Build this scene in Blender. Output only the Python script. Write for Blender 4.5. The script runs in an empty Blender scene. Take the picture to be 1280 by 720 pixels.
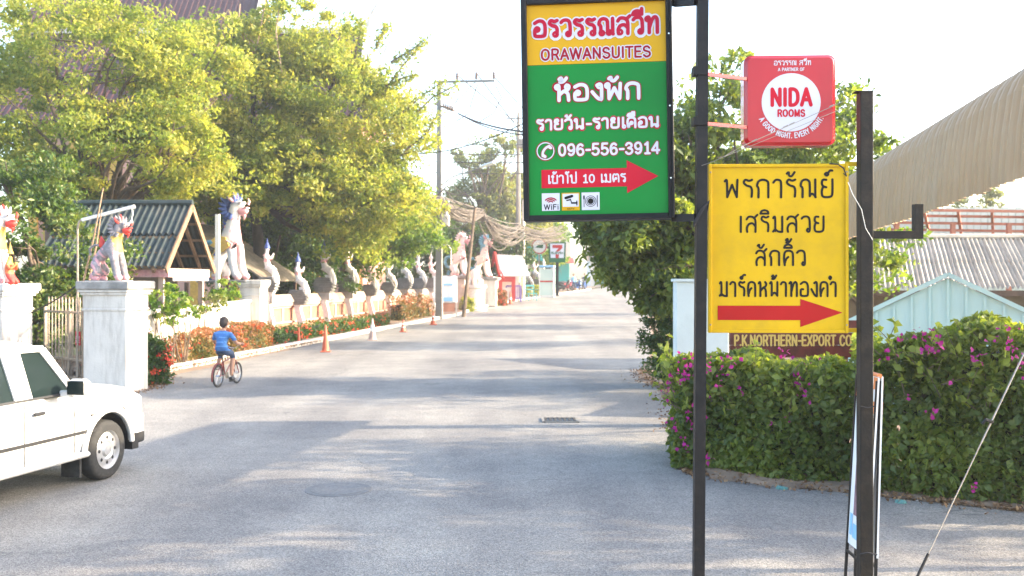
import bpy, bmesh, math, random
import numpy as np
from mathutils import Vector, Matrix, Euler
R = math.radians
PI = math.pi
scene = bpy.context.scene
COL = scene.collection

# ------------------------------------------------------------------ camera
F_PX, CAM_H, HZ = 1244.0, 2.15, 350.0
cam_d = bpy.data.cameras.new('camera'); cam = bpy.data.objects.new('camera', cam_d); COL.objects.link(cam)
cam.location = (0, 0, CAM_H); cam.rotation_euler = (R(90), 0, 0)
cam_d.sensor_width = 36; cam_d.lens = 36 * F_PX / 1280
cam_d.shift_y = -10 / 1280
cam_d.clip_start = 0.05; cam_d.clip_end = 3000
cam_d.dof.use_dof = True; cam_d.dof.focus_distance = 6.6; cam_d.dof.aperture_fstop = 4.0
scene.camera = cam

# ------------------------------------------------------------------ light
SUN_AZ, SUN_EL = R(88), R(21)         # azimuth to the right of the view direction
w = bpy.data.worlds.new("World"); scene.world = w; w.use_nodes = True
nt = w.node_tree; bg = nt.nodes['Background']
sky = nt.nodes.new('ShaderNodeTexSky'); sky.sky_type = 'NISHITA'; sky.sun_disc = False
sky.sun_elevation = SUN_EL; sky.sun_rotation = SUN_AZ
sky.air_density = 1.0; sky.dust_density = 2.2; sky.ozone_density = 1.2
nt.links.new(sky.outputs[0], bg.inputs[0]); bg.inputs[1].default_value = 0.15
sun_d = bpy.data.lights.new('sun', 'SUN'); sun = bpy.data.objects.new('sun', sun_d); COL.objects.link(sun)
sun_d.energy = 2.8; sun_d.angle = R(0.55); sun_d.color = (1.0, 0.83, 0.60)
sd = Vector((math.sin(SUN_AZ) * math.cos(SUN_EL), math.cos(SUN_AZ) * math.cos(SUN_EL), math.sin(SUN_EL)))
sun.rotation_euler = sd.to_track_quat('Z', 'Y').to_euler(); sun.location = sd * 80
scene.view_settings.view_transform = 'Standard'; scene.view_settings.look = 'None'
scene.view_settings.exposure = 2.6; scene.view_settings.gamma = 1
scene.render.engine = 'CYCLES'
scene.cycles.max_bounces = 6; scene.cycles.diffuse_bounces = 3; scene.cycles.transmission_bounces = 4
scene.cycles.volume_bounces = 0
scene.cycles.use_denoising = True

# ------------------------------------------------------------------ helpers
def gz(Y):                                  # the ground rises a little far down the street
    P = [(-100, 0), (62, 0), (68, .06), (73, .3), (76, .5), (82, .85), (92, 1.02), (110, 1.12), (200, 1.15), (3000, 1.15)]
    for (a, za), (b, zb) in zip(P, P[1:]):
        if a <= Y <= b: return za + (zb - za) * (Y - a) / (b - a)
    return 0
def P3(px, py, Y): return Vector(((px - 640) / F_PX * Y, Y, CAM_H - (py - HZ) / F_PX * Y))
def PX(px, Y): return (px - 640) / F_PX * Y
def PZ(py, Y): return CAM_H - (py - HZ) / F_PX * Y
RD = .127
def RX(r, Y): return r + RD * Y
ROADROT = -math.atan(RD)

def tag(o, label=None, cat=None, group=None, kind=None):
    if label: o['label'] = label
    if cat: o['category'] = cat
    if group: o['group'] = group
    if kind: o['kind'] = kind
    return o
def thing(name, label, cat, loc=(0, 0, 0), rz=0, group=None, scale=1):
    o = bpy.data.objects.new(name, None); COL.objects.link(o)
    o.location = loc; o.rotation_euler = (0, 0, rz); o.scale = (scale,) * 3
    o.empty_display_size = .1
    return tag(o, label, cat, group)
KIDS = {}
def link(name, mesh, parent=None):
    o = bpy.data.objects.new(name, mesh); COL.objects.link(o)
    if parent is not None:
        o.parent = parent; KIDS.setdefault(parent.name, []).append(o)
    return o
def copy_tree(o, parent=None):
    c = o.copy(); COL.objects.link(c)
    if parent is not None:
        c.parent = parent; KIDS.setdefault(parent.name, []).append(c)
    for ch in KIDS.get(o.name, []): copy_tree(ch, c)
    return c
def dup(o, loc, rz, label, group=None, scale=None):
    c = copy_tree(o); c.location = loc; c.rotation_euler = (0, 0, rz); c['label'] = label
    if group: c['group'] = group
    if scale: c.scale = (scale,) * 3
    return c

class MB:
    def __init__(s): s.v = []; s.f = []; s.m = []
    def add(s, vs, fs, m=0):
        b = len(s.v); s.v += [tuple(x) for x in vs]; s.f += [tuple(b + i for i in f) for f in fs]; s.m += [m] * len(fs); return s
    def box(s, c, d, rz=0, m=0, rot=None, bev=0):
        hx, hy, hz = d[0] / 2, d[1] / 2, d[2] / 2
        if bev > 0:
            b = min(bev, hx * .9, hy * .9, hz * .9); vs = []
            for sz in (-1, 1):
                for (kx, ky, kz) in ((0, 0, 1), (1, 1, 0)) if sz < 0 else ((1, 1, 0), (0, 0, 1)):
                    # ring of 8
                    x = hx - (b if not kx else 0); y = hy - (b if not ky else 0); z = sz * (hz - (0 if kz else b))
                    if kz: ring = [(x, y - b * .4), (x - b * .4, y), (-x + b * .4, y), (-x, y - b * .4), (-x, -y + b * .4), (-x + b * .4, -y), (x - b * .4, -y), (x, -y + b * .4)]
                    else: ring = [(hx, hy - b), (hx - b, hy), (-hx + b, hy), (-hx, hy - b), (-hx, -hy + b), (-hx + b, -hy), (hx - b, -hy), (hx, -hy + b)]
                    vs += [(p[0], p[1], z) for p in ring]
            fs = [tuple(range(7, -1, -1)), tuple(range(24, 32))]
            for k in range(3):
                for i in range(8):
                    j = (i + 1) % 8; fs.append((k * 8 + i, k * 8 + j, k * 8 + 8 + j, k * 8 + 8 + i))
        else:
            vs = [(x, y, z) for z in (-hz, hz) for x, y in ((-hx, -hy), (hx, -hy), (hx, hy), (-hx, hy))]
            fs = [(3, 2, 1, 0), (4, 5, 6, 7), (0, 1, 5, 4), (1, 2, 6, 5), (2, 3, 7, 6), (3, 0, 4, 7)]
        M = rot if rot is not None else Matrix.Rotation(rz, 3, 'Z'); c = Vector(c)
        return s.add([M @ Vector(v) + c for v in vs], fs, m)
    def beam(s, a, b, wdt, hgt=None, m=0, up=(0, 0, 1)):
        a, b = Vector(a), Vector(b); d = b - a; L = d.length; d.normalize()
        u = Vector(up)
        if abs(d.dot(u)) > .98: u = Vector((0, 1, 0))
        x = d.cross(u).normalized(); z = x.cross(d)
        rot = Matrix((x, d, z)).transposed()
        return s.box((a + b) / 2, (wdt, L, hgt or wdt), rot=rot, m=m)
    def tube(s, pts, r, n=8, m=0, cap=True):
        pts = [Vector(p) for p in pts]; k = len(pts)
        if not isinstance(r, (list, tuple)): r = [r] * k
        b = len(s.v); ref = None
        for i, p in enumerate(pts):
            t = (pts[min(i + 1, k - 1)] - pts[max(i - 1, 0)]).normalized()
            if ref is None:
                ref = Vector((0, 0, 1)) if abs(t.z) < .9 else Vector((1, 0, 0))
            x = (ref - t * ref.dot(t))
            if x.length < 1e-5: x = Vector((0, 1, 0)) - t * t.y
            x.normalize(); y = t.cross(x); ref = x
            for j in range(n):
                a = 2 * PI * j / n; s.v.append(tuple(p + (x * math.cos(a) + y * math.sin(a)) * r[i]))
        for i in range(k - 1):
            for j in range(n):
                q = (j + 1) % n; s.f.append((b + i * n + j, b + i * n + q, b + i * n + n + q, b + i * n + n + j)); s.m.append(m)
        if cap:
            s.f.append(tuple(b + j for j in range(n - 1, -1, -1))); s.f.append(tuple(b + (k - 1) * n + j for j in range(n))); s.m += [m, m]
        return s
    def lathe(s, prof, c=(0, 0, 0), n=16, m=0, sx=1, sy=1, sq=0):
        b = len(s.v); c = Vector(c)
        for r_, z in prof:
            for j in range(n):
                a = 2 * PI * (j + .5) / n; s.v.append((c.x + r_ * sx * math.cos(a), c.y + r_ * sy * math.sin(a), c.z + z))
        for i in range(len(prof) - 1):
            for j in range(n):
                q = (j + 1) % n; s.f.append((b + i * n + j, b + i * n + q, b + i * n + n + q, b + i * n + n + j)); s.m.append(m)
        s.f.append(tuple(b + j for j in range(n - 1, -1, -1))); s.f.append(tuple(b + (len(prof) - 1) * n + j for j in range(n))); s.m += [m, m]
        return s
    def ball(s, c, r, n=10, m=0):
        if not isinstance(r, (tuple, list)): r = (r, r, r)
        k = max(4, n // 2); prof = []
        b = len(s.v); c = Vector(c)
        for i in range(k + 1):
            t = PI * (i + .0) / k; t = min(max(t, .05), PI - .05)
            for j in range(n):
                a = 2 * PI * j / n; s.v.append((c.x + r[0] * math.sin(t) * math.cos(a), c.y + r[1] * math.sin(t) * math.sin(a), c.z - r[2] * math.cos(t)))
        for i in range(k):
            for j in range(n):
                q = (j + 1) % n; s.f.append((b + i * n + j, b + i * n + q, b + i * n + n + q, b + i * n + n + j)); s.m.append(m)
        s.f.append(tuple(b + j for j in range(n - 1, -1, -1))); s.f.append(tuple(b + k * n + j for j in range(n))); s.m += [m, m]
        return s
    def prism(s, poly, o, ux, uy, un, t, m=0):       # poly in (ux,uy) plane, extruded along un by t
        o, ux, uy, un = Vector(o), Vector(ux), Vector(uy), Vector(un); n = len(poly)
        A = [o + ux * p[0] + uy * p[1] for p in poly]; B = [a + un * t for a in A]
        fs = [tuple(range(n)), tuple(range(2 * n - 1, n - 1, -1))]
        for i in range(n):
            j = (i + 1) % n; fs.append((j, i, i + n, j + n))
        return s.add(A + B, fs, m)
    def mesh(s, name, mats, smooth=False, fix=True):
        me = bpy.data.meshes.new(name); me.from_pydata(s.v, [], s.f)
        for m_ in (mats if isinstance(mats, (list, tuple)) else [mats]): me.materials.append(m_)
        if any(s.m): me.polygons.foreach_set('material_index', s.m)
        if smooth is not False:
            me.polygons.foreach_set('use_smooth', [True] * len(s.f))
            me.update()
            try: me.set_sharp_from_angle(angle=R(35 if smooth is True else smooth))
            except Exception: pass
        if fix:
            bm = bmesh.new(); bm.from_mesh(me); bmesh.ops.recalc_face_normals(bm, faces=bm.faces); bm.to_mesh(me); bm.free()
        me.update(); return me
    def build(s, name, mats, parent=None, smooth=False, fix=True):
        return link(name, s.mesh(name, mats, smooth, fix), parent)

# ------------------------------------------------------------------ materials
def mat(name, col, rough=.7, metal=0, var=.0, scale=6, bump=0, bscale=40, spec=.5, coat=0, dirt=None, dirt_amt=.5, dirt_scale=1.5, emit=None, trans=0, streak=False):
    m = bpy.data.materials.new(name); m.use_nodes = True; n = m.node_tree.nodes; L = m.node_tree.links
    b = n['Principled BSDF']; b.inputs['Roughness'].default_value = rough; b.inputs['Metallic'].default_value = metal
    b.inputs['Specular IOR Level'].default_value = spec; b.inputs['Coat Weight'].default_value = coat
    b.inputs['Base Color'].default_value = (*col, 1)
    tc = n.new('ShaderNodeTexCoord'); src = tc.outputs['Object']; cur = None
    if var > 0:
        nz = n.new('ShaderNodeTexNoise'); nz.inputs['Scale'].default_value = scale; nz.inputs['Detail'].default_value = 6; L.new(src, nz.inputs['Vector'])
        r = n.new('ShaderNodeValToRGB'); r.color_ramp.elements[0].position = .3; r.color_ramp.elements[1].position = .7
        r.color_ramp.elements[0].color = (*[max(0, c * (1 - var)) for c in col], 1); r.color_ramp.elements[1].color = (*[min(1, c * (1 + var * .6)) for c in col], 1)
        L.new(nz.outputs['Fac'], r.inputs[0]); cur = r.outputs[0]
    if dirt is not None:
        nz = n.new('ShaderNodeTexNoise'); nz.inputs['Scale'].default_value = dirt_scale; nz.inputs['Detail'].default_value = 9; nz.inputs['Roughness'].default_value = .7
        if streak:
            mp = n.new('ShaderNodeMapping'); mp.inputs['Scale'].default_value = (3.2, 3.2, .45); L.new(src, mp.inputs['Vector']); L.new(mp.outputs[0], nz.inputs['Vector'])
        else: L.new(src, nz.inputs['Vector'])
        r = n.new('ShaderNodeValToRGB'); r.color_ramp.elements[0].position = .48; r.color_ramp.elements[1].position = .75
        r.color_ramp.elements[0].color = (0, 0, 0, 1); r.color_ramp.elements[1].color = (dirt_amt,) * 3 + (1,)
        L.new(nz.outputs['Fac'], r.inputs[0])
        mx = n.new('ShaderNodeMixRGB'); L.new(r.outputs[0], mx.inputs[0])
        if cur is not None: L.new(cur, mx.inputs[1])
        else: mx.inputs[1].default_value = (*col, 1)
        mx.inputs[2].default_value = (*dirt, 1); cur = mx.outputs[0]
    if cur is not None: L.new(cur, b.inputs['Base Color'])
    if bump > 0:
        nz = n.new('ShaderNodeTexNoise'); nz.inputs['Scale'].default_value = bscale; nz.inputs['Detail'].default_value = 5; L.new(src, nz.inputs['Vector'])
        bp = n.new('ShaderNodeBump'); bp.inputs['Strength'].default_value = bump; bp.inputs['Distance'].default_value = .02; L.new(nz.outputs['Fac'], bp.inputs['Height']); L.new(bp.outputs[0], b.inputs['Normal'])
    if emit: b.inputs['Emission Color'].default_value = (*emit[0], 1); b.inputs['Emission Strength'].default_value = emit[1]
    if trans: b.inputs['Transmission Weight'].default_value = trans
    return m

def leaf_mat(name, cols, trans=.38, rough=.45, tcol=None):
    m = bpy.data.materials.new(name); m.use_nodes = True; n = m.node_tree.nodes; L = m.node_tree.links
    n.remove(n['Principled BSDF']); out = n['Material Output']
    at = n.new('ShaderNodeAttribute'); at.attribute_name = 'tint'
    r = n.new('ShaderNodeValToRGB'); cr = r.color_ramp
    while len(cr.elements) < len(cols): cr.elements.new(.5)
    for i, c in enumerate(cols):
        cr.elements[i].position = i / (len(cols) - 1); cr.elements[i].color = (*c, 1)
    L.new(at.outputs['Fac'], r.inputs[0])
    pb = n.new('ShaderNodeBsdfPrincipled'); pb.inputs['Roughness'].default_value = rough; pb.inputs['Specular IOR Level'].default_value = .35
    L.new(r.outputs[0], pb.inputs['Base Color'])
    tr = n.new('ShaderNodeBsdfTranslucent')
    g = n.new('ShaderNodeMixRGB'); g.blend_type = 'MULTIPLY'; g.inputs[0].default_value = 1; g.inputs[2].default_value = (*(tcol or (1.9, 1.9, .55)), 1)
    L.new(r.outputs[0], g.inputs[1]); L.new(g.outputs[0], tr.inputs['Color'])
    mx = n.new('ShaderNodeMixShader'); mx.inputs[0].default_value = trans
    L.new(pb.outputs[0], mx.inputs[1]); L.new(tr.outputs[0], mx.inputs[2]); L.new(mx.outputs[0], out.inputs['Surface'])
    return m

M = {}
M['black_metal'] = mat('black_metal', (.007, .007, .009), .5, 0, .3, 12, .1, 60, spec=.25, dirt=(.035, .028, .022), dirt_amt=.5, dirt_scale=9)
M['dark_post'] = mat('dark_post', (.010, .008, .007), .55, 0, .3, 10, .15, 50, spec=.25, dirt=(.06, .04, .025), dirt_amt=.5, dirt_scale=9)
M['sign_yellow'] = mat('sign_yellow', (.60, .36, .004), .55, 0, .1, 3, spec=.2, dirt=(.36, .24, .02), dirt_amt=.45, dirt_scale=5)
M['sign_amber'] = mat('sign_amber', (.62, .33, .004), .4, 0, .05, 3, spec=.2)
M['sign_green'] = mat('sign_green', (.002, .20, .028), .4, 0, .12, 2, spec=.2)
M['ink_red'] = mat('ink_red', (.30, .001, .015), .5, spec=.2)
M['ink_pinkred'] = mat('ink_pinkred', (.42, .003, .03), .5, spec=.2)
M['ink_brightred'] = mat('ink_brightred', (.52, .006, .025), .5, spec=.2)
M['arrow_red'] = mat('arrow_red', (.38, .008, .008), .6, 0, .1, 4, spec=.2)
M['ink_white'] = mat('ink_white', (.62, .6, .66), .5, spec=.2)
M['ink_black'] = mat('ink_black', (.014, .012, .012), .6, spec=.15)
M['ink_gold'] = mat('ink_gold', (.62, .40, .10), .5)
M['sign_red'] = mat('sign_red', (.48, .006, .012), .15, 0, .12, 2.5, spec=.3, coat=.35)
M['maroon_board'] = mat('maroon_board', (.13, .018, .012), .4, 0, .5, 7)
M['white_paint'] = mat('white_paint', (.58, .54, .49), .75, 0, .08, 3, .25, 30, dirt=(.26, .22, .18), dirt_amt=.85, dirt_scale=1.6, streak=True)
M['grey_cap'] = mat('grey_cap', (.30, .285, .27), .85, 0, .3, 5, .3, 30, dirt=(.10, .10, .09), dirt_amt=.9, dirt_scale=2.2)
M['dark_cap'] = mat('dark_cap', (.16, .155, .15), .9, 0, .35, 4, .4, 25, dirt=(.04, .04, .04), dirt_amt=.8, dirt_scale=3)
M['cream_wall'] = mat('cream_wall', (.74, .68, .6), .8, 0, .1, 2, .2, 30, dirt=(.5, .38, .28), dirt_amt=.4)
M['terracotta'] = mat('terracotta', (.38, .17, .11), .85, 0, .2, 3, .2, 30, dirt=(.3, .2, .15), dirt_amt=.5)
M['pink_rail'] = mat('pink_rail', (.46, .34, .28), .8, 0, .15, 3, .2, 30, dirt=(.35, .25, .2), dirt_amt=.5, dirt_scale=2)
M['pink_wall'] = mat('pink_wall', (.60, .34, .27), .8, 0, .1, 1, .1, 20, dirt=(.45, .25, .18), dirt_amt=.3)
M['gold'] = mat('gold', (.55, .32, .06), .45, .3, .25, 6)
M['roof_purple'] = mat('roof_purple', (.06, .022, .024), .6, 0, .2, 6)
M['roof_green'] = mat('roof_green', (.018, .032, .030), .6, 0, .35, 3, .2, 20, dirt=(.10, .09, .075), dirt_amt=.5, dirt_scale=1.2)
M['wood'] = mat('wood', (.26, .16, .09), .75, 0, .35, 4, .2, 20)
M['dark_wood'] = mat('dark_wood', (.09, .05, .035), .8, 0, .4, 4)
M['thatch'] = mat('thatch', (.24, .2, .15), .9, 0, .4, 5, .4, 20)
M['asb_roof'] = mat('asb_roof', (.46, .40, .33), .85, 0, .2, 2, .2, 15, dirt=(.2, .15, .11), dirt_amt=.6, dirt_scale=.8)
M['awning'] = mat('awning', (.37, .225, .105), .5, 0, .08, 3, 0, 10, dirt=(.34, .27, .18), dirt_amt=.4, dirt_scale=1.2)
M['aqua'] = mat('aqua', (.48, .66, .63), .6, 0, .06, 3, dirt=(.4, .5, .45), dirt_amt=.3)
M['red_steel'] = mat('red_steel', (.42, .13, .07), .6, 0, .2, 3)
M['pale_panel'] = mat('pale_panel', (.50, .54, .48), .6, 0, .1, 2)
M['brown_wall'] = mat('brown_wall', (.16, .12, .08), .9, 0, .3, 3)
M['pale_wall'] = mat('pale_wall', (.60, .65, .63), .8, 0, .06, 2, .15, 30, dirt=(.42, .45, .42), dirt_amt=.35)
M['concrete'] = mat('concrete', (.22, .205, .185), .9, 0, .2, 3, .3, 25, dirt=(.18, .17, .15), dirt_amt=.6)
M['steel'] = mat('steel', (.32, .29, .25), .5, .5, .3, 8, dirt=(.2, .1, .05), dirt_amt=.5, dirt_scale=4)
M['cable'] = mat('cable', (.12, .10, .085), .8)
M['wire'] = mat('wire', (.03, .03, .035), .7, spec=.2)
M['car_white'] = mat('car_white', (.62, .62, .61), .3, 0, .03, 2, coat=.4, dirt=(.62, .6, .56), dirt_amt=.25, dirt_scale=1.6)
M['rubber'] = mat('rubber', (.025, .025, .025), .85, 0, .3, 20, .2, 80, dirt=(.12, .11, .1), dirt_amt=.4, dirt_scale=6)
M['plastic_black'] = mat('plastic_black', (.02, .02, .022), .5, 0, .2, 10)
M['rim'] = mat('rim', (.55, .55, .56), .35, .6, .2, 9, dirt=(.25, .23, .2), dirt_amt=.5, dirt_scale=7)
M['chrome'] = mat('chrome', (.6, .6, .6), .18, 1)
M['glass_dark'] = mat('glass_dark', (.012, .02, .02), .08, 0, 0, spec=.12)
M['lamp_red'] = mat('lamp_red', (.5, .02, .02), .2, coat=.6)
M['lamp_amber'] = mat('lamp_amber', (.6, .22, .02), .2, coat=.6)
M['lamp_clear'] = mat('lamp_clear', (.5, .5, .5), .1, .3, coat=1)
M['cone_orange'] = mat('cone_orange', (.50, .10, .045), .6, 0, .12, 8, dirt=(.35, .16, .1), dirt_amt=.5, dirt_scale=6)
M['cone_grey'] = mat('cone_grey', (.42, .30, .26), .7, 0, .3, 8, dirt=(.55, .5, .46), dirt_amt=.6, dirt_scale=5)
M['cone_white'] = mat('cone_white', (.7, .68, .65), .6)
M['skin'] = mat('skin', (.42, .22, .14), .55, 0, .08, 10)
M['hair'] = mat('hair', (.035, .022, .016), .6, 0, .3, 60, .3, 150)
M['shirt_blue'] = mat('shirt_blue', (.045, .16, .42), .85, 0, .2, 14, .3, 60)
M['shirt_stripe'] = mat('shirt_stripe', (.12, .28, .58), .85)
M['shorts'] = mat('shorts', (.05, .075, .14), .85, 0, .2, 14, .3, 60)
M['shoe'] = mat('shoe', (.03, .03, .035), .6)
M['bike_red'] = mat('bike_red', (.16, .02, .02), .3, .2, coat=.5)
M['statue_white'] = mat('statue_white', (.60, .57, .56), .7, 0, .1, 12, .45, 45, dirt=(.45, .34, .36), dirt_amt=.6, dirt_scale=9)
M['statue_cream'] = mat('statue_cream', (.68, .62, .55), .7, 0, .15, 12, .4, 45, dirt=(.35, .28, .26), dirt_amt=.5, dirt_scale=7)
M['statue_pink'] = mat('statue_pink', (.62, .30, .32), .7, 0, .2, 14, .4, 45, dirt=(.7, .6, .58), dirt_amt=.7, dirt_scale=10)
M['statue_grey'] = mat('statue_grey', (.22, .20, .21), .8, 0, .3, 12, .5, 40, dirt=(.62, .5, .5), dirt_amt=.7, dirt_scale=9)
M['statue_red'] = mat('statue_red', (.6, .05, .035), .6, 0, .2, 12, .3, 40)
M['statue_orange'] = mat('statue_orange', (.72, .16, .05), .6, 0, .2, 12, .3, 40)
M['statue_gold'] = mat('statue_gold', (.62, .38, .08), .6, 0, .2, 12, .3, 40)
M['statue_blue'] = mat('statue_blue', (.06, .10, .30), .6, 0, .3, 12, .3, 40)
M['statue_teal'] = mat('statue_teal', (.12, .32, .42), .6, 0, .3, 12, .3, 40)
M['kerb_white'] = mat('kerb_white', (.44, .41, .37), .85, 0, .15, 4, .35, 25, dirt=(.28, .24, .2), dirt_amt=.8, dirt_scale=3)
M['iron'] = mat('iron', (.07, .06, .05), .7, .5, .4, 9)
M['gate_paint'] = mat('gate_paint', (.36, .30, .24), .55, .4, .3, 8, dirt=(.2, .1, .06), dirt_amt=.6, dirt_scale=5)
M['bamboo'] = mat('bamboo', (.36, .24, .15), .7, 0, .3, 8)
M['lamp_white'] = mat('lamp_white', (.75, .74, .7), .4)
M['teal_cloth'] = mat('teal_cloth', (.10, .25, .23), .8, 0, .2, 20)
M['purple_plastic'] = mat('purple_plastic', (.16, .10, .42), .5)
M['green_plastic'] = mat('green_plastic', (.05, .25, .27), .5)
M['seven_green'] = mat('seven_green', (.0, .10, .03), .5, spec=.2)
M['seven_orange'] = mat('seven_orange', (.75, .2, .02), .4)
M['seven_red'] = mat('seven_red', (.42, .006, .006), .5, spec=.2)
M['banner_white'] = mat('banner_white', (.76, .76, .76), .6, 0, .04, 4)
M['banner_blue'] = mat('banner_blue', (.25, .5, .75), .6)
M['banner_orange'] = mat('banner_orange', (.75, .22, .06), .5)
M['banner_photo'] = mat('banner_photo', (.26, .14, .17), .5, 0, .7, 9)
M['bark'] = mat('bark', (.14, .10, .07), .9, 0, .4, 6, .5, 20)
M['bark_dark'] = mat('bark_dark', (.06, .045, .035), .9, 0, .4, 6, .5, 20)
M['red_shrine'] = mat('red_shrine', (.55, .06, .05), .6, 0, .1, 4)
M['shop_teal'] = mat('shop_teal', (.05, .38, .36), .5)
M['moto_blue'] = mat('moto_blue', (.04, .12, .38), .35, coat=.5)
M['moto_red'] = mat('moto_red', (.35, .03, .04), .35, coat=.5)
M['navy_cloth'] = mat('navy_cloth', (.03, .04, .12), .85)
M['petal'] = leaf_mat('petal', [(.30, .008, .14), (.46, .02, .24)], .35, .6, (1.3, 1.0, 1.3))
M['petal_red'] = leaf_mat('petal_red', [(.60, .03, .03), (.75, .14, .06)], .3, .6, (1.3, 1.0, .8))
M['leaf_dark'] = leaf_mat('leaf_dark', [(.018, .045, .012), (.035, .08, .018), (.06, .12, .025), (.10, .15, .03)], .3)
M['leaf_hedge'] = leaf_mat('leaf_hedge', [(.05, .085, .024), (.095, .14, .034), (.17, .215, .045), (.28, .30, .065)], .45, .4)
M['leaf_glossy'] = leaf_mat('leaf_glossy', [(.03, .065, .015), (.06, .11, .02), (.11, .16, .035), (.17, .17, .06)], .35, .35)
M['leaf_yellow'] = leaf_mat('leaf_yellow', [(.12, .17, .03), (.20, .245, .045), (.31, .32, .06), (.42, .37, .09)], .54, tcol=(1.65, 1.65, .85))
M['leaf_lime'] = leaf_mat('leaf_lime', [(.06, .12, .02), (.10, .18, .03), (.16, .23, .04), (.25, .29, .06)], .48)
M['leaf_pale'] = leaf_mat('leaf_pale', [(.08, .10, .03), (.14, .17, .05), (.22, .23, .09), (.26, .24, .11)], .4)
M['leaf_orange'] = leaf_mat('leaf_orange', [(.05, .09, .02), (.15, .14, .04), (.30, .16, .07), (.36, .13, .07)], .3, tcol=(1.5, 1.2, .6))
M['dry_leaf'] = leaf_mat('dry_leaf', [(.10, .055, .03), (.22, .12, .06), (.34, .22, .12)], .15, .8, (1, .9, .7))
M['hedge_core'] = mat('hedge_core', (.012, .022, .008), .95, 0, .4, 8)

def ground_mats():
    # asphalt
    m = bpy.data.materials.new('asphalt'); m.use_nodes = True; n = m.node_tree.nodes; L = m.node_tree.links; b = n['Principled BSDF']
    tc = n.new('ShaderNodeTexCoord'); o = tc.outputs['Object']
    def noise(sc, det=5, rough=.6, vec=None):
        z = n.new('ShaderNodeTexNoise'); z.inputs['Scale'].default_value = sc; z.inputs['Detail'].default_value = det; z.inputs['Roughness'].default_value = rough
        L.new(vec or o, z.inputs['Vector']); return z
    def ramp(src, a, ca, b_, cb):
        r = n.new('ShaderNodeValToRGB'); r.color_ramp.elements[0].position = a; r.color_ramp.elements[0].color = (*ca, 1); r.color_ramp.elements[1].position = b_; r.color_ramp.elements[1].color = (*cb, 1); L.new(src, r.inputs[0]); return r
    def mixc(bt, f, a, b_):
        x = n.new('ShaderNodeMixRGB'); x.blend_type = bt
        if isinstance(f, (int, float)): x.inputs[0].default_value = f
        else: L.new(f, x.inputs[0])
        L.new(a, x.inputs[1]); L.new(b_, x.inputs[2]); return x
    agg = n.new('ShaderNodeTexVoronoi'); agg.inputs['Scale'].default_value = 85; L.new(o, agg.inputs['Vector'])
    base = ramp(agg.outputs['Color'], .1, (.165, .154, .142), .9, (.38, .358, .328))
    big = ramp(noise(.22, 5).outputs['Fac'], .35, (.66, .66, .68), .66, (1.12, 1.1, 1.06))
    mid = ramp(noise(1.7, 7, .7).outputs['Fac'], .35, (.85, .85, .86), .65, (1.08, 1.08, 1.06))
    c = mixc('MULTIPLY', 1, base.outputs[0], big.outputs[0]); c = mixc('MULTIPLY', 1, c.outputs[0], mid.outputs[0])
    # tyre-worn bands along the street and dark oil patches
    mp = n.new('ShaderNodeMapping'); mp.inputs['Scale'].default_value = (.9, .05, 1); mp.inputs['Rotation'].default_value = (0, 0, -.127); L.new(o, mp.inputs['Vector'])
    wear = ramp(noise(1, 3, .5, mp.outputs[0]).outputs['Fac'], .4, (.88, .88, .89), .62, (1.06, 1.06, 1.05))
    c = mixc('MULTIPLY', 1, c.outputs[0], wear.outputs[0])
    oil = ramp(noise(.6, 3).outputs['Fac'], .68, (0, 0, 0), .76, (.35, .35, .35)); dk = n.new('ShaderNodeRGB'); dk.outputs[0].default_value = (.09, .088, .085, 1)
    c = mixc('MIX', oil.outputs[0], c.outputs[0], dk.outputs[0])
    # cracks
    dn = noise(1.1, 4); ad = n.new('ShaderNodeVectorMath'); ad.operation = 'ADD'; sc = n.new('ShaderNodeVectorMath'); sc.operation = 'SCALE'; sc.inputs['Scale'].default_value = 1.3
    L.new(dn.outputs['Color'], sc.inputs[0]); L.new(o, ad.inputs[0]); L.new(sc.outputs[0], ad.inputs[1])
    vc = n.new('ShaderNodeTexVoronoi'); vc.feature = 'DISTANCE_TO_EDGE'; vc.inputs['Scale'].default_value = .28; L.new(ad.outputs[0], vc.inputs['Vector'])
    cr = ramp(vc.outputs['Distance'], .002, (.6, .6, .6), .006, (0, 0, 0)); gate = ramp(noise(.35, 2).outputs['Fac'], .5, (0, 0, 0), .6, (1, 1, 1))
    g = mixc('MULTIPLY', 1, cr.outputs[0], gate.outputs[0]); c = mixc('MIX', g.outputs[0], c.outputs[0], dk.outputs[0])
    L.new(c.outputs[0], b.inputs['Base Color']); b.inputs['Roughness'].default_value = .82; b.inputs['Specular IOR Level'].default_value = .35
    bp = n.new('ShaderNodeBump'); bp.inputs['Strength'].default_value = .5; bp.inputs['Distance'].default_value = .008; L.new(agg.outputs['Distance'], bp.inputs['Height']); L.new(bp.outputs[0], b.inputs['Normal'])
    M['asphalt'] = m
    M['dark_patch'] = mat('dark_patch', (.15, .148, .146), .8, 0, .3, 14, .4, 90)
    M['patch'] = mat('patch', (.17, .165, .16), .85, 0, .25, 30, .4, 90)
    M['dirt'] = mat('dirt', (.25, .17, .115), .95, 0, .35, 2.5, .5, 30, dirt=(.14, .10, .07), dirt_amt=.8, dirt_scale=6)
    M['grass_ground'] = mat('grass_ground', (.07, .09, .035), .95, 0, .4, 1.5, .5, 30, dirt=(.2, .14, .09), dirt_amt=.7, dirt_scale=.8)
ground_mats()

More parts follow.
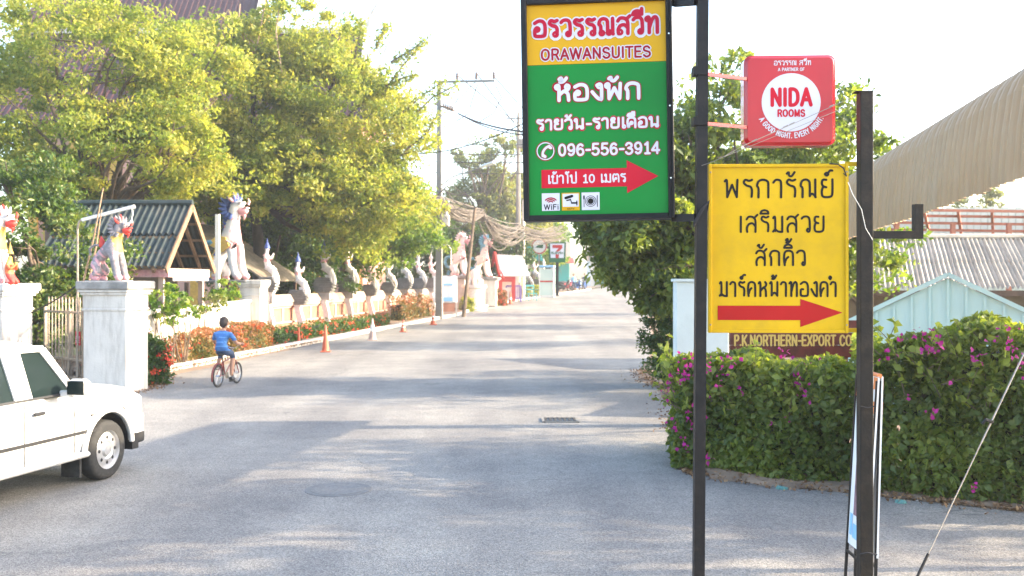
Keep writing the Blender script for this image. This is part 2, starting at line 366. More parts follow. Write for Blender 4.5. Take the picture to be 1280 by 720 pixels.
# ------------------------------------------------------------------ lettering (stroke font)
GL = {  # char: (advance, [strokes], [loops])   S = smooth
 'ก': (.80, [[(.1, 0), (.1, .5), (.02, .66), (.12, .92), (.36, 1), (.6, .9), (.64, .66), (.64, 0)]], []),
 'ข': (.76, [[(.02, .86), (.12, .99), (.2, .84), (.12, .6), (.12, .06), (.14, 0), (.6, 0), (.62, .06), (.62, 1)]], [(.1, .86)]),
 'ค': (.80, [[(.1, 0), (.05, .5), (.12, .9), (.36, 1), (.6, .9), (.66, .6), (.66, 0)], [(.1, .14), (.2, .42), (.34, .56)]], [(.36, .5)]),
 'ง': (.62, [[(.28, .92), (.42, 1), (.5, .84), (.5, .06), (.46, 0), (.3, .1), (.04, .5)]], [(.4, .88)]),
 'ณ': (1.02, [[(.14, 0), (.14, .5), (.04, .66), (.12, .92), (.32, 1), (.5, .9), (.54, .66), (.54, .06)], [(.54, .08), (.64, .2), (.78, .12), (.86, 0)], [(.84, 1), (.84, .02)]], [(.2, .08), (.62, .1)]),
 'ด': (.80, [[(.34, .5), (.2, .3), (.12, 0), (.04, .5), (.12, .9), (.36, 1), (.6, .9), (.66, .6), (.66, 0)]], [(.36, .44)]),
 'ต': (.80, [[(.34, .5), (.2, .3), (.12, 0), (.04, .5), (.1, .92), (.24, 1), (.35, .88), (.46, 1), (.6, .92), (.66, .6), (.66, 0)]], [(.36, .44)]),
 'ท': (.80, [[(.02, .9), (.12, 1), (.18, .88), (.18, 0)], [(.18, .25), (.34, .8), (.5, 1), (.62, .92), (.65, .7), (.65, 0)]], [(.1, .88)]),
 'น': (.84, [[(.04, .9), (.12, 1), (.18, .86), (.18, .04)], [(.18, .06), (.34, .22), (.52, .2), (.64, .04)], [(.66, 1), (.66, .02)]], [(.1, .88), (.6, .12)]),
 'ป': (.80, [[(.04, .9), (.12, 1), (.18, .86), (.18, .04), (.22, 0), (.6, 0), (.65, .06), (.65, 1.38)]], [(.1, .88)]),
 'พ': (.92, [[(.04, .92), (.12, 1), (.16, .86), (.18, .02)], [(.18, .03), (.44, .72)], [(.44, .72), (.7, .03)], [(.7, .02), (.74, 1)]], [(.1, .88)]),
 'ม': (.82, [[(.06, .9), (.13, 1), (.19, .86), (.19, .05)], [(.05, .02), (.19, .14), (.4, .02), (.64, .0)], [(.65, 0), (.65, 1)]], [(.12, .88), (.14, .1)]),
 'ย': (.78, [[(.3, .98), (.12, .98), (.06, .78), (.14, .62), (.3, .56)], [(.14, .6), (.06, .36), (.1, .06), (.34, 0), (.58, .06), (.64, .3), (.64, 1)]], [(.24, .9)]),
 'ร': (.64, [[(.5, 1), (.34, .94), (.14, 1), (.05, .84), (.2, .68), (.42, .6), (.5, .4), (.48, .04)]], [(.4, .1)]),
 'ว': (.68, [[(.02, .86), (.14, .98), (.36, 1), (.5, .88), (.54, .6), (.54, .1), (.44, .0), (.36, .1), (.42, .2)]], [(.44, .1)]),
 'ส': (.84, [[(.04, .82), (.16, .98), (.36, 1), (.54, .9), (.62, .66), (.62, 0)], [(.62, .36), (.42, .56), (.18, .5), (.06, .26), (.08, 0)], [(.52, .9), (.74, 1.12)]], [(.16, .1)]),
 'ห': (.84, [[(.04, .9), (.12, 1), (.18, .86), (.18, 0)], [(.18, .34), (.4, .58), (.6, .68), (.68, .86), (.58, 1)], [(.44, .6), (.62, .44), (.66, 0)]], [(.1, .88), (.6, .88)]),
 'อ': (.80, [[(.26, .48), (.08, .46), (.06, .14), (.14, .02), (.56, .02), (.66, .16), (.66, .7), (.54, .95), (.3, 1), (.06, .86)]], [(.2, .46)]),
 'า': (.58, [[(.0, .84), (.12, .98), (.3, .98), (.42, .82), (.42, 0)]], []),
 'เ': (.34, [[(.12, 1), (.12, 0)]], [(.2, .09)]),
 'ไ': (.48, [[(.28, 0), (.28, 1.0), (.14, 1.16), (.06, 1.32), (.16, 1.42), (.3, 1.3), (.4, 1.42)]], []),
 '้': (0, [[(-.16, 1.4), (-.06, 1.48), (-.04, 1.34), (-.14, 1.22), (.04, 1.24), (.2, 1.46)]], []),
 'ั': (0, [[(-.22, 1.34), (-.12, 1.42), (-.1, 1.24), (.04, 1.2), (.2, 1.42)]], []),
 'ิ': (0, [[(-.28, 1.2), (-.2, 1.36), (.0, 1.42), (.2, 1.34), (.24, 1.2)], [(-.28, 1.2), (.24, 1.2)]], []),
 'ี': (0, [[(-.28, 1.2), (-.2, 1.36), (.0, 1.42), (.2, 1.34), (.24, 1.2)], [(-.28, 1.2), (.24, 1.2)], [(.24, 1.2), (.24, 1.56)]], []),
 'ื': (0, [[(-.28, 1.2), (-.2, 1.36), (.0, 1.42), (.2, 1.34), (.24, 1.2)], [(-.28, 1.2), (.24, 1.2)], [(.24, 1.2), (.24, 1.56)], [(.1, 1.38), (.1, 1.56)]], []),
 '์': (0, [[(.0, 1.22), (-.1, 1.3), (.0, 1.38), (.08, 1.3), (.0, 1.22)], [(.06, 1.36), (.18, 1.5), (.3, 1.5)]], []),
 ' ': (.42, [], []),
 '-': (.46, [[(.06, .45), (.38, .45)]], []), '.': (.24, [[(.08, .02), (.1, .04)]], []), ',': (.24, [[(.1, .05), (.06, -.12)]], []),
 'A': (.84, [[(.02, 0), (.38, 1)], [(.38, 1), (.74, 0)], [(.16, .33), (.6, .33)]], []),
 'C': (.82, [[(.68, .78), (.54, .95), (.34, 1), (.12, .85), (.05, .5), (.12, .15), (.34, 0), (.54, .05), (.68, .22)]], []),
 'D': (.84, [[(.08, 0), (.08, 1)], [(.08, 1), (.4, .98), (.62, .8), (.68, .5), (.62, .2), (.4, .02), (.08, 0)]], []),
 'E': (.74, [[(.08, 0), (.08, 1)], [(.08, 1), (.6, 1)], [(.08, .53), (.54, .53)], [(.08, 0), (.62, 0)]], []),
 'F': (.70, [[(.08, 0), (.08, 1)], [(.08, 1), (.58, 1)], [(.08, .53), (.5, .53)]], []),
 'G': (.86, [[(.68, .8), (.54, .95), (.34, 1), (.12, .85), (.05, .5), (.12, .15), (.36, 0), (.6, .08), (.7, .24), (.7, .46)], [(.7, .46), (.42, .46)]], []),
 'H': (.84, [[(.08, 0), (.08, 1)], [(.68, 0), (.68, 1)], [(.08, .52), (.68, .52)]], []),
 'I': (.30, [[(.1, 0), (.1, 1)]], []),
 'K': (.80, [[(.08, 0), (.08, 1)], [(.66, 1), (.08, .38)], [(.26, .56), (.68, 0)]], []),
 'L': (.66, [[(.08, 1), (.08, 0)], [(.08, 0), (.56, 0)]], []),
 'M': (.96, [[(.08, 0), (.08, 1)], [(.08, 1), (.42, .1)], [(.42, .1), (.78, 1)], [(.78, 1), (.78, 0)]], []),
 'N': (.86, [[(.08, 0), (.08, 1)], [(.08, 1), (.68, 0)], [(.68, 0), (.68, 1)]], []),
 'O': (.90, [[(.4, 1), (.14, .86), (.05, .5), (.14, .14), (.4, 0), (.66, .14), (.75, .5), (.66, .86), (.4, 1)]], []),
 'P': (.74, [[(.08, 0), (.08, 1)], [(.08, 1), (.44, 1), (.6, .88), (.6, .66), (.44, .5), (.08, .48)]], []),
 'R': (.80, [[(.08, 0), (.08, 1)], [(.08, 1), (.46, 1), (.62, .88), (.62, .66), (.46, .5), (.08, .5)], [(.42, .5), (.68, 0)]], []),
 'S': (.78, [[(.6, .82), (.46, .97), (.24, .98), (.08, .84), (.1, .62), (.34, .52), (.58, .42), (.64, .2), (.5, .03), (.26, .0), (.06, .16)]], []),
 'T': (.72, [[(.32, 0), (.32, 1)], [(.0, 1), (.64, 1)]], []),
 'U': (.86, [[(.08, 1), (.08, .3), (.16, .08), (.38, 0), (.6, .08), (.68, .3), (.68, 1)]], []),
 'V': (.80, [[(.0, 1), (.36, 0)], [(.36, 0), (.72, 1)]], []),
 'W': (1.14, [[(.0, 1), (.26, 0)], [(.26, 0), (.52, 1)], [(.52, 1), (.78, 0)], [(.78, 0), (1.04, 1)]], []),
 'X': (.78, [[(.04, 0), (.66, 1)], [(.04, 1), (.66, 0)]], []),
 'Y': (.76, [[(.0, 1), (.34, .46)], [(.68, 1), (.34, .46)], [(.34, .46), (.34, 0)]], []),
 'i': (.26, [[(.1, 0), (.1, .66)], [(.1, .92), (.1, .96)]], []),
 'n': (.62, [[(.08, 0), (.08, .66)], [(.08, .5), (.26, .68), (.44, .6), (.48, .4), (.48, 0)]], []),
 '0': (.72, [[(.32, 1), (.12, .84), (.06, .5), (.12, .16), (.32, 0), (.52, .16), (.58, .5), (.52, .84), (.32, 1)]], []),
 '1': (.62, [[(.14, .82), (.34, .98)], [(.34, 1), (.34, 0)], [(.14, 0), (.52, 0)]], []),
 '3': (.72, [[(.08, .82), (.2, .97), (.4, .98), (.54, .84), (.5, .64), (.26, .53)], [(.26, .53), (.52, .44), (.6, .24), (.46, .03), (.22, 0), (.06, .16)]], []),
 '4': (.74, [[(.48, 0), (.48, 1)], [(.48, 1), (.04, .3)], [(.04, .27), (.64, .27)]], []),
 '5': (.72, [[(.54, 1), (.14, 1)], [(.14, 1), (.1, .52)], [(.1, .52), (.3, .62), (.52, .52), (.6, .3), (.48, .06), (.24, 0), (.06, .14)]], []),
 '6': (.72, [[(.52, .86), (.38, .98), (.2, .92), (.08, .7), (.06, .34), (.16, .06), (.34, 0), (.52, .1), (.58, .3), (.5, .52), (.3, .6), (.08, .44)]], []),
 '9': (.72, [[(.12, .14), (.26, .02), (.44, .08), (.56, .3), (.58, .66), (.48, .94), (.3, 1), (.12, .9), (.06, .7), (.14, .48), (.34, .4), (.56, .56)]], []),
 '7': (.70, [[(.06, 1), (.6, 1)], [(.6, 1), (.26, 0)]], []),
}
def smooth_pts(p, k=5):
    if len(p) < 3: return p
    out = []
    closed = p[0] == p[-1]
    for i in range(len(p) - 1):
        p1, p2 = p[i], p[i + 1]
        p0 = p[i - 1] if i > 0 else (p[-2] if closed else p1)
        p3 = p[i + 2] if i + 2 < len(p) else (p[1] if closed else p2)
        for t in np.linspace(0, 1, k, endpoint=False):
            a = [.5 * ((2 * p1[d]) + (-p0[d] + p2[d]) * t + (2 * p0[d] - 5 * p1[d] + 4 * p2[d] - p3[d]) * t * t + (-p0[d] + 3 * p1[d] - 3 * p2[d] + p3[d]) * t ** 3) for d in (0, 1)]
            out.append(tuple(a))
    out.append(p[-1]); return out
def ribbon(mb, pts, wd, fn, z, m=0):
    n = len(pts); h = wd / 2; P = [Vector(p) for p in pts]; Lf, Rt = [], []
    for i in range(n):
        a = P[max(i - 1, 0)]; b = P[min(i + 1, n - 1)]; t = (b - a)
        if t.length < 1e-6: t = Vector((1, 0))
        t.normalize(); nn = Vector((-t.y, t.x)); Lf.append(P[i] + nn * h); Rt.append(P[i] - nn * h)
    vs = []; fs = []
    for i in range(n): vs += [fn(Lf[i].x, Lf[i].y, z), fn(Rt[i].x, Rt[i].y, z)]
    for i in range(n - 1): fs.append((2 * i, 2 * i + 1, 2 * i + 3, 2 * i + 2))
    for e, s_ in ((0, -1), (n - 1, 1)):
        t = (P[1] - P[0] if e == 0 else P[-1] - P[-2]); t.normalize(); t *= s_; nn = Vector((-t.y, t.x)); b = len(vs)
        arc = [P[e] + (nn * math.cos(a) + t * math.sin(a)) * h for a in np.linspace(0, PI, 7)]
        vs += [fn(q.x, q.y, z + 1e-5) for q in arc]; fs.append(tuple(range(b, b + 7)))
    mb.add(vs, fs, m)
def text_width(s, sp): return sum(GL[c][0] + (sp if GL[c][0] > 0 else 0) for c in s) - sp
def lettering(mb, s, x0, x1, y0, h, wd, fn, z, loops=False, sp=.06, m=0):
    """s fitted between x0..x1, baseline y0, body height h, stroke width wd (metres)"""
    s = ''.join(('า' + 'ํ') if c == 'ำ' else c for c in s) if False else s
    W = text_width(s.replace('ำ', 'า'), sp) - .12; sx = (x1 - x0) / W; x = 0; zz = z; prevc = 0; stack = 0
    for c in s:
        up = 0; g = GL['า' if c == 'ำ' else c]
        if g[0] == 0:
            ox = prevc
            if c == '้' and stack: up = .34
            stack = 1 if c in 'ิีืั' else 0
        else: ox = x; stack = 0
        strokes = list(g[1])
        if c == 'ำ': strokes.append([(-.12, 1.3), (-.05, 1.4), (.04, 1.32), (-.03, 1.2), (-.12, 1.3)])
        for st in strokes:
            pts = smooth_pts(st, 4); zz += 1.2e-5
            ribbon(mb, [(x0 + (ox + p[0]) * sx, y0 + (p[1] + up) * h) for p in pts], wd, fn, zz, m)
        if loops:
            for (lx, ly) in g[2]:
                rr = max(.10 * h, wd * .62); zz += 1.2e-5
                ribbon(mb, [(x0 + (ox + lx) * sx + rr * math.cos(a), y0 + ly * h + rr * math.sin(a)) for a in np.linspace(0, 2 * PI, 11)], wd * .72, fn, zz, m)
        if g[0] > 0: prevc = x + g[0] * .5 - .06; x += g[0] + sp
def flat_poly(mb, pts, fn, z, m=0): mb.add([fn(p[0], p[1], z) for p in pts], [tuple(range(len(pts)))], m)
def disc_pts(cx, cy, r, n=32): return [(cx + r * math.cos(2 * PI * i / n), cy + r * math.sin(2 * PI * i / n)) for i in range(n)]

# ------------------------------------------------------------------ foliage
def leaf_mesh(name, cen, size, mt, seed=1, up=.3, asp=.5, mats2=None, tint=None, droop=0, out=None):
    rng = np.random.default_rng(seed); n = len(cen)
    d = rng.normal(size=(n, 3)); d[:, 2] -= droop
    if out is not None: d += out * .8
    d /= np.linalg.norm(d, axis=1)[:, None]
    nr = rng.normal(size=(n, 3)); nr[:, 2] += up * 2
    if out is not None: nr += out * 1.1
    s = np.cross(d, nr); s /= (np.linalg.norm(s, axis=1)[:, None] + 1e-9); nn = np.cross(s, d)
    L = size * rng.uniform(.6, 1.3, n)[:, None]; Wd = L * asp * .5
    a = cen - d * L * .5; b = cen + d * L * .5 - nn * L * .12
    l = cen - d * L * .04 + s * Wd + nn * L * .10; r = cen - d * L * .04 - s * Wd + nn * L * .10
    v = np.stack([a, r, b, l], 1).reshape(-1, 3).astype(np.float32)
    me = bpy.data.meshes.new(name)
    me.vertices.add(4 * n); me.vertices.foreach_set('co', v.ravel())
    idx = (np.arange(n)[:, None] * 4 + np.array([0, 1, 2, 0, 2, 3])[None]).ravel().astype(np.int32)
    me.loops.add(6 * n); me.loops.foreach_set('vertex_index', idx)
    me.polygons.add(2 * n); me.polygons.foreach_set('loop_start', np.arange(0, 6 * n, 3, dtype=np.int32)); me.polygons.foreach_set('loop_total', np.full(2 * n, 3, np.int32))
    me.materials.append(mt)
    if tint is None: tint = rng.uniform(0, 1, n)
    t = np.clip(tint, 0, 1)
    at = me.attributes.new('tint', 'FLOAT', 'POINT'); at.data.foreach_set('value', np.repeat(t, 4).astype(np.float32))
    me.update(calc_edges=True); return me
def clump_pts(rng, c, rad, nl, nclump, cr, shell=.55, cut=None, low=-1.0):
    c = np.array(c, float); rad = np.array(rad, float); P = []; O = []; T = []
    k = 0
    while k < nclump:
        u = rng.normal(size=3); u /= np.linalg.norm(u); rr = rng.uniform(shell, 1.0) ** .6 if shell > 0 else rng.uniform() ** .4
        if u[2] < low: continue
        wob = 1 + .22 * math.sin(3 * u[0] + 5 * u[2] + c[0]) + .14 * math.sin(9 * u[1] + 7 * u[0] + c[2])
        q = c + u * rad * rr * wob
        if cut is not None and not cut(q): continue
        r = cr * rng.uniform(.55, 1.4); n = int(nl * rng.uniform(.5, 1.5))
        d = rng.normal(size=(n, 3)); d /= np.linalg.norm(d, axis=1)[:, None]; rho = rng.uniform(.25, 1, n)[:, None] ** .6
        P.append(q + d * rho * r * np.array([1.15, 1.15, .7])); O.append(d); T.append(np.clip(rng.normal(rng.uniform(.15, .8), .2, n), 0, 1)); k += 1
    return np.concatenate(P), np.concatenate(O), np.concatenate(T)
def limb(mb, a, b, r0, r1, rng, sag=.1, k=6):
    a, b = np.array(a, float), np.array(b, float); pts = []
    L = np.linalg.norm(b - a); w1 = rng.normal(size=3) * L * sag
    for i in range(k + 1):
        t = i / k; pts.append(a + (b - a) * t + w1 * math.sin(PI * t) + rng.normal(size=3) * L * .015)
    mb.tube(pts, [r0 + (r1 - r0) * i / k for i in range(k + 1)], 7); return pts
def tree(name, label, base, blobs, mt, size, seed, trunk_r=.2, bark='bark', group=None, cut=None, cat='tree', up=.3, trunk_top=None, nlimb=9, asp=.5, droop=0):
    """blobs: list of (centre, radii, nclumps, leaves per clump, clump radius)"""
    rng = np.random.default_rng(seed); b = Vector(base)
    root = thing(name, label, cat, tuple(b), 0, group)
    Ps, Os, Ts = [], [], []
    tb = MB(); bb = np.array(base, float)
    allc = np.mean([np.array(x[0], float) for x in blobs], axis=0)
    tt = np.array(trunk_top, float) if trunk_top is not None else bb + (allc - bb) * .55
    limb(tb, (0, 0, -.2), tt - bb, trunk_r, trunk_r * .6, rng, .05, 7); tb.build('trunk', M[bark], root, smooth=60)
    lb = MB()
    for (c, rad, nc, nl, cr) in blobs:
        P, O, T = clump_pts(rng, c, rad, nl, nc, cr, cut=cut); Ps.append(P); Os.append(O); Ts.append(T)
        for k in range(nlimb):
            u = rng.normal(size=3); u /= np.linalg.norm(u); e = np.array(c, float) + u * np.array(rad) * .85
            pts = limb(lb, tt - bb, e - bb, trunk_r * .42, trunk_r * .08, rng, .08)
            for q in pts[3:6]:
                v = rng.normal(size=3); v /= np.linalg.norm(v); limb(lb, q, q + v * np.array(rad) * .4, trunk_r * .12, trunk_r * .03, rng, .08, 4)
    lb.build('limb', M[bark], root, smooth=60)
    P = np.concatenate(Ps) - bb; O = np.concatenate(Os); T = np.concatenate(Ts)
    me = leaf_mesh('crown', P, size, M[mt], seed, up, asp, tint=T, out=O, droop=droop)
    link('crown', me, root); return root

# ================================================================== SETTING
def ground():
    Ys = [-60, -20, -5, 0, 5, 10, 15, 20, 30, 40, 50, 58, 62, 65, 68, 70.5, 73, 76, 79, 82, 87, 92, 100, 110, 130, 200, 400, 1200, 2500]
    Xs = [-2500, -600, -120, -60, -30, -15, 0, 15, 30, 60, 120, 600, 2500]
    v = [(x, y, gz(y) - .03) for y in Ys for x in Xs]; nx = len(Xs)
    f = [(j * nx + i, j * nx + i + 1, (j + 1) * nx + i + 1, (j + 1) * nx + i) for j in range(len(Ys) - 1) for i in range(nx - 1)]
    mb = MB(); mb.add(v, f); tag(mb.build('ground', M['grass_ground']), kind='structure')
ground()
KERB = [(22.4, RX(-11, 22.4)), (30, RX(-11, 30)), (40, RX(-11, 40)), (50, RX(-11, 50)), (60, RX(-10.9, 60)), (68, PX(589, 68)), (73, PX(618, 73)), (76, PX(642, 76)), (82, PX(691, 82)), (95, 6.6), (110, 8.8), (160, 15.5), (260, 30)]
def kerbx(Y):
    if Y <= KERB[0][0]: return RX(-11, Y)
    for (a, xa), (b, xb) in zip(KERB, KERB[1:]):
        if a <= Y <= b: return xa + (xb - xa) * (Y - a) / (b - a)
    return KERB[-1][1]
REDGE = [(-40, 14), (8.3, 14), (8.7, 6.6), (9.1, 4.9), (9.9, 3.6), (10.6, 2.5), (11.1, 1.95), (12, 1.9), (14, 2.25), (17, 2.75), (19, 2.95), (21, 2.75), (23.5, 2.95), (27, 3.7), (30, 4.2), (40, 5.6), (60, 8.1), (90, 13), (160, 22), (260, 38)]
def redge(Y):
    for (a, xa), (b, xb) in zip(REDGE, REDGE[1:]):
        if a <= Y <= b: return xa + (xb - xa) * (Y - a) / (b - a)
    return 14
LEDGE = [(-40, -30), (14, -30), (17.6, -22), (18.3, -9), (18.9, -7.35), (19.6, -7.2), (20.8, -7.35), (21.6, -7.7), (22.6, -7.95)]
def ledge(Y):
    if Y >= 22.6: return kerbx(Y) + .02
    for (a, xa), (b, xb) in zip(LEDGE, LEDGE[1:]):
        if a <= Y <= b: return xa + (xb - xa) * (Y - a) / (b - a)
    return -30
def sheet(name, Ys, fl, fr, dz, mt, nx=12):
    v = []; f = []
    for y in Ys:
        a, b = fl(y), fr(y)
        for i in range(nx + 1): v.append((a + (b - a) * i / nx, y, gz(y) + dz))
    for j in range(len(Ys) - 1):
        for i in range(nx):
            q = j * (nx + 1) + i; f.append((q, q + 1, q + nx + 2, q + nx + 1))
    mb = MB(); mb.add(v, f); return tag(mb.build(name, mt), kind='structure')
Yr = [-40, 0, 5, 8, 8.3, 8.5, 8.7, 8.9, 9.1, 9.5, 9.9, 10.3, 10.6, 11.1, 11.5, 12, 13, 14, 15.5, 17, 17.6, 18.3, 18.9, 19.6, 20.3, 21, 21.6, 22.6, 23.5, 25, 27, 30, 35, 40, 45, 50, 55, 60, 62, 65, 68, 70.5, 73, 76, 79, 82, 87, 92, 100, 110, 130, 160, 260]
sheet('road', Yr, ledge, redge, 0, M['asphalt'])
sheet('dirt_verge', [6, 9, 12, 16, 20, 24, 28, 34, 45, 60], lambda y: max(1, redge(y) - 1.2) if y < 10 else redge(y) - .8, lambda y: redge(y) + 9, -.008, M['dirt'])
# planting strip behind the left kerb
Yk = [22.4, 23, 24, 26, 28, 31, 35, 40, 46, 52, 60, 65, 68, 70.5, 73, 76, 79, 82, 87, 92, 100, 110, 130, 160]
sheet('planting_strip', Yk, lambda y: RX(-15.5, y), lambda y: kerbx(y) - .1, .09, M['dirt'], 4)
sheet('gravel_patch', [17.5, 18.5, 19.5, 20.5, 21.5, 22.4, 23.5, 25, 27, 29, 31], lambda y: RX(-16, y), lambda y: (ledge(y) + .1 if y < 22 else kerbx(y) + .25 + .35 * math.sin(y * 1.3) ** 2), .004, M['dirt'], 6)
# kerb stones
def kerb():
    root = tag(bpy.data.objects.new('kerb', None), kind='structure'); COL.objects.link(root)
    rng = random.Random(4); st = MB(); st.box((0, 0, 0), (.2, .96, .26), bev=.03); me = st.mesh('kerb_stone', M['kerb_white'])
    y = 22.6
    while y < 108:
        x0, x1 = kerbx(y), kerbx(y + 1); o = link('kerb_stone', me, root)
        o.location = ((x0 + x1) / 2 - .06 + rng.uniform(-.015, .015), y + .5, (gz(y) + gz(y + 1)) / 2 + .02 + rng.uniform(-.012, .012))
        o.rotation_euler = (math.atan(gz(y + 1) - gz(y)), rng.uniform(-.03, .03), -math.atan(x1 - x0) + rng.uniform(-.01, .01)); y += 1.0
kerb()
# drain grate, repair patch, manhole
def drain(name, label, px, py, wpx, hpx, nb):
    Y = CAM_H * F_PX / (py - HZ); X = PX(px, Y); W = wpx / F_PX * Y; Y0 = CAM_H * F_PX / (py + hpx / 2 - HZ); Y1 = CAM_H * F_PX / (py - hpx / 2 - HZ); D = Y1 - Y0
    t = thing(name, label, 'drain', (X, Y, .0), 0)
    f = MB(); f.box((0, 0, .004), (W, D, .008)); f.build('drain_pit', M['plastic_black'], t)
    f = MB()
    for s in (-1, 1): f.box((s * W / 2, 0, .008), (.05, D + .05, .02)); f.box((0, s * D / 2, .0085), (W, .05, .02))
    f.build('frame', M['concrete'], t)
    b = MB(); b.box((0, 0, .012), (W / nb * .55, D - .04, .014)); me = b.mesh('bar', M['iron'])
    for i in range(nb):
        o = link('bar', me, t); o.location = (-W / 2 + W * (i + .5) / nb, 0, 0)
drain('drain_grate', 'rectangular iron drain grate set in the middle of the sunlit asphalt', 700, 525.5, 42, 5, 7)
def manhole():
    Y = CAM_H * F_PX / (612 - HZ); t = thing('manhole_cover', 'round worn manhole cover flush with the shaded asphalt in the foreground road', 'manhole', (PX(423, Y), Y, 0))
    b = MB(); b.lathe([(.34, -.01), (.34, .004), (.30, .005), (.29, .004)], n=40); b.build('ring', M['dark_patch'], t)
    b = MB(); b.lathe([(.285, -.01), (.28, .007), (.2, .008), (.18, .005), (.02, .007)], n=36); b.build('lid', M['patch'], t, smooth=True)
manhole()

# ------------------------------------------------------------------ big pillars
PILLAR_LOC = {}
def pillar(label, r, Y, size, H, cap_dark, name='gate_pillar'):
    t = thing(name, label, 'pillar', (RX(r, Y), Y, gz(Y)), ROADROT); s = size; mt = [M['white_paint'], M['grey_cap'], M['cream_wall']]
    b = MB(); b.box((0, 0, H * .37), (s, s, H * .74 + .1), bev=.015); b.build('shaft', M['white_paint'], t)
    b = MB(); b.box((0, 0, H * .745), (s * 1.05, s * 1.05, .05), bev=.012); b.box((0, 0, H * .82), (s * 1.0, s * 1.0, H * .12)); b.build('neck', M['white_paint'], t)
    b = MB(); z = H * .875
    for k, (e, h_) in enumerate(((1.10, .05), (1.17, .05))): b.box((0, 0, z + h_ / 2), (s * e, s * e, h_), bev=.012); z += h_ + .001
    b.build('moulding', M['white_paint'], t)
    b = MB(); b.box((0, 0, (z + H) / 2), (s * 1.24, s * 1.24, H - z), bev=.02); b.build('cap', M['grey_cap'] if cap_dark else M['white_paint'], t)
    return t
pillar('large white square gate pillar with weathered grey cap beside the metal gate, under the small crouching lion', -10.10, 19.25, .86, 2.13, True)
pillar('white gate pillar cut by the left edge of the picture, behind the pickup truck', -13.2, 20.4, 1.02, 2.08, False)
pillar('white stepped pillar under the tall colourful lion, between the white wall and the balustrade', -13.6, 35.2, .74, 2.15, False)

# ------------------------------------------------------------------ white wall between the pillars
def white_wall():
    A = Vector((RX(-10.5, 19.7), 19.7, 0)); B = Vector((RX(-13.7, 35), 35, 0)); d = (B - A); L = d.length; rz = math.atan2(-d.x, d.y)
    t = thing('boundary_wall', 'low sunlit white masonry wall behind the orange flowering hedge', 'wall', tuple(A), rz)
    b = MB(); b.box((0, L / 2, .68), (.16, L, 1.36)); b.build('wall_panel', M['white_paint'], t)
    c = MB(); c.box((0, L / 2, 1.41), (.26, L, .1), bev=.02); c.build('coping', M['cream_wall'], t)
    p = MB(); p.box((.02, 0, .7), (.26, .24, 1.42), bev=.01); me = p.mesh('pilaster', M['cream_wall'])
    for k in (3.2, 7.4, 11.6): o = link('pilaster', me, t); o.location = (0, k, 0)
white_wall()

# ------------------------------------------------------------------ balustrade with wavy posts
POSTY = [36.4, 39.7, 43.0, 46.5, 50.2, 54.0, 57.6, 61.4, 65.2]
def wavy(H, amp, n=22):
    out = []
    for i in range(n + 1):
        z = H * i / n; u = z / H
        c = amp * math.sin(u * 2 * PI * 1.35 + .2) * (.15 + u)
        wd = .12 + .035 * math.exp(-((u - .8) / .12) ** 2)
        out.append((c, wd, z))
    return [(c + wd, z) for c, wd, z in out] + [(c - wd, z) for c, wd, z in reversed(out)]
def balustrade():
    y0 = 35.5; t = thing('balustrade_wall', 'long low temple balustrade with pale sloped rail and terracotta panels between wavy white posts', 'wall', (RX(-13.9, y0), y0, 0), ROADROT)
    f = 1 / math.cos(ROADROT); loc = lambda Y: (Y - y0) * f
    post = MB(); post.prism(wavy(2.28, .13), (.0, .16, 0), (1, 0, 0), (0, 0, 1), (0, -1, 0), .26); mp = post.mesh('wavy_post', M['statue_white'], smooth=40)
    L = 3.62
    for i, Y in enumerate(POSTY):
        o = link('wavy_post', mp, t); o.location = (.42, loc(Y), gz(Y)); o.scale = (1, 1, [1.0, .82, 1.04, 1.05, .9, .84, 1.05, 1.05, 1.08][i])
    ys = [y0] + POSTY + [68.2]
    for a, b in zip(ys, ys[1:]):
        la, lb = loc(a) + .0, loc(b) - .0; mid = (la + lb) / 2; D = lb - la; z = gz((a + b) / 2)
        s = MB(); s.prism([(-.2, 1.14), (.2, 1.14), (.2, 1.27), (.24, 1.28), (.24, 1.33), (.10, 1.58), (-.10, 1.58), (-.24, 1.33), (-.24, 1.28), (-.2, 1.27)], (0, la + .01, z), (1, 0, 0), (0, 0, 1), (0, 1, 0), D - .02); s.build('rail', M['pink_rail'], t)
        s = MB(); s.box((0, mid, z + .74), (.12, D, .8)); s.box((0, mid, z + .17), (.34, D, .34)); s.build('panel', M['terracotta'], t)
        s = MB(); s.box((.1, mid, z + .5), (.09, D - .3, .07)); s.box((.09, mid, z + 1.08), (.08, D - .3, .05)); s.build('string_course', M['pink_rail'], t)
        for q in (.33, .67):
            s = MB(); s.box((.085, la + D * q, z + .78), (.07, .12, .6)); s.build('stile', M['cream_wall'], t)
    return t
balustrade()

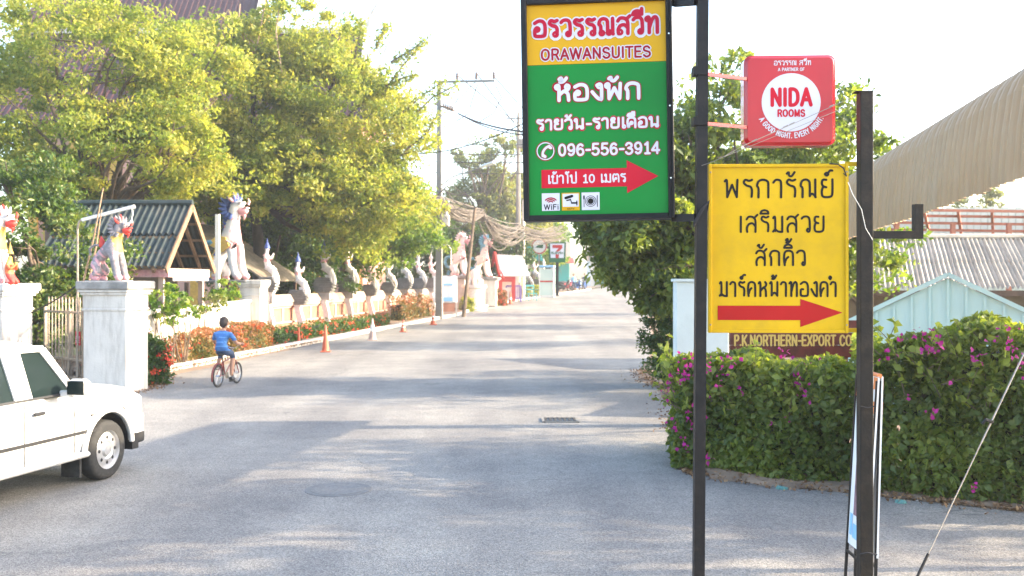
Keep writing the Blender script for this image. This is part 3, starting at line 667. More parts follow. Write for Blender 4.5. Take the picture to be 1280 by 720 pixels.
# ------------------------------------------------------------------ temple behind the trees
def ribbed_roof(mb, a, b, c, d, nrib, wd=.06, h=.05, m=0):
    """a-b ridge (left,right), d-c eave (left,right); ribs run ridge to eave"""
    a, b, c, d = map(Vector, (a, b, c, d)); nrm = (b - a).cross(d - a).normalized()
    if nrm.z < 0: nrm = -nrm
    mb.add([a, b, c, d, a - nrm * .08, b - nrm * .08, c - nrm * .08, d - nrm * .08], [(0, 3, 2, 1), (4, 5, 6, 7), (3, 7, 6, 2), (0, 4, 7, 3), (1, 2, 6, 5), (0, 1, 5, 4)], m)
    for i in range(nrib + 1):
        t = i / nrib; p, q = a.lerp(b, t), d.lerp(c, t); mb.beam(p + nrm * h * .4, q + nrm * h * .4, wd, h, m, up=nrm)
def temple():
    t = thing('temple_hall', 'pink temple hall with tiered dark purple roofs behind the trees at upper left', 'temple', (-20, 62, 0))
    o = Vector((-20, 62, 0))
    def q(px, py, Y): return P3(px, py, Y) - o
    w_ = MB(); x0 = PX(30, 61) + 20; x1 = PX(452, 61) + 20
    w_.box(((x0 + x1) / 2, 5, 6.2), (x1 - x0, 11, 12.4)); w_.build('wall', M['pink_wall'], t)
    pl = MB(); pl.box((0, 0, 6.2), (.5, .3, 12.2)); pl.box((0, -.1, .6), (.7, .4, 1.2)); pl.box((0, -.1, 11.6), (.75, .45, .5)); me = pl.mesh('pilaster', M['gold'])
    n = 8
    for i in range(n + 1): ob = link('pilaster', me, t); ob.location = (x0 + .4 + (x1 - x0 - .8) * i / n, -.6, 0)
    for i in range(n):
        xc = x0 + .4 + (x1 - x0 - .8) * (i + .5) / n; wn = MB(); wn.box((xc, -.54, 5.2), (1.3, .14, 3.4)); wo = wn.build('window', M['gold'], t)
        wp = MB(); wp.box((xc - .28, -.62, 5.2), (.5, .06, 3)); wp.box((xc + .28, -.62, 5.2), (.5, .06, 3)); wp.build('shutter', M['dark_wood'], wo)
    # lower, middle, upper roofs: slope seen from the street
    for k, (pxa, pxb, ytop, ybot, Yr_, Ye, nr) in enumerate(((20, 470, 92, 150, 63.5, 59.5, 60), (40, 455, 42, 96, 66, 62.5, 56), (58, 330, -18, 48, 70, 65.5, 40))):
        r = MB(); a, b = q(pxa, ytop, Yr_), q(pxb, ytop, Yr_); d = q(pxa, ybot, Ye); c = q(pxb, ybot, Ye); d.x = a.x; c.x = b.x + (.3 if k else .3)
        ribbed_roof(r, a, b, c, d, nr, .1, .07)
        back = Vector((0, 2 * (a.y - d.y), 0)); d2, c2 = d + back, c + back
        r.add([a, b, c2, d2], [(0, 1, 2, 3)]); r.build('roof', M['roof_purple'], t)
        g = MB(); g.beam(b + Vector((.15, 0, .1)), c + Vector((.15, -.2, .1)), .28, .5); g.beam(a + Vector((0, 0, .15)), b + Vector((0, 0, .15)), .4, .35)
        g.build('bargeboard', M['white_paint'], t)
        gb = MB(); gb.add([b + Vector((-.1, 0, -.1)), c + Vector((-.1, 0, -.1)), c2 + Vector((-.1, 0, -.1))], [(0, 1, 2)]); gb.build('gable', M['gold'], t)
        fin = MB(); bz = b + Vector((.15, -.1, .2)); fin.tube([bz, bz + Vector((.25, 0, .5)), bz + Vector((.35, 0, 1.0)), bz + Vector((.75, 0, 1.7)), bz + Vector((.95, 0, 2.5))], [.22, .2, .15, .11, .03], 6)
        fin.tube([bz + Vector((.35, 0, 1.0)), bz + Vector((.75, 0, .95))], [.12, .04], 5); fin.build('finial', M['white_paint'], t)
        lo = c + Vector((.2, -.2, .2)); f2 = MB(); f2.tube([lo, lo + Vector((.4, -.1, .3)), lo + Vector((.5, -.1, .9))], [.2, .14, .03], 6); f2.build('finial', M['gold'], t)
temple()

# ------------------------------------------------------------------ pavilion with the green corrugated roof
def pavilion():
    o = Vector((-9.6, 27.4, 0)); t = thing('pavilion', 'open wooden pavilion with dark green corrugated gable roof behind the white wall', 'pavilion', tuple(o))
    xr = -9.35 - o.x; xl = xr - 3.6; Ye, Yc, zr, ze = 26.9 - o.y, 29.0 - o.y, 4.33, 2.5
    # every corrugated sheet of the roof
    ns = 5; W = (xr - xl) / ns
    def sheet_(x0, y0, z0, y1, z1):
        b = MB(); nC = 4; v = []; k = nC * 6
        for j, (yy, zz) in enumerate(((y0, z0), ((y0 + y1) / 2, (z0 + z1) / 2), (y1, z1))):
            for i in range(k + 1): v.append((x0 + W * 1.02 * i / k, yy, zz + .05 * math.cos(2 * PI * i / 6) + (.03 if j < 2 else 0)))
        f = [(j * (k + 1) + i, j * (k + 1) + i + 1, (j + 1) * (k + 1) + i + 1, (j + 1) * (k + 1) + i) for j in range(2) for i in range(k)]
        b.add(v, f); b.build('roof_sheet', M['roof_green'], t, smooth=70)
    ym = (Ye + Yc) / 2; zm = (zr + ze) / 2
    for i in range(ns):
        sheet_(xl + W * i, ym + .05, zm - .03, Ye, ze); sheet_(xl + W * i, Yc, zr, ym - .02, zm + .02)
        sheet_(xl + W * i, Yc, zr, 2 * Yc - Ye, ze)
    b = MB(); b.tube([(xl, Yc, zr + .06), (xr + .05, Yc, zr + .06)], .1, 8); b.build('ridge_cap', M['roof_green'], t)
    for s in (-1, 1):
        b = MB(); b.beam((xr + .03, Yc, zr - .04), (xr + .03, Yc + s * (Yc - Ye) * 1.04, ze - .1), .05, .18); b.build('bargeboard', M['wood'], t)
        b = MB(); b.beam((xr - .9, Yc, zr - .12), (xr - .9, Yc + s * (Yc - Ye), ze - .12), .08, .1); b.build('rafter', M['wood'], t)
        b = MB(); b.beam((xr - .35, Yc, zr - .12), (xr - .35, Yc + s * (Yc - Ye), ze - .12), .08, .1); b.build('rafter', M['wood'], t)
        for x in (xl + .3, xr - .25):
            b = MB(); b.box((x, Yc + s * (Yc - Ye) * .82, 1.2), (.14, .14, 2.5)); b.build('post', M['pink_rail'], t)
    for k, u in enumerate((.25, .5, .75, .96)):
        for s in (-1, 1):
            b = MB(); b.beam((xl, Yc + s * (Yc - Ye) * u, zr - (zr - ze) * u - .07), (xr, Yc + s * (Yc - Ye) * u, zr - (zr - ze) * u - .07), .07, .07); b.build('purlin', M['wood'], t)
    b = MB(); b.box(((xl + xr) / 2, Ye + .22, 2.33), (xr - xl, .06, .2)); b.build('fascia', M['statue_pink'], t)
    b = MB(); b.box((xr - .05, Yc, 2.35), (.08, 2 * (Yc - Ye) * .86, .24)); b.build('tie_beam', M['pink_rail'], t)
    b = MB(); b.box(((xl + xr) / 2 - .4, Yc + 1.2, 1.2), (xr - xl - .8, .08, 2.3)); b.build('back_wall', M['brown_wall'], t)
    # small scalloped valance under the gable
    b = MB()
    for i in range(16): b.box((xr + .04, Ye + .5 + i * .2, 2.18), (.03, .15, .1))
    b.build('valance', M['cream_wall'], t)
pavilion()
def shelter():
    Y = 41.5; o = Vector((PX(320, Y), Y, 0)); t = thing('roof_shelter', 'low shelter with sloping weathered brown roof behind the first praying statue', 'shelter', tuple(o), ROADROT)
    for k in range(6):
        x0 = -2.6 + k * .62; b = MB(); zt = lambda x: 2.15 + (1.2 - x) * .62
        b.add([(x0, -2, zt(x0) + .03), (x0 + .66, -2, zt(x0 + .66)), (x0 + .66, 2.5, zt(x0 + .66)), (x0, 2.5, zt(x0) + .03), (x0, -2, zt(x0) - .05), (x0 + .66, -2, zt(x0 + .66) - .08), (x0 + .66, 2.5, zt(x0 + .66) - .08), (x0, 2.5, zt(x0) - .05)],
              [(0, 1, 2, 3), (7, 6, 5, 4), (0, 4, 5, 1), (1, 5, 6, 2), (2, 6, 7, 3), (3, 7, 4, 0)]); b.build('roof_board', M['thatch'], t)
    for x, y in ((-2.2, -1.8), (.9, -1.8), (-2.2, 2.2), (.9, 2.2)):
        b = MB(); b.box((x, y, 1.0), (.12, .12, 2.1)); b.build('post', M['dark_wood'], t)
shelter()

# ------------------------------------------------------------------ metal gate with its notice
def gate():
    A = P3(57, 400, 21.6); B = P3(104.5, 400, 20.4); A.z = B.z = 0; d = B - A; L = d.length; rz = math.atan2(d.y, d.x)
    t = thing('metal_gate', 'rusty cream painted metal bar gate between the two white pillars', 'gate', tuple(A), rz); H = 1.5
    f = MB()
    for x in (0, L): f.box((x, 0, H * .5 + .08), (.06, .06, H))
    for z in (H - .02, .5, .12): f.box((L / 2, 0, z), (L, .045, .045))
    f.box((L * .64, 0, H * .5 + .05), (.1, .05, H)); f.build('frame', M['gate_paint'], t)
    n = 11
    b = MB(); b.box((0, 0, H * .5 + .17), (.022, .022, H - .02)); b.lathe([(.02, H + .02), (.022, H + .06), (.003, H + .16)], (0, 0, .14), n=6); me = b.mesh('bar', M['gate_paint'])
    for i in range(1, n):
        o = link('bar', me, t); o.location = (L * i / n, 0, 0)
    b = MB()
    for s in (1, -1):
        pts = [(L * .82 + s * L * .16 * math.cos(a), -.03, .14 + .34 * math.sin(a)) for a in np.linspace(0, PI, 9)]; b.tube(pts, .012, 6)
        b.tube([(L * .82 + s * L * .08 * math.cos(a), -.03, .14 + .2 * math.sin(a)) for a in np.linspace(0, PI, 9)], .012, 6)
    b.build('scroll_work', M['gate_paint'], t)
    o = P3(97.5, 423, 20.1); s = thing('notice_plate', 'small crimson notice plate with white lettering wired to the gate bars', 'sign', tuple(o), rz)
    b = MB(); b.box((0, 0, 0), (.215, .012, .28)); b.build('plate', M['ink_pinkred'], s)
    b = MB(); rr = random.Random(2)
    for k in range(4):
        x = -.085
        while x < .07:
            wv = rr.uniform(.012, .03); b.box((x + wv / 2, -.0075, .03 - k * .035), (wv, .002, .014)); x += wv + .008
    b.lathe([(.022, 0), (.022, .003)], (0, -.008, .085), n=10); b.build('lettering', M['ink_white'], s)
gate()

# ------------------------------------------------------------------ right side: awning, roofs, board, wall
def awning():
    A = Vector((PX(1066, 15.4), 15.4, PZ(231, 15.4) + .05)); B = Vector((4.42, 7.2, 4.0)); d = (B - A); L = Vector((d.x, d.y, 0)).length
    t = thing('corrugated_awning', 'beige corrugated metal roof edge curving down, lit from behind at upper right', 'awning', tuple(A), math.atan2(d.y, d.x))
    slope = d.z / L; n = 26; W = L / n
    def prof():      # local: u = outward (to the road side) positive y?, z
        P = []
        for a in np.linspace(PI * .5, 0, 7): P.append((.40 * math.cos(a), .40 * math.sin(a)))
        return [(-.85, .44), (-.5, .43), (-.2, .41)] + P + [(.43, -.2), (.45, -.42), (.46, -.64)]
    pr = prof(); sgn = -1
    for i in range(n):
        b = MB(); k = 12; v = []; x0 = i * W; jit = random.Random(i).uniform(-.012, .012)
        for j, (u, z) in enumerate(pr):
            tx, tz = (pr[min(j + 1, len(pr) - 1)][0] - pr[max(j - 1, 0)][0], pr[min(j + 1, len(pr) - 1)][1] - pr[max(j - 1, 0)][1]); ln = math.hypot(tx, tz); nu, nz = -tz / ln, tx / ln
            if nz < 0 and nu < 0: nu, nz = -nu, -nz
            for q in range(k + 1):
                ph = q % 6; off = (.0, .0, .018, .03, .03, .018)[ph] * 1.5 + (.012 if q > k - 2 else 0)
                if j == len(pr) - 1: zz = z + jit
                else: zz = z
                x = x0 + W * 1.14 * q / k; v.append((x, sgn * (u + nu * off), zz - .40 + nz * off + x * slope))
        f = [(j * (k + 1) + q, j * (k + 1) + q + 1, (j + 1) * (k + 1) + q + 1, (j + 1) * (k + 1) + q) for j in range(len(pr) - 1) for q in range(k)]
        b.add(v, f); b.build('roof_sheet', M['awning'], t)
    b = MB(); b.beam((0, .35, -.2), (L, .35, -.2 + L * slope), .06, .1); b.beam((0, .8, -.02), (L, .8, L * slope - .02), .05, .08); b.build('purlin', M['red_steel'], t)
    for x in (L * .95,):
        b = MB(); b.box((x, 1.2, -1.9), (.1, .1, 4.0)); b.build('post', M['dark_post'], t)
awning()
def long_roof():
    Y0, Y1 = 24, 27.5; t = thing('long_shed', 'long shed with low weathered corrugated roof and brown shaded wall behind the hedge', 'shed', (8, Y0, 0))
    ze, zr = PZ(361, Y0), PZ(299, Y1); x0, x1 = PX(1000, Y0) - 8, PX(1500, Y0) - 8; n = 20; W = (x1 - x0) / n; rise = (Y1 - Y0)
    for i in range(n):
        for row in range(2):
            b = MB(); k = 16; v = []
            for j in range(2):
                u = row * .5 + j * .54; u = min(u, 1.02)
                for q in range(k + 1):
                    x = x0 + i * W + W * 1.03 * q / k
                    v.append((x + u * 1.15, u * rise, ze + (zr - ze) * u + .045 * math.cos(2 * PI * q / 4) + (.0 if row else .03) * (1 - j) + row * .03))
            f = [(q, q + 1, k + 1 + q + 1, k + 1 + q) for q in range(k)]; b.add(v, f); b.build('roof_sheet', M['asb_roof'], t, smooth=80)
    b = MB(); b.tube([(x0 + 1.15, rise, zr + .06), (x1 + 1.15, rise, zr + .06)], .09, 8); b.build('ridge_cap', M['asb_roof'], t)
    b = MB(); b.box(((x0 + x1) / 2, .5, ze / 2), (x1 - x0, .15, ze - .1)); b.build('wall', M['brown_wall'], t)
    b = MB(); b.box(((x0 + x1) / 2, .02, ze - .11), (x1 - x0, .05, .14)); b.build('fascia', M['dark_wood'], t)
    for i in range(5):
        b = MB(); b.box((x0 + 1 + i * (x1 - x0 - 2) / 4, .1, ze / 2), (.12, .12, ze - .15)); b.build('post', M['wood'], t)
long_roof()
def aqua_gable():
    Y = 16; a = P3(1185, 343, Y); t = thing('gabled_kiosk', 'pale aqua ribbed gable of a small kiosk peeking over the hedge', 'kiosk', (a.x, Y, 0), R(-24))
    W = 1.55; zt = a.z; zb = zt - .98; hw = 1.95
    g = MB(); g.prism([(-hw + .1, zb), (hw - .1, zb), (0, zt - .06)], (0, 0, 0), (1, 0, 0), (0, 0, 1), (0, 1, 0), .04); g.build('gable_panel', M['aqua'], t)
    g = MB(); g.box((0, 1.3, (zb) / 2), (2 * hw - .5, 2.5, zb)); g.build('wall', M['aqua'], t)
    for s in (-1, 1):
        b = MB(); b.beam((0, .0, zt), (s * hw, .0, zb - .02), .12, .07); b.build('bargeboard', M['aqua'], t)
        b = MB(); b.add([(0, -.05, zt + .02), (s * (hw + .1), -.05, zb - .03), (s * (hw + .1), 2.7, zb - .03), (0, 2.7, zt + .02)], [(0, 1, 2, 3)]); b.build('roof_panel', M['aqua'], t)
    for i in range(-6, 7):
        x = i * .27; h = (zt - zb) * (1 - abs(x) / hw) - .07
        if h > .05: b = MB(); b.box((x, -.018, zb + h / 2), (.035, .036, h)); b.build('rib', M['aqua'], t)
aqua_gable()
def steel_frame_shed():
    Y = 34; t = thing('steel_frame_shed', 'open red steel roof frame above a pale panel fence, washed out by the sun', 'shed', (12, Y, 0))
    x0, x1 = PX(1102, Y) - 12, PX(1420, Y) - 12
    for k, (py, dy) in enumerate(((262, 0), (268, 0), (276, 0), (284, 0), (292, 0))):
        b = MB(); b.beam((x0 + k * .3, k * .5, PZ(py, Y)), (x1, k * .5, PZ(py + 4, Y)), .1, .09); b.build('purlin', M['red_steel'], t)
    for i in range(8):
        x = x0 + .3 + i * (x1 - x0 - .6) / 7; b = MB(); b.beam((x, 0, PZ(264, Y)), (x + 1.2, 2.4, PZ(290, Y)), .09, .14); b.build('rafter', M['red_steel'], t)
    for i in range(5):
        x = x0 + .6 + i * (x1 - x0 - 1) / 4; b = MB(); b.box((x, .2, 2), (.14, .14, 4.2)); b.build('post', M['red_steel'], t)
    n = 34
    pm = MB(); pm.box((0, 2.6, PZ(290, Y) - 1.2), ((x1 - x0) / n * .92, .05, 4.4)); me = pm.mesh('fence_panel', M['pale_panel'])
    for i in range(n):
        o = link('fence_panel', me, t); o.location = (x0 + (x1 - x0) * (i + .5) / n, 0, .05 * (i % 2))
steel_frame_shed()
def company_board():
    Y = 11.9; A = P3(912, 447, Y); B = P3(1078, 447, Y); W = B.x - A.x; H = 47 / F_PX * Y; t = thing('company_board', 'long maroon wooden board with gold company lettering behind the hedge', 'sign', (A.x, Y, A.z))
    def fn(x, y, z): return (x, -.03 - z, y)
    n = 3
    for i in range(n):
        b = MB(); b.box((W / 2, 0, H * (i + .5) / n), (W, .05 + .004 * (i % 2), H / n - .006), bev=.004); b.build('plank', M['maroon_board'], t)
    b = MB(); lettering(b, 'P.K.NORTHERN-EXPORT CO.,LTD.', .05, W + .13, H * .33, .118, .022, fn, .004, sp=.1); b.build('lettering', M['ink_gold'], t, fix=False)
    for x in (.2, W - .2):
        b = MB(); b.box((x, .06, -A.z / 2), (.08, .06, A.z + H)); b.build('post', M['wood'], t)
company_board()
def pale_wall_():
    Y = 14.5; A = P3(846, 352, Y); B = P3(912, 352, Y); t = thing('entrance_wall', 'plain pale grey rendered wall end standing behind the bougainvillea hedge', 'wall', ((A.x + B.x) / 2, Y + .2, 0))
    b = MB(); b.box((0, 0, A.z / 2), (B.x - A.x, .3, A.z), bev=.01); b.build('wall_face', M['pale_wall'], t)
    b = MB(); b.box((0, .0, A.z + .02), (B.x - A.x + .05, .36, .04)); b.build('coping', M['pale_wall'], t)
pale_wall_()

# ------------------------------------------------------------------ utility poles and wires
def utility_pole():
    Y = 55; X = PX(549, Y); t = thing('utility_pole', 'tall square concrete utility pole with insulator crossarm and street lamp', 'pole', (X, Y, 0), ROADROT)
    H = PZ(105, Y); b = MB(); vs = []
    for z, h in ((-.3, .19), (H, .1)): vs += [(-h, -h * .9, z), (h, -h * .9, z), (h, h * .9, z), (-h, h * .9, z)]
    b.add(vs, [(3, 2, 1, 0), (4, 5, 6, 7), (0, 1, 5, 4), (1, 2, 6, 5), (2, 3, 7, 6), (3, 0, 4, 7)]); b.build('shaft', M['concrete'], t)
    z1 = PZ(103, Y); xa = (620 - 549) / F_PX * Y; b = MB(); b.beam((-.25, -.15, z1), (xa, -.35, z1 - .06), .1, .12); b.build('crossarm', M['concrete'], t)
    b = MB(); b.beam((.05, -.12, PZ(148, Y)), ((597 - 549) / F_PX * Y, -.3, z1 - .05), .05); b.build('brace', M['steel'], t)
    for px in (573, 597, 619):
        x = (px - 549) / F_PX * Y; b = MB(); b.lathe([(.05, .05), (.08, .12), (.05, .18), (.09, .24), (.05, .3), (.08, .36), (.04, .42), (.03, .48)], (x, -.3, z1), 8); b.build('insulator', M['dark_wood'], t)
    b = MB(); b.beam((-.3, .5, PZ(128, Y)), (1.0, -1.0, PZ(143, Y)), .1, .1); b.build('lower_crossarm', M['wood'], t)
    for k in range(5):
        u = .45 + k * .12; p = Vector((-.3, .5, PZ(128, Y))).lerp(Vector((1.0, -1.0, PZ(143, Y))), u); b = MB(); b.lathe([(.04, 0), (.07, .06), (.04, .12), (.06, .2)], tuple(p), 8); b.build('insulator', M['dark_wood'], t)
    b = MB(); b.tube([(.1, 0, PZ(232, Y)), (.8, -.3, PZ(222, Y)), (1.9, -.7, PZ(216, Y)), (2.5, -.9, PZ(212, Y))], .035, 6); b.build('lamp_arm', M['steel'], t)
    b = MB(); rot = Euler((0, -.25, -.35)).to_matrix(); b.box((2.85, -1.0, PZ(209, Y) - .02), (.95, .3, .14), rot=rot, bev=.06); b.build('lamp_head', M['lamp_white'], t)
    b = MB(); b.box((.42, -.1, PZ(276, Y)), (.34, .3, .62), bev=.04); b.tube([(.42, -.1, PZ(269, Y)), (.42, -.1, PZ(265, Y))], .08, 6); b.build('junction_box', M['cream_wall'], t)
    b = MB(); b.tube([(.1, -.2, PZ(308, Y)), (.55, -.3, PZ(306, Y)), (.72, -.3, PZ(312, Y)), (.72, -.3, PZ(330, Y))], .04, 6); b.build('conduit', M['cream_wall'], t)
    b = MB(); b.tube([(-.8, -.2, PZ(296, Y)), (-.15, -.2, PZ(304, Y))], .07, 8); b.build('bracket_tube', M['cream_wall'], t)
utility_pole()
def pole2():
    Y = 58; B = Vector((PX(579, Y), Y, gz(Y))); T = P3(594, 258, Y); t = thing('leaning_pole', 'thin leaning brown pole in front of the far white lion', 'pole', tuple(B))
    b = MB(); b.tube([(0, 0, -.2), tuple((T - B) * .5), tuple(T - B)], [.12, .1, .08], 8); b.build('shaft', M['bark'], t)
    Y = 78; B = Vector((PX(648, Y), Y, gz(Y) - .1)); t = thing('distant_pole', 'dark wooden pole with a small meter box near the purple barrier', 'pole', tuple(B), ROADROT)
    H = PZ(140, Y) - B.z; b = MB(); b.tube([(0, 0, 0), (0, 0, H * .55), (0, 0, H)], [.26, .2, .1], 8); b.build('shaft', M['concrete'], t)
    b = MB(); b.tube([(.45, -.3, PZ(385, Y) - B.z), (.45, -.3, PZ(250, Y) - B.z)], .1, 6); b.build('conduit', M['cream_wall'], t)
    b = MB(); b.box((.3, -.3, PZ(180, Y) - B.z), (.5, .4, .7), bev=.05); b.build('transformer', M['steel'], t)
    b = MB(); b.box((-.05, -.32, PZ(346, Y) - B.z), (.45, .2, .9), bev=.03); b.build('meter_box', M['cream_wall'], t)
    b = MB(); b.beam((-.9, -.1, PZ(148, Y) - B.z), (.9, -.1, PZ(148, Y) - B.z), .1); b.build('crossarm', M['concrete'], t)
pole2()
def sagw(mb, a, b, sag, r, n=14, m=0):
    a, b = Vector(a), Vector(b); mb.tube([a.lerp(b, i / n) - Vector((0, 0, sag * 4 * (i / n) * (1 - i / n))) for i in range(n + 1)], r, 5, m, cap=False)
def wires():
    # high voltage lines from the crossarm running on down the street and back over the camera
    specs = [(573, 95, 655, 170, 'thin power line falling from the left crossarm insulator'), (597, 93, 657, 185, 'thin power line falling from the middle crossarm insulator'), (619, 97, 657, 142, 'thin power line falling from the right crossarm insulator')]
    for px, py, qx, qy, lab in specs:
        b = MB(); sagw(b, P3(px, py, 55), P3(qx + (qx - px) * 2.2, qy + (qy - py) * 1.6, 140), .6, .034); tag(b.build('power_line', M['wire']), lab + ' to the upper right', 'cable')
    b = MB(); sagw(b, P3(573, 142, 54), P3(700, 166, 36), .3, .045); sagw(b, P3(577, 144, 54), P3(700, 170, 36), .35, .03); tag(b.build('twisted_cable', M['wire']), 'thick black twisted cable sagging right from the lower crossarm', 'cable')
    b = MB(); sagw(b, P3(500, 192, 56), P3(700, 128, 45), .7, .03); tag(b.build('service_cable', M['wire']), 'black cable crossing the sky behind the pole from lower left to upper right', 'cable')
    b = MB()
    for x0, x1 in ((597, 570), (619, 610)):
        pts = [P3(x0, 106, 55), P3(x0 + (8 if x0 == 619 else -6), 122, 55), P3((x0 + x1) / 2 + 2, 142, 54.6), P3(x1 - (10 if x0 == 619 else 0), 152, 54.3)]
        b.tube(pts, .03, 5)
    b.tube([P3(573, 108, 55), P3(571, 126, 55), P3(568, 140, 54.5)], .02, 5)
    tag(b.build('jumper_wires', M['wire']), 'loose looping jumper wires hanging under the crossarm', 'cable')
    for k, py in enumerate((176, 188, 198, 212)):
        b = MB(); sagw(b, P3(490, py, 70), P3(720, py + 2, 75), .25, .032); tag(b.build('street_line', M['wire']), ['highest', 'second', 'third', 'lowest'][k] + ' of the four thin level lines crossing the sky behind the utility pole', 'cable')
    # the tangled bundle
    rng = random.Random(8); b = MB()
    N = [P3(430, 262, 45), P3(549, 252, 54.6), P3(601, 266, 60), P3(646, 290, 77), P3(700, 292, 84)]
    for k in range(46):
        j = lambda s: Vector((rng.uniform(-1, 1) * s, rng.uniform(-1, 1) * s * .4, rng.uniform(-1, 1) * s))
        pt = [N[0] + Vector((0, 0, rng.uniform(-.6, 1.3))), N[1] + j(.35), N[2] + j(.3), N[3] + j(.7), N[4] + j(.7)]
        sg = [rng.uniform(.1, .9), rng.uniform(.0, .7), rng.uniform(.1, 1.4), rng.uniform(.1, .6)]
        for i in range(4):
            sagw(b, pt[i], pt[i + 1], sg[i], rng.uniform(.016, .034), 9)
    for k in range(20):          # coils and drooping loops round the pole
        c = N[1] + Vector((rng.uniform(-.6, .8), -.25, rng.uniform(-.6, .9))); e = c + Vector((rng.choice((-1, 1)) * rng.uniform(1.2, 3.2), rng.uniform(-.3, .3), rng.uniform(-1.4, -.1)))
        sagw(b, c, e, rng.uniform(.3, 1.1), rng.uniform(.018, .032), 9)
    tag(b.build('cable_bundle', M['cable']), 'thick tangled bundle of grey communication cables strung between the poles', 'cable', kind=None)
wires()

# ================================================================== SIGNS
def frame_fn(o, ux, un):
    o, ux, un = Vector(o), Vector(ux).normalized(), Vector(un).normalized()
    return lambda x, y, z: tuple(o + ux * x + Vector((0, 0, y)) + un * z)
POSTX = PX(874.5, 6.0)
def green_sign():
    yl, yr = 6.23, 6.15; A = P3(655, 278, yl); B = P3(843, 272, yr); A.z = B.z = (A.z + B.z) / 2 + .0; top = PZ(-4, (yl + yr) / 2)
    ux = (B - A); W = ux.length; ux.normalize(); un = Vector((ux.y, -ux.x, 0)); H = top - A.z
    rz = math.atan2(ux.y, ux.x); t = thing('hotel_sign', 'large green and yellow hanging lightbox sign with Thai lettering, ORAWANSUITES and red arrow', 'sign', (A.x, A.y, A.z - .008), rz); t.rotation_euler = (0, -R(.85), rz)
    fn = lambda x, y, z: (x, -z, y)
    def ax(px): return (px - 655) / 188 * W
    def ay(py): return H * (275 - py) / 279.0
    b = MB(); b.box((W / 2, .065, H / 2), (W, .11, H), bev=.006); b.build('case', M['black_metal'], t)
    b = MB(); e = .036
    for x in (e / 2, W - e / 2): b.box((x, -.006, H / 2), (e, .05, H), bev=.004)
    for z in (e / 2 + .001, H - e / 2 - .001): b.box((W / 2, -.0055, z), (W - 2 * e - .002, .048, e), bev=.004)
    b.box((W - .006, -.02, H / 2), (.012, .09, H - .01), bev=.003); b.box((W / 2, -.02, .006), (W - .03, .085, .012), bev=.003)
    b.build('frame', M['black_metal'], t)
    for pz in (.18, .5, .82):
        b = MB(); b.lathe([(.006, 0), (.005, .004)], (0, 0, 0), 8); o = b.build('rivet', M['chrome'], t); o.rotation_euler = (R(90), 0, 0); o.location = (W - .02, -.032, H * pz)
    yb = ay(79)
    b = MB(); flat_poly(b, [(e, e), (W - e, e), (W - e, yb), (e, yb)], fn, -.002); b.build('green_panel', M['sign_green'], t, fix=False)
    b = MB(); flat_poly(b, [(e, yb + .002), (W - e, yb + .002), (W - e, H - e), (e, H - e)], fn, -.002); b.build('yellow_panel', M['sign_amber'], t, fix=False)
    k = W / 188
    def line(s, px0, px1, pyb, hpx, st, inner, outer, ow, loops=True, sp=.08):
        for i, (wd, mt, z) in enumerate(((st + ow, outer, .001), (st, inner, .0035))):
            b = MB(); lettering(b, s, ax(px0), ax(px1), ay(pyb), hpx * k, wd * k, fn, z, loops, sp); b.build('lettering', mt, t, fix=False)
    line('อรวรรณสวีท', 671, 826, 43, 19.5, 4.6, M['ink_pinkred'], M['ink_white'], 3.6)
    line('ORAWANSUITES', 680, 816, 72.5, 12.8, 2.5, M['ink_red'], M['ink_white'], 2.6, sp=.1)
    line('ห้องพัก', 697, 802, 124, 19, 4.4, M['ink_white'], M['ink_red'], 2.6)
    line('รายวัน-รายเดือน', 673, 825, 160, 12, 2.9, M['ink_white'], M['ink_pinkred'], 1.9, sp=.1)
    line('096-556-3914', 700, 825, 193, 13.5, 2.9, M['ink_white'], M['ink_red'], 2.0, sp=.08)
    # arrow with writing
    b = MB(); pts = [(678, 210.5), (785, 210.5), (785, 201), (824, 221.5), (785, 242), (785, 233.5), (678, 233.5)]
    flat_poly(b, [(ax(x), ay(y)) for x, y in [(678, 233.5), (785, 233.5), (785, 210.5), (678, 210.5)]], fn, .001); flat_poly(b, [(ax(x), ay(y)) for x, y in [(785, 242), (824, 221.5), (785, 201)]], fn, .001)
    b.build('arrow', M['ink_brightred'], t, fix=False)
    b = MB(); lettering(b, 'เข้าไป 10 เมตร', ax(686), ax(783), ay(227.5), 9.6 * k, 1.9 * k, fn, .002, True, .08); b.build('lettering', M['ink_white'], t, fix=False)
    # telephone in a ring
    b = MB(); cx, cy = ax(683.5), ay(187); ribbon(b, [(cx + 10.6 * k * math.cos(a), cy + 10.6 * k * math.sin(a)) for a in np.linspace(0, 2 * PI, 33)], 1.3 * k, fn, .001); b.build('telephone_ring', M['ink_white'], t, fix=False)
    b = MB(); ribbon(b, [(cx + 12 * k * math.cos(a), cy + 12 * k * math.sin(a)) for a in np.linspace(0, 2 * PI, 33)], .9 * k, fn, .001); b.build('telephone_ring', M['ink_red'], t, fix=False)
    for wd, mt, z in ((4.8, M['ink_red'], .001), (3.0, M['ink_white'], .002)):
        b = MB(); ribbon(b, smooth_pts([(cx - 3.6 * k, cy - 6 * k), (cx - 3.2 * k, cy - 1 * k), (cx + .5 * k, cy + 4 * k), (cx + 5 * k, cy + 6.4 * k)], 4), wd * k, fn, z)
        for p in ((-3.0, -5.4), (4.2, 5.6)): ribbon(b, [(cx + p[0] * k, cy + p[1] * k), (cx + (p[0] + 2.4) * k, cy + (p[1] - 1.6) * k)], (wd + .8) * k, fn, z + .0002)
        b.build('handset_icon', mt, t, fix=False)
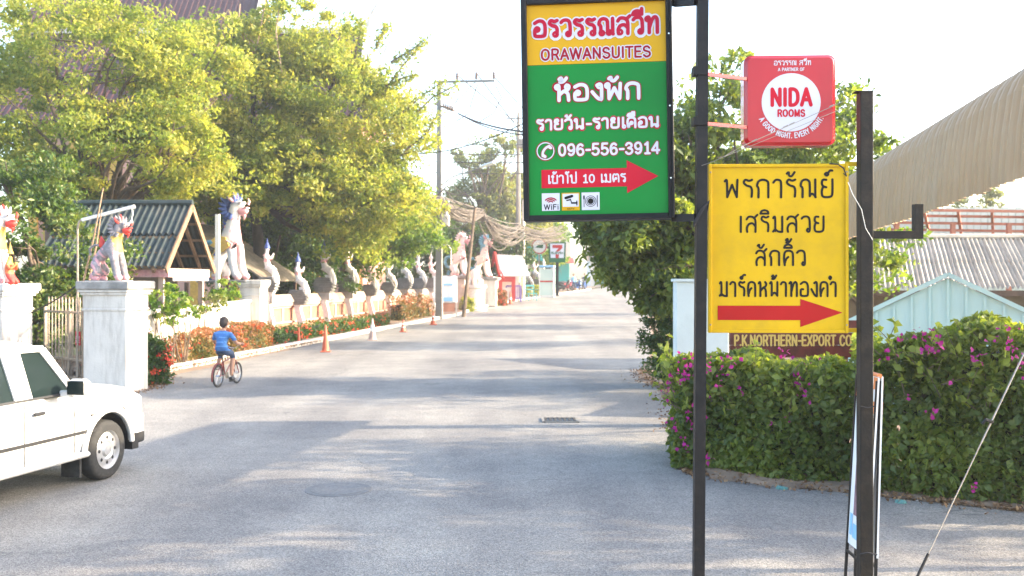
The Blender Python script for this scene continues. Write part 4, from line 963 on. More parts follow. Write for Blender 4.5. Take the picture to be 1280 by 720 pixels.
    # three small pictogram tiles
    def tile(x0, edge, name):
        b = MB(); flat_poly(b, [(ax(x0), ay(262)), (ax(x0 + 22.5), ay(262)), (ax(x0 + 22.5), ay(240)), (ax(x0), ay(240))], fn, .001); ob = b.build(name, edge, t, fix=False); return ob
    o1 = tile(678, M['ink_white'], 'wifi_tile'); o2 = tile(703, M['sign_amber'], 'camera_tile'); o3 = tile(728, M['ink_white'], 'restaurant_tile')
    b = MB()
    for rr_ in (3.0, 5.6, 8.2): ribbon(b, [(ax(689.2) + rr_ * k * math.cos(a), ay(252.5) + rr_ * .8 * k * math.sin(a)) for a in np.linspace(PI * .2, PI * .8, 11)], 1.6 * k, fn, .002)
    b.build('wifi_arcs', M['ink_red'], o1, fix=False)
    b = MB(); lettering(b, 'WiFi', ax(681), ax(698.5), ay(260.3), 6 * k, 1.2 * k, fn, .002, False, .12); b.build('lettering', M['ink_black'], o1, fix=False)
    b = MB(); flat_poly(b, [(ax(704.2), ay(257.4)), (ax(724.3), ay(257.4)), (ax(724.3), ay(241.2)), (ax(704.2), ay(241.2))], fn, .002); b.build('tile_face', M['ink_white'], o2, fix=False)
    b = MB(); ribbon(b, [(ax(708), ay(246.4)), (ax(716), ay(244.2))], 3.4 * k, fn, .003); ribbon(b, [(ax(709.5), ay(249.5)), (ax(713), ay(248.8))], 1.6 * k, fn, .0032); ribbon(b, [(ax(714), ay(248)), (ax(715.5), ay(252.8))], 1.2 * k, fn, .0033); ribbon(b, [(ax(715.5), ay(252.8)), (ax(722), ay(252.8))], 2 * k, fn, .0034); ribbon(b, [(ax(722), ay(250.5)), (ax(722), ay(255.5))], 1.4 * k, fn, .0035)
    lettering(b, 'CCTV', ax(710), ax(718.5), ay(260.9), 1.9 * k, .45 * k, fn, .003, False, .12); b.build('camera_icon', M['ink_black'], o2, fix=False)
    b = MB(); flat_poly(b, disc_pts(ax(739.3), ay(251), 5.2 * k), fn, .002); ribbon(b, [(ax(739.3) + 6.7 * k * math.cos(a), ay(251) + 6.7 * k * math.sin(a)) for a in np.linspace(0, 2 * PI, 25)], .8 * k, fn, .002)
    ribbon(b, [(ax(731), ay(244.5)), (ax(731), ay(248))], 2.0 * k, fn, .002); ribbon(b, [(ax(731), ay(248)), (ax(731), ay(258))], .8 * k, fn, .0022); ribbon(b, [(ax(747.6), ay(244)), (ax(747.6), ay(258))], 1.0 * k, fn, .002)
    b.build('plate_icon', M['ink_black'], o3, fix=False)
    b = MB(); ribbon(b, [(ax(739.3) + 4 * k * math.cos(a), ay(251) + 4 * k * math.sin(a)) for a in np.linspace(0, 2 * PI, 25)], .6 * k, fn, .003); b.build('plate_icon', M['ink_white'], o3, fix=False)
green_sign()
def front_post():
    t = thing('sign_post', 'tall black steel post carrying the green sign, in front of the yellow sign', 'post', (POSTX, 6.0, 0))
    b = MB(); w_ = .064; v = []
    for z, x in ((-.1, -.01), (6.4, .035)): v += [(x - w_ / 2, -w_ / 2, z), (x + w_ / 2, -w_ / 2, z), (x + w_ / 2, w_ / 2, z), (x - w_ / 2, w_ / 2, z)]
    b.add(v, [(3, 2, 1, 0), (4, 5, 6, 7), (0, 1, 5, 4), (1, 2, 6, 5), (2, 3, 7, 6), (3, 0, 4, 7)]); b.build('shaft', M['black_metal'], t)
    for py, h in ((1.0, .05), (272, .045)):
        b = MB(); x0 = PX(842, 6.15) - POSTX; b.beam((x0, .14, PZ(py, 6.1)), (-.02, .0, PZ(py, 6)), .04, h); b.build('bracket', M['black_metal'], t)
    b = MB(); b.box((.0, 0, .0), (.2, .2, .02)); b.build('base_plate', M['black_metal'], t)
    for py in (96, 157):
        b = MB(); z = PZ(py, 6.15); b.beam((.03, .06, z), (PX(932, 6.22) - POSTX, .22, z), .02); b.build('sign_arm', M['sign_red'], t)
        b = MB(); b.box((.0, .0, z), (.085, .085, .05)); b.build('clamp', M['black_metal'], t)
    b = MB(); rr = random.Random(3)
    for k in range(4):
        z0 = PZ(262 + k * 2, 6); b.tube([(-.045, -.04, z0 - .08), (-.0, -.045, z0), (.05, -.04, z0 + .05 + .01 * k), (.05, .04, z0)], .003, 5)
    b.build('tie_wire', M['wire'], t)
front_post()
def red_sign():
    Y = 6.22; A = P3(930.5, 182, Y); W = 113 / F_PX * Y; t = thing('round_logo_sign', 'square red lightbox with white disc reading NIDA ROOMS', 'sign', (A.x, Y, A.z), R(-3))
    k = W / 113; D = .13
    def rr(x0, y0, x1, y1, r, n=6):
        P = []
        for cx, cy, a0 in ((x1 - r, y1 - r, 0), (x0 + r, y1 - r, 90), (x0 + r, y0 + r, 180), (x1 - r, y0 + r, 270)):
            for i in range(n + 1): a = R(a0 + 90 * i / n); P.append((cx + r * math.cos(a), cy + r * math.sin(a)))
        return P
    b = MB(); b.prism(rr(0, 0, W, W, .045), (0, D, 0), (1, 0, 0), (0, 0, 1), (0, -1, 0), D - .02); b.build('case', M['sign_red'], t, smooth=True)
    b = MB(); o1 = rr(.004, .004, W - .004, W - .004, .042); o2 = rr(.02, .02, W - .02, W - .02, .03); n = len(o1)
    b.add([(p[0], .019, p[1]) for p in o1] + [(p[0], -.002, p[1]) for p in o2], [(i, (i + 1) % n, (i + 1) % n + n, i + n) for i in range(n)] + [tuple(range(n, 2 * n))]); b.build('face', M['sign_red'], t, smooth=True)
    fn = lambda x, y, z: (x, -.002 - z, y)
    ax = lambda px: (px - 930.5) * k; ay = lambda py: (182 - py) * k
    b = MB(); flat_poly(b, disc_pts(ax(988), ay(128.5), 36.3 * k, 48), fn, .001); b.build('disc', M['ink_white'], t, fix=False)
    b = MB(); lettering(b, 'NIDA', ax(963.5), ax(1012), ay(132), 20 * k, 4.6 * k, fn, .002, False, .12); b.build('lettering', M['ink_brightred'], t, fix=False); b = MB(); lettering(b, 'ROOMS', ax(971.5), ax(1004.5), ay(146), 8 * k, 1.9 * k, fn, .0032, False, .14); b.build('lettering', M['ink_brightred'], t, fix=False)
    b = MB(); lettering(b, 'อรวรรณ สวีท', ax(967), ax(1012), ay(82), 5.2 * k, 1.0 * k, fn, .002, False, .1); b.build('lettering', M['ink_white'], t, fix=False); b = MB(); lettering(b, 'A PARTNER OF', ax(972), ax(1004), ay(89.3), 3.6 * k, .75 * k, fn, .003, False, .12)
    b.build('lettering', M['ink_white'], t, fix=False); b = MB()
    # curved motto
    s = 'A GOOD NIGHT. EVERY NIGHT.'; W_ = text_width(s, .12); a0, a1 = R(208), R(333); rad = 44.5 * k; h = 6 * k; x = 0; zz = .002
    for c in s:
        g = GL[c]; zz += 2e-5
        for st in g[1]:
            pts = []
            for p in smooth_pts(st, 3):
                u = (x + p[0]) / W_; a = a0 + (a1 - a0) * u; r_ = rad - p[1] * h; pts.append((ax(988) + r_ * math.cos(a), ay(128.5) + r_ * math.sin(a)))
            ribbon(b, pts, 1.15 * k, fn, zz); zz += 1e-5
        x += g[0] + .12
    b.build('lettering', M['ink_white'], t, fix=False)
red_sign()
POST2X = PX(1081, 6.05)
def second_post():
    t = thing('dark_post', 'shorter dark steel post right of the yellow sign with L-shaped bracket', 'post', (POST2X, 6.05, 0)); zt = PZ(116, 6.05)
    b = MB(); b.box((0, 0, zt / 2 - .05), (.078, .078, zt + .1), bev=.004); b.build('shaft', M['dark_post'], t)
    b = MB(); b.box((-.012, .0, zt + .003), (.105, .08, .006)); b.build('cap_plate', M['dark_post'], t)
    b = MB(); X1 = PX(1147, 6.05) - POST2X; z0 = PZ(293.5, 6.05); b.box((X1 / 2 + .03, .001, z0), (X1 - .01, .05, .045)); b.box((X1, .0, PZ(277, 6.05)), (.05, .052, .21)); b.build('bracket', M['dark_post'], t)
    for py, z in ((204.5, 0), (413, 1)):
        b = MB(); b.beam((PX(1056, 6.1) - POST2X, .04, PZ(py, 6.07)), (-.03, .04, PZ(py, 6.07)), .02, .026); b.build('sign_strut', M['sign_yellow'], t)
    b = MB(); b.tube([(-.043, -.043, zt - 1.9), (.0, -.047, zt - 1.91), (.044, -.043, zt - 1.9)], .004, 5); b.tube([(-.043, -.043, PZ(690, 6.05)), (.0, -.048, PZ(688, 6.05)), (.06, -.043, PZ(691, 6.05))], .004, 5); b.build('tie_wire', M['wire'], t)
second_post()
def yellow_sign():
    yl, yr = 6.12, 6.05; A = P3(885.5, 416, 6.09); B = P3(1058, 416, 6.09); W = B.x - A.x; H = 210.5 / F_PX * 6.09
    t = thing('salon_sign', 'yellow metal sign with four lines of hand-painted Thai lettering and a red arrow', 'sign', (A.x, 6.1, A.z), R(-2.5)); k = W / 172.5
    fn = lambda x, y, z: (x, -.016 - z, y); ax = lambda px: (px - 885.5) * k; ay = lambda py: (416 - py) * k
    b = MB(); b.box((W / 2, 0, H / 2), (W - .02, .02, H - .02)); b.build('panel', M['sign_yellow'], t)
    b = MB(); e = .02
    for x in (e / 2, W - e / 2): b.box((x, 0, H / 2), (e, .045, H), bev=.003)
    for z in (e / 2, H - e / 2): b.box((W / 2, .0005, z), (W - 2 * e, .044, e), bev=.003)
    b.build('frame', M['sign_yellow'], t)
    for s, x0, x1, yb, h, wd in (('พรการัณย์', 905, 1039, 247, 22, 2.9), ('เสริมสวย', 923.5, 1028, 290, 19, 2.7), ('สักคิ้ว', 944, 1005, 331.5, 18, 2.7), ('มาร์คหน้าทองคำ', 899, 1043, 370, 17.5, 2.7)):
        b = MB(); lettering(b, s, ax(x0), ax(x1), ay(yb), h * k, wd * k, fn, -.004, False, .12); b.build('lettering', M['ink_black'], t, fix=False)
    b = MB(); flat_poly(b, [(ax(897), ay(400)), (ax(999), ay(400)), (ax(999), ay(382)), (ax(897), ay(382))], fn, -.004); flat_poly(b, [(ax(999), ay(408.5)), (ax(1051), ay(390.5)), (ax(999), ay(373.5))], fn, -.004); b.build('arrow', M['arrow_red'], t, fix=False)
    for x, z in ((.012, .05), (.012, H - .05), (W - .012, .05), (W - .012, H - .05)):
        b = MB(); b.lathe([(.006, 0), (.004, .004)], n=8); o = b.build('screw', M['steel'], t); o.rotation_euler = (R(90), 0, 0); o.location = (x, -.0225, z)
    b = MB(); b.tube([(ax(1033), -.04, ay(206)), (ax(1043), -.05, ay(207)), (ax(1050), -.05, ay(212)), (ax(1054), -.045, ay(222))], .004, 6); b.tube([(ax(1054), -.045, ay(222)), (ax(1050), -.045, ay(218))], .003, 5); b.build('loose_wire', M['wire'], t)
yellow_sign()
def near_wires():
    b = MB(); a = P3(925, 184, 5.95); e = P3(1043, 131, 6.0)
    sagw(b, a, P3(1500, -70, 6.6), .0, .0022); sagw(b, P3(905, 196, 5.98), P3(1500, -58, 6.6), .02, .0018); sagw(b, P3(877, 207, 5.96), a, .01, .002)
    for px, py in ((943, 175.5), (982, 158), (990, 154.5), (1040, 132)):
        p = P3(px, py, 5.95); b.tube([p + Vector((-.015, 0, -.008)), p + Vector((.015, 0, .006))], .0045, 6)
    tag(b.build('stay_wire', M['steel']), 'pair of thin twisted wires crossing diagonally in front of the red sign', 'wire')
    b = MB(); a = P3(1063, 236, 5.9); b.tube([P3(1060, 228, 6.0), P3(1066, 243, 5.95), P3(1077, 262, 5.95), P3(1082, 285, 5.95), P3(1091, 300, 5.96)], .0018, 6); tag(b.build('pale_wire', M['lamp_white']), 'pale thin wire drooping across the dark post', 'wire')
    b = MB(); A = P3(1147, 720, 6.3); T = P3(1300, 400, 6.9); d = (T - A)
    t = thing('guy_wire', 'steel guy cable slanting up to the right in front of the tall hedge', 'cable', tuple(A - d * .28))
    b.tube([(0, 0, 0), tuple(d * 2.1)], .0042, 6); b.build('cable', M['steel'], t)
    b = MB(); b.tube([tuple(d * .2), tuple(d * .36)], .009, 8); b.build('clamp_sleeve', M['black_metal'], t)
    b = MB(); b.tube([tuple(d * .78), tuple(d * 1.5)], .0058, 8); b.build('grip_sleeve', M['steel'], t)
    b = MB(); b.tube([tuple(d * .86 + Vector((-.0, -.02, 0))), tuple(d * .86 + Vector((-.05, -.03, .02))), tuple(d * .86 + Vector((-.07, -.02, -.01)))], .012, 6); b.build('tie_knot', M['black_metal'], t)
near_wires()
def a_board():
    X, Y = 2.475, 6.9; t = thing('folding_banner_stand', 'folding banner stand seen edge-on behind the dark post, orange and white checks on top', 'sign', (X, Y, 0), R(-1))
    H, z0, hw = 1.5, .28, .215
    for s, nm in ((-1, 'front_panel'), (1, 'rear_panel')):
        xt, xb = s * .012, (-.10 if s < 0 else -.03); pts = lambda u, z: (xt + (xb - xt) * (1 - z / H), u, z)
        b = MB(); th = .012
        for k, (za, zb, ua, ub, mi) in enumerate(((z0, H * .56, -hw, hw, 0), (H * .56, H * .83, -hw, hw, 0), (H * .83, H, -hw, hw, 0))):
            A = [pts(ua, za), pts(ub, za), pts(ub, zb), pts(ua, zb)]; b.add(A + [(p[0] + th, p[1], p[2]) for p in A], [(0, 1, 2, 3), (7, 6, 5, 4), (0, 4, 5, 1), (1, 5, 6, 2), (2, 6, 7, 3), (3, 7, 4, 0)], mi)
        b.build(nm, M['banner_white'], t)
        b = MB(); off = -.003 if s < 0 else th + .003
        def patch(u0, u1, za, zb, m):
            A = [pts(u0, za), pts(u1, za), pts(u1, zb), pts(u0, zb)]; b.add([(p[0] + off, p[1], p[2]) for p in A], [(0, 1, 2, 3)], m)
        for i in range(6):
            for j in range(3):
                if (i + j) % 2 == 0: patch(-hw + i * hw / 3, -hw + (i + 1) * hw / 3, H * .83 + j * H * .055, H * .83 + (j + 1) * H * .055, 0)
        patch(-hw * .2, hw * .5, .5, 1.05, 1); patch(-hw * .7, -hw * .35, .7, .9, 0); patch(hw * .55, hw * .8, .35, .5, 2); patch(-hw * .5, hw * .5, .34, .44, 2)
        b.build('print', [M['banner_orange'], M['banner_photo'], M['banner_blue']], t, fix=False)
        for u in (-hw + .01, hw - .01):
            b = MB(); b.beam(pts(u, 0), pts(u, H * .98), .018); b.build('leg', M['black_metal'], t)
        b = MB(); b.beam(pts(-hw, .22), pts(hw, .22), .016); b.build('cross_bar', M['black_metal'], t)
    b = MB(); b.tube([(0, -hw, H + .005), (0, hw, H + .005)], .016, 8); b.build('hinge', M['banner_orange'], t)
a_board()
for i, (px, py, lab) in enumerate(((977, 611, 'flat teal scrap of litter among dry leaves left of the dark post'), (1127, 628.5, 'flat teal scrap of litter among dry leaves right of the banner stand'))):
    Y = CAM_H * F_PX / (py - HZ); b = MB(); n = 12; c = len(b.v)
    rr = random.Random(i); ring = [(math.cos(2 * PI * k / n) * .06 * rr.uniform(.5, 1.15), math.sin(2 * PI * k / n) * .07 * rr.uniform(.5, 1.1), rr.uniform(.004, .03)) for k in range(n)]
    b.add([(0, 0, .03)] + ring + [(x, y, -.004) for x, y, z in ring], [(0, 1 + k, 1 + (k + 1) % n) for k in range(n)] + [(1 + k, 1 + n + k, 1 + n + (k + 1) % n, 1 + (k + 1) % n) for k in range(n)])
    o = tag(b.build('litter_scrap', M['teal_cloth']), lab, 'litter'); o.location = (PX(px, Y), Y, .0)

# ================================================================== FIGURES
def skin_mesh(name, nodes, edges, mats, root=0, sub=2, matf=None):
    """nodes: list of (x,y,z,r) or (x,y,z,rx,ry)"""
    me = bpy.data.meshes.new(name); me.from_pydata([n[:3] for n in nodes], edges, []); ob = bpy.data.objects.new('body', me); COL.objects.link(ob)
    md = ob.modifiers.new('s', 'SKIN'); md.use_smooth_shade = True; md.branch_smoothing = .4
    sv = me.skin_vertices[0].data
    for i, n in enumerate(nodes): sv[i].radius = (n[3], n[4] if len(n) > 4 else n[3]); sv[i].use_root = (i == root)
    s = ob.modifiers.new('d', 'SUBSURF'); s.levels = sub; s.render_levels = sub
    dg = bpy.context.evaluated_depsgraph_get(); dg.update()
    out = bpy.data.meshes.new_from_object(ob.evaluated_get(dg)); out.name = name
    bpy.data.objects.remove(ob); bpy.data.meshes.remove(me)
    out.materials.clear()
    for m in mats: out.materials.append(m)
    if matf:
        for p in out.polygons: p.material_index = matf(p.center)
    else:
        for p in out.polygons: p.material_index = 0
    for p in out.polygons: p.use_smooth = True
    return out
def chain(nodes, edges, pts, start=None):
    prev = start
    for p in pts:
        nodes.append(p); i = len(nodes) - 1
        if prev is not None: edges.append((prev, i))
        prev = i
    return prev

def guardian_lion(style, mats):
    """upright temple lion of height 1 facing +x; mats: body, chest, mane, jaw, wing"""
    body, chest, mane, jaw, wing = mats
    N, E = [], []
    if style == 'tall':
        ch = chain(N, E, [(-.24, 0, .17, .10), (-.17, 0, .28, .105), (-.08, 0, .40, .10), (-.02, 0, .54, .095), (.0, 0, .66, .085), (.01, 0, .76, .08), (.02, 0, .85, .085), (.085, 0, .87, .06), (.14, 0, .865, .042)])
        fl = [(.03, .42, .062), (.04, .30, .052), (.055, .17, .048), (.09, .07, .05), (.15, .03, .04)]; hl = [(-.20, .17, .085), (-.12, .10, .06), (-.22, .035, .045), (-.10, .025, .035)]
        sh = 3
    else:
        ch = chain(N, E, [(-.30, 0, .34, .11), (-.22, 0, .38, .11), (-.12, 0, .44, .115), (-.02, 0, .55, .12), (.04, 0, .66, .10), (.08, 0, .78, .095), (.11, 0, .86, .10), (.18, 0, .86, .075), (.24, 0, .83, .055)])
        fl = [(.06, .42, .075), (.09, .28, .065), (.12, .15, .06), (.14, .06, .065), (.20, .03, .05)]; hl = [(-.26, .26, .10), (-.16, .17, .075), (-.28, .06, .06), (-.16, .03, .045)]
        sh = 3
    for s in (-1, 1):
        chain(N, E, [(x, s * (.085 + .02 * (k > 0)), z, r) for k, (x, z, r) in enumerate(fl)], start=sh)
        chain(N, E, [(x, s * (.10 + .015 * (k > 0)), z, r) for k, (x, z, r) in enumerate(hl)], start=0)
    def mf(c):
        if style == 'tall':
            if c.z > .70 and c.x < .0: return 2
            if c.x < -.17 and c.z < .42: return 4 if math.sin(c.x * 40 + c.z * 33) > .1 else 2
            if c.x > .035 and .12 < c.z < .70 and abs(c.y) < .06: return 1
            if c.z < .06: return 1
            if .38 < c.z < .72 and c.x > .02: return 1 if math.sin(c.z * 90) > .3 else 0
        else:
            if c.x > .03 and .45 < c.z < .74 and abs(c.y) < .11: return 4
            if c.z < .09: return 1
            if c.x < -.1 and c.z < .5 and math.sin(c.x * 60 + c.z * 40) > .2: return 1
        return 0
    B = {'body': skin_mesh('lion_body', N, E, [body, chest, mane, jaw, wing], 0, 2, mf)}
    hx, hz = (.05, .86) if style == 'tall' else (.15, .84); q = 1.15 if style == 'tall' else 1.25
    b = MB()
    for k in range(9):          # flame-shaped mane plates up the back of the head and neck
        a = R(70 + k * 24); r = .085 * q
        for s in (-1, 0, 1):
            c = Vector((hx - .03 + math.cos(a) * r * .9, s * .06 * q, hz + math.sin(a) * r - .02)); d = Vector((math.cos(a), s * .5, math.sin(a))).normalized()
            b.tube([c - d * .02, c + d * .025 * q, c + d * .055 * q + Vector((-.01, 0, .02))], [.026 * q, .02 * q, .003], 6)
    for k in range(6):
        z = hz - .12 - k * .045
        for s in (-1, 1): b.tube([(hx - .09, s * .05, z), (hx - .125, s * .055, z + .01), (hx - .15, s * .06, z + .045)], [.022, .017, .003], 6)
    B['mane'] = b.mesh('mane', mane, smooth=60)
    b = MB(); b.tube([(hx + .03, 0, hz - .045 * q), (hx + .10 * q, 0, hz - .05 * q), (hx + .12 * q, 0, hz - .045 * q)], [.04 * q, .034 * q, .015], 8)
    b.tube([(hx + .05 * q, 0, hz - .07 * q), (hx + .085 * q, 0, hz - .10 * q), (hx + .075 * q, 0, hz - .14 * q)], [.026 * q, .02 * q, .004], 6)
    b.box((hx + .105 * q, 0, hz - .018 * q), (.03 * q, .07 * q, .012 * q)); B['jaw'] = b.mesh('jaw', jaw, smooth=60)
    b = MB()
    for s in (-1, 1):
        b.ball((hx + .055 * q, s * .045 * q, hz + .03 * q), .02 * q, 8, 0); b.ball((hx + .066 * q, s * .056 * q, hz + .03 * q), .009 * q, 6, 1)
    B['eyes'] = b.mesh('eyes', [M['statue_white'], M['ink_black']], smooth=True)
    b = MB()
    for s in (-1, 1): b.tube([(hx - .01, s * .07 * q, hz + .05), (hx - .03, s * .105 * q, hz + .08), (hx - .05, s * .11 * q, hz + .13)], [.022, .02, .004], 6)
    b.tube([(hx + .0, 0, hz + .07 * q), (hx - .0, 0, hz + .10 * q), (hx - .03, 0, hz + .15 * q)], [.03, .02, .004], 6)
    b.tube([(hx + .12 * q, 0, hz + .015), (hx + .135 * q, 0, hz + .05), (hx + .12 * q, 0, hz + .085)], [.02, .015, .004], 6)
    B['ears_and_crest'] = b.mesh('ears_and_crest', jaw if style != 'tall' else chest, smooth=60)
    if style == 'tall':
        prof = [(.02, .40), (-.02, .50), (-.12, .52), (-.20, .47), (-.17, .44), (-.22, .41), (-.14, .38), (-.17, .34), (-.06, .33)]
        for s in (-1, 1): b = MB(); b.prism(prof, (0, s * .105, 0), (1, 0, 0), (0, 0, 1), (0, s, 0), .03); B['wing' + str(s)] = b.mesh('wing', wing, smooth=30)
        b = MB(); b.tube([(-.28, 0, .2), (-.36, 0, .22), (-.41, 0, .32), (-.37, 0, .43), (-.28, 0, .45), (-.24, 0, .40)], [.035, .035, .04, .038, .03, .008], 8); b.tube([(-.3, 0, .12), (-.34, 0, .05), (-.28, 0, .0)], [.04, .035, .02], 8)
        B['tail'] = b.mesh('tail', M['statue_teal'], smooth=60)
    else:
        b = MB(); b.tube([(-.36, 0, .40), (-.38, 0, .5), (-.30, 0, .56), (-.2, 0, .55)], [.02, .018, .018, .018], 6, 0); b.tube([(-.16, 0, .50), (-.17, 0, .56), (-.18, 0, .63), (-.19, 0, .70)], [.035, .055, .04, .004], 8, 1)
        B['tail'] = b.mesh('tail', [body, jaw], smooth=60)
    b = MB()
    for s in (-1, 1):
        for k, (x, z, r) in enumerate(fl[:4]): b.tube([(x - .05, s * .13, z + .05), (x + .03, s * .135, z), (x + .0, s * .13, z - .06)], [.008, .012, .006], 5)
    b.tube([(-.06 + hx - .05, s_, .62) for s_ in (-.08, 0, .08)], .012, 5); B['trim'] = b.mesh('trim', chest, smooth=60)
    return B
def put_lion(B, name, label, px, py_base, Y, H, rz, group=None, skip=()):
    t = thing(name, label, 'statue', (PX(px, Y), Y, PZ(py_base, Y)), rz, group, H)
    for k, me in B.items():
        if k in skip: continue
        link(me.name.split('.')[0], me, t)
    b = MB(); b.box((-.06, 0, .005), (.62, .34, .03), bev=.008); link('plinth', b.mesh('plinth', M['grey_cap']), t)
    return t
TL = guardian_lion('tall', (M['statue_white'], M['statue_pink'], M['statue_blue'], M['statue_pink'], M['statue_gold']))
TL2 = guardian_lion('tall', (M['statue_white'], M['statue_pink'], M['statue_white'], M['statue_pink'], M['statue_white']))
TL3 = guardian_lion('tall', (M['statue_cream'], M['statue_pink'], M['statue_teal'], M['statue_pink'], M['statue_cream']))
CL = guardian_lion('crouch', (M['statue_grey'], M['statue_pink'], M['statue_grey'], M['statue_red'], M['statue_gold']))
CL2 = guardian_lion('crouch', (M['statue_white'], M['statue_pink'], M['statue_white'], M['statue_red'], M['statue_gold']))
put_lion(TL, 'guardian_lion', 'tall upright lion statue with blue mane and golden wing on the stepped pillar', 291, 352, 35.4, 3.12, R(-12), 'temple lion statues')
put_lion(CL, 'guardian_lion', 'small crouching grey and pink lion statue with open red mouth on the large gate pillar', 141, 352, 19.3, 1.27, R(-8), 'temple lion statues')
put_lion(CL2, 'guardian_lion', 'white-headed lion statue with red mouth cut off by the left edge of the picture', -8, 357, 20.3, 1.62, R(-5), 'temple lion statues')
put_lion(TL2, 'guardian_lion', 'far white winged lion statue directly behind the leaning pole', 577, 345, 70, 3.05, R(-15), 'temple lion statues')
put_lion(TL3, 'guardian_lion', 'far cream lion statue with teal crown beside the red shrine', 606, 347, 72, 3.1, R(-15), 'temple lion statues')
def small_devotee():
    Y = 20.0; t = thing('kneeling_figure', 'small orange-red kneeling figure statue at the edge of the left gate pillar', 'statue', (PX(12, Y), Y, PZ(356, Y)), R(-5), None, .86)
    N, E = [], []; chain(N, E, [(-.06, 0, .12, .12), (-.04, 0, .3, .10), (-.02, 0, .48, .10), (.0, 0, .58, .05), (.02, 0, .68, .065)])
    for s in (-1, 1):
        chain(N, E, [(.08, s * .08, .12, .075), (.16, s * .09, .06, .06), (.02, s * .1, .03, .05)], 0); chain(N, E, [(.0, s * .12, .46, .045), (.08, s * .12, .36, .038), (.16, s * .03, .46, .03), (.17, s * .015, .53, .02)], 2)
    link('body', skin_mesh('devotee', N, E, [M['statue_red'], M['statue_gold'], M['statue_orange']], 0, 2, lambda c: 1 if c.z > .5 else (2 if c.z > .26 else 0)), t)
    b = MB(); b.lathe([(.07, 0), (.075, .03), (.05, .07), (.03, .14), (.01, .22), (.003, .28)], (.015, 0, .72), 10); b.build('crown', M['statue_gold'], t, smooth=60)
small_devotee()

def praying(crown_mat, body_mats, arms='pray'):
    N, E = [], []
    chain(N, E, [(.10, 0, .20, .19, .17), (.04, 0, .36, .17, .15), (-.03, 0, .52, .13, .12), (-.06, 0, .64, .12, .115), (-.07, 0, .78, .14, .15), (-.06, 0, .88, .10, .12), (-.05, 0, .96, .06), (-.03, 0, 1.06, .095, .085), (-.025, 0, 1.13, .08)])
    # skirt folds forward over the knees and pours down the post
    chain(N, E, [(.24, 0, .18, .16, .14), (.36, 0, .04, .10, .12), (.40, 0, -.14, .07, .1), (.36, 0, -.34, .07, .1)], 0)
    for s in (-1, 1):
        if arms == 'pray': chain(N, E, [(-.05, s * .16, .84, .055), (.02, s * .19, .68, .048), (.13, s * .11, .72, .042), (.21, s * .028, .84, .034), (.23, s * .02, .93, .018)], 4)
        else: chain(N, E, [(-.05, s * .14, .86, .042), (.0, s * .3, .80, .036), (.08, s * .36, .95, .03), (.08, s * .34, 1.08, .02)], 4)
    def mf(c):
        if c.z > .60 and c.z < .70: return 1
        return 0
    B = {'body': skin_mesh('praying_body', N, E, body_mats, 0, 2, mf)}
    b = MB(); b.lathe([(.11, 0), (.12, .04), (.10, .08), (.105, .11), (.07, .15), (.072, .18), (.04, .23), (.025, .30), (.006, .40)], (-.03, 0, 1.12), 10); B['crown'] = b.mesh('crown', crown_mat, smooth=50)
    b = MB(); b.lathe([(.16, 0), (.17, .02), (.13, .05)], (-.065, 0, .83), 12, sx=.8); B['waistband'] = MB().lathe([(.13, 0), (.14, .02), (.13, .04)], (-.04, 0, .58), 12).mesh('waistband', body_mats[1], smooth=50); B['collar'] = b.mesh('collar', body_mats[1], smooth=50)
    b = MB()
    for s in (-1, 1): b.ball((.032, s * .026, 1.075), (.008, .012, .006), 6); 
    b.box((.036, 0, 1.03), (.01, .03, .007)); B['face_paint'] = b.mesh('face_paint', M['statue_pink'])
    b = MB(); b.tube([(.03, 0, 1.065), (.052, 0, 1.045), (.04, 0, 1.04)], [.006, .012, .008], 5)
    for s in (-1, 1): b.tube([(-.03, s * .07, 1.10), (-.035, s * .078, 1.05), (-.03, s * .075, 1.0)], [.01, .016, .01], 5)
    B['nose_and_ears'] = b.mesh('nose_and_ears', body_mats[0], smooth=50)
    b = MB(); z = -.62
    for k, (e, h) in enumerate(((.62, .07), (.78, .06), (.70, .05), (.86, .07), (.76, .05), (.88, .06), (.74, .07), (.66, .08), (.56, .08))):
        b.box((-.02, 0, z + h / 2), (e, .44 + .02 * (k % 2), h), bev=.015); z += h + .002
    B['lotus_base'] = b.mesh('lotus_base', M['dark_cap'])
    return B
PW = praying(M['statue_white'], [M['statue_white'], M['statue_pink']])
PB = praying(M['statue_blue'], [M['statue_white'], M['statue_pink']])
PC = praying(M['statue_cream'], [M['statue_cream'], M['statue_pink']], 'spread')
PG = praying(M['statue_cream'], [M['statue_cream'], M['statue_white']])
desc = [
 (PB, 36.4, 298, 'praying statue with blue crown nearest the tall lion, first on the balustrade'),
 (PB, 39.7, 315, 'lower praying statue with blue crown, second on the balustrade, behind the thin orange bollard'),
 (PB, 43.0, 299, 'praying statue with blue crown, third on the balustrade, behind the big orange cone'),
 (PC, 46.5, 303, 'cream-bodied statue with hands raised out, fourth on the balustrade'),
 (PC, 50.2, 318, 'lower cream statue with both arms spread, fifth on the balustrade under overhanging leaves'),
 (PG, 54.0, 318, 'cream praying statue, sixth on the balustrade, half hidden by leaves'),
 (PW, 57.6, 311, 'plain white praying statue, seventh on the balustrade, behind the small red cone'),
 (PW, 61.4, 314, 'white praying statue, eighth on the balustrade, third left of the utility pole'),
 (PW, 65.2, 315, 'white praying statue touching the left side of the utility pole'),
]
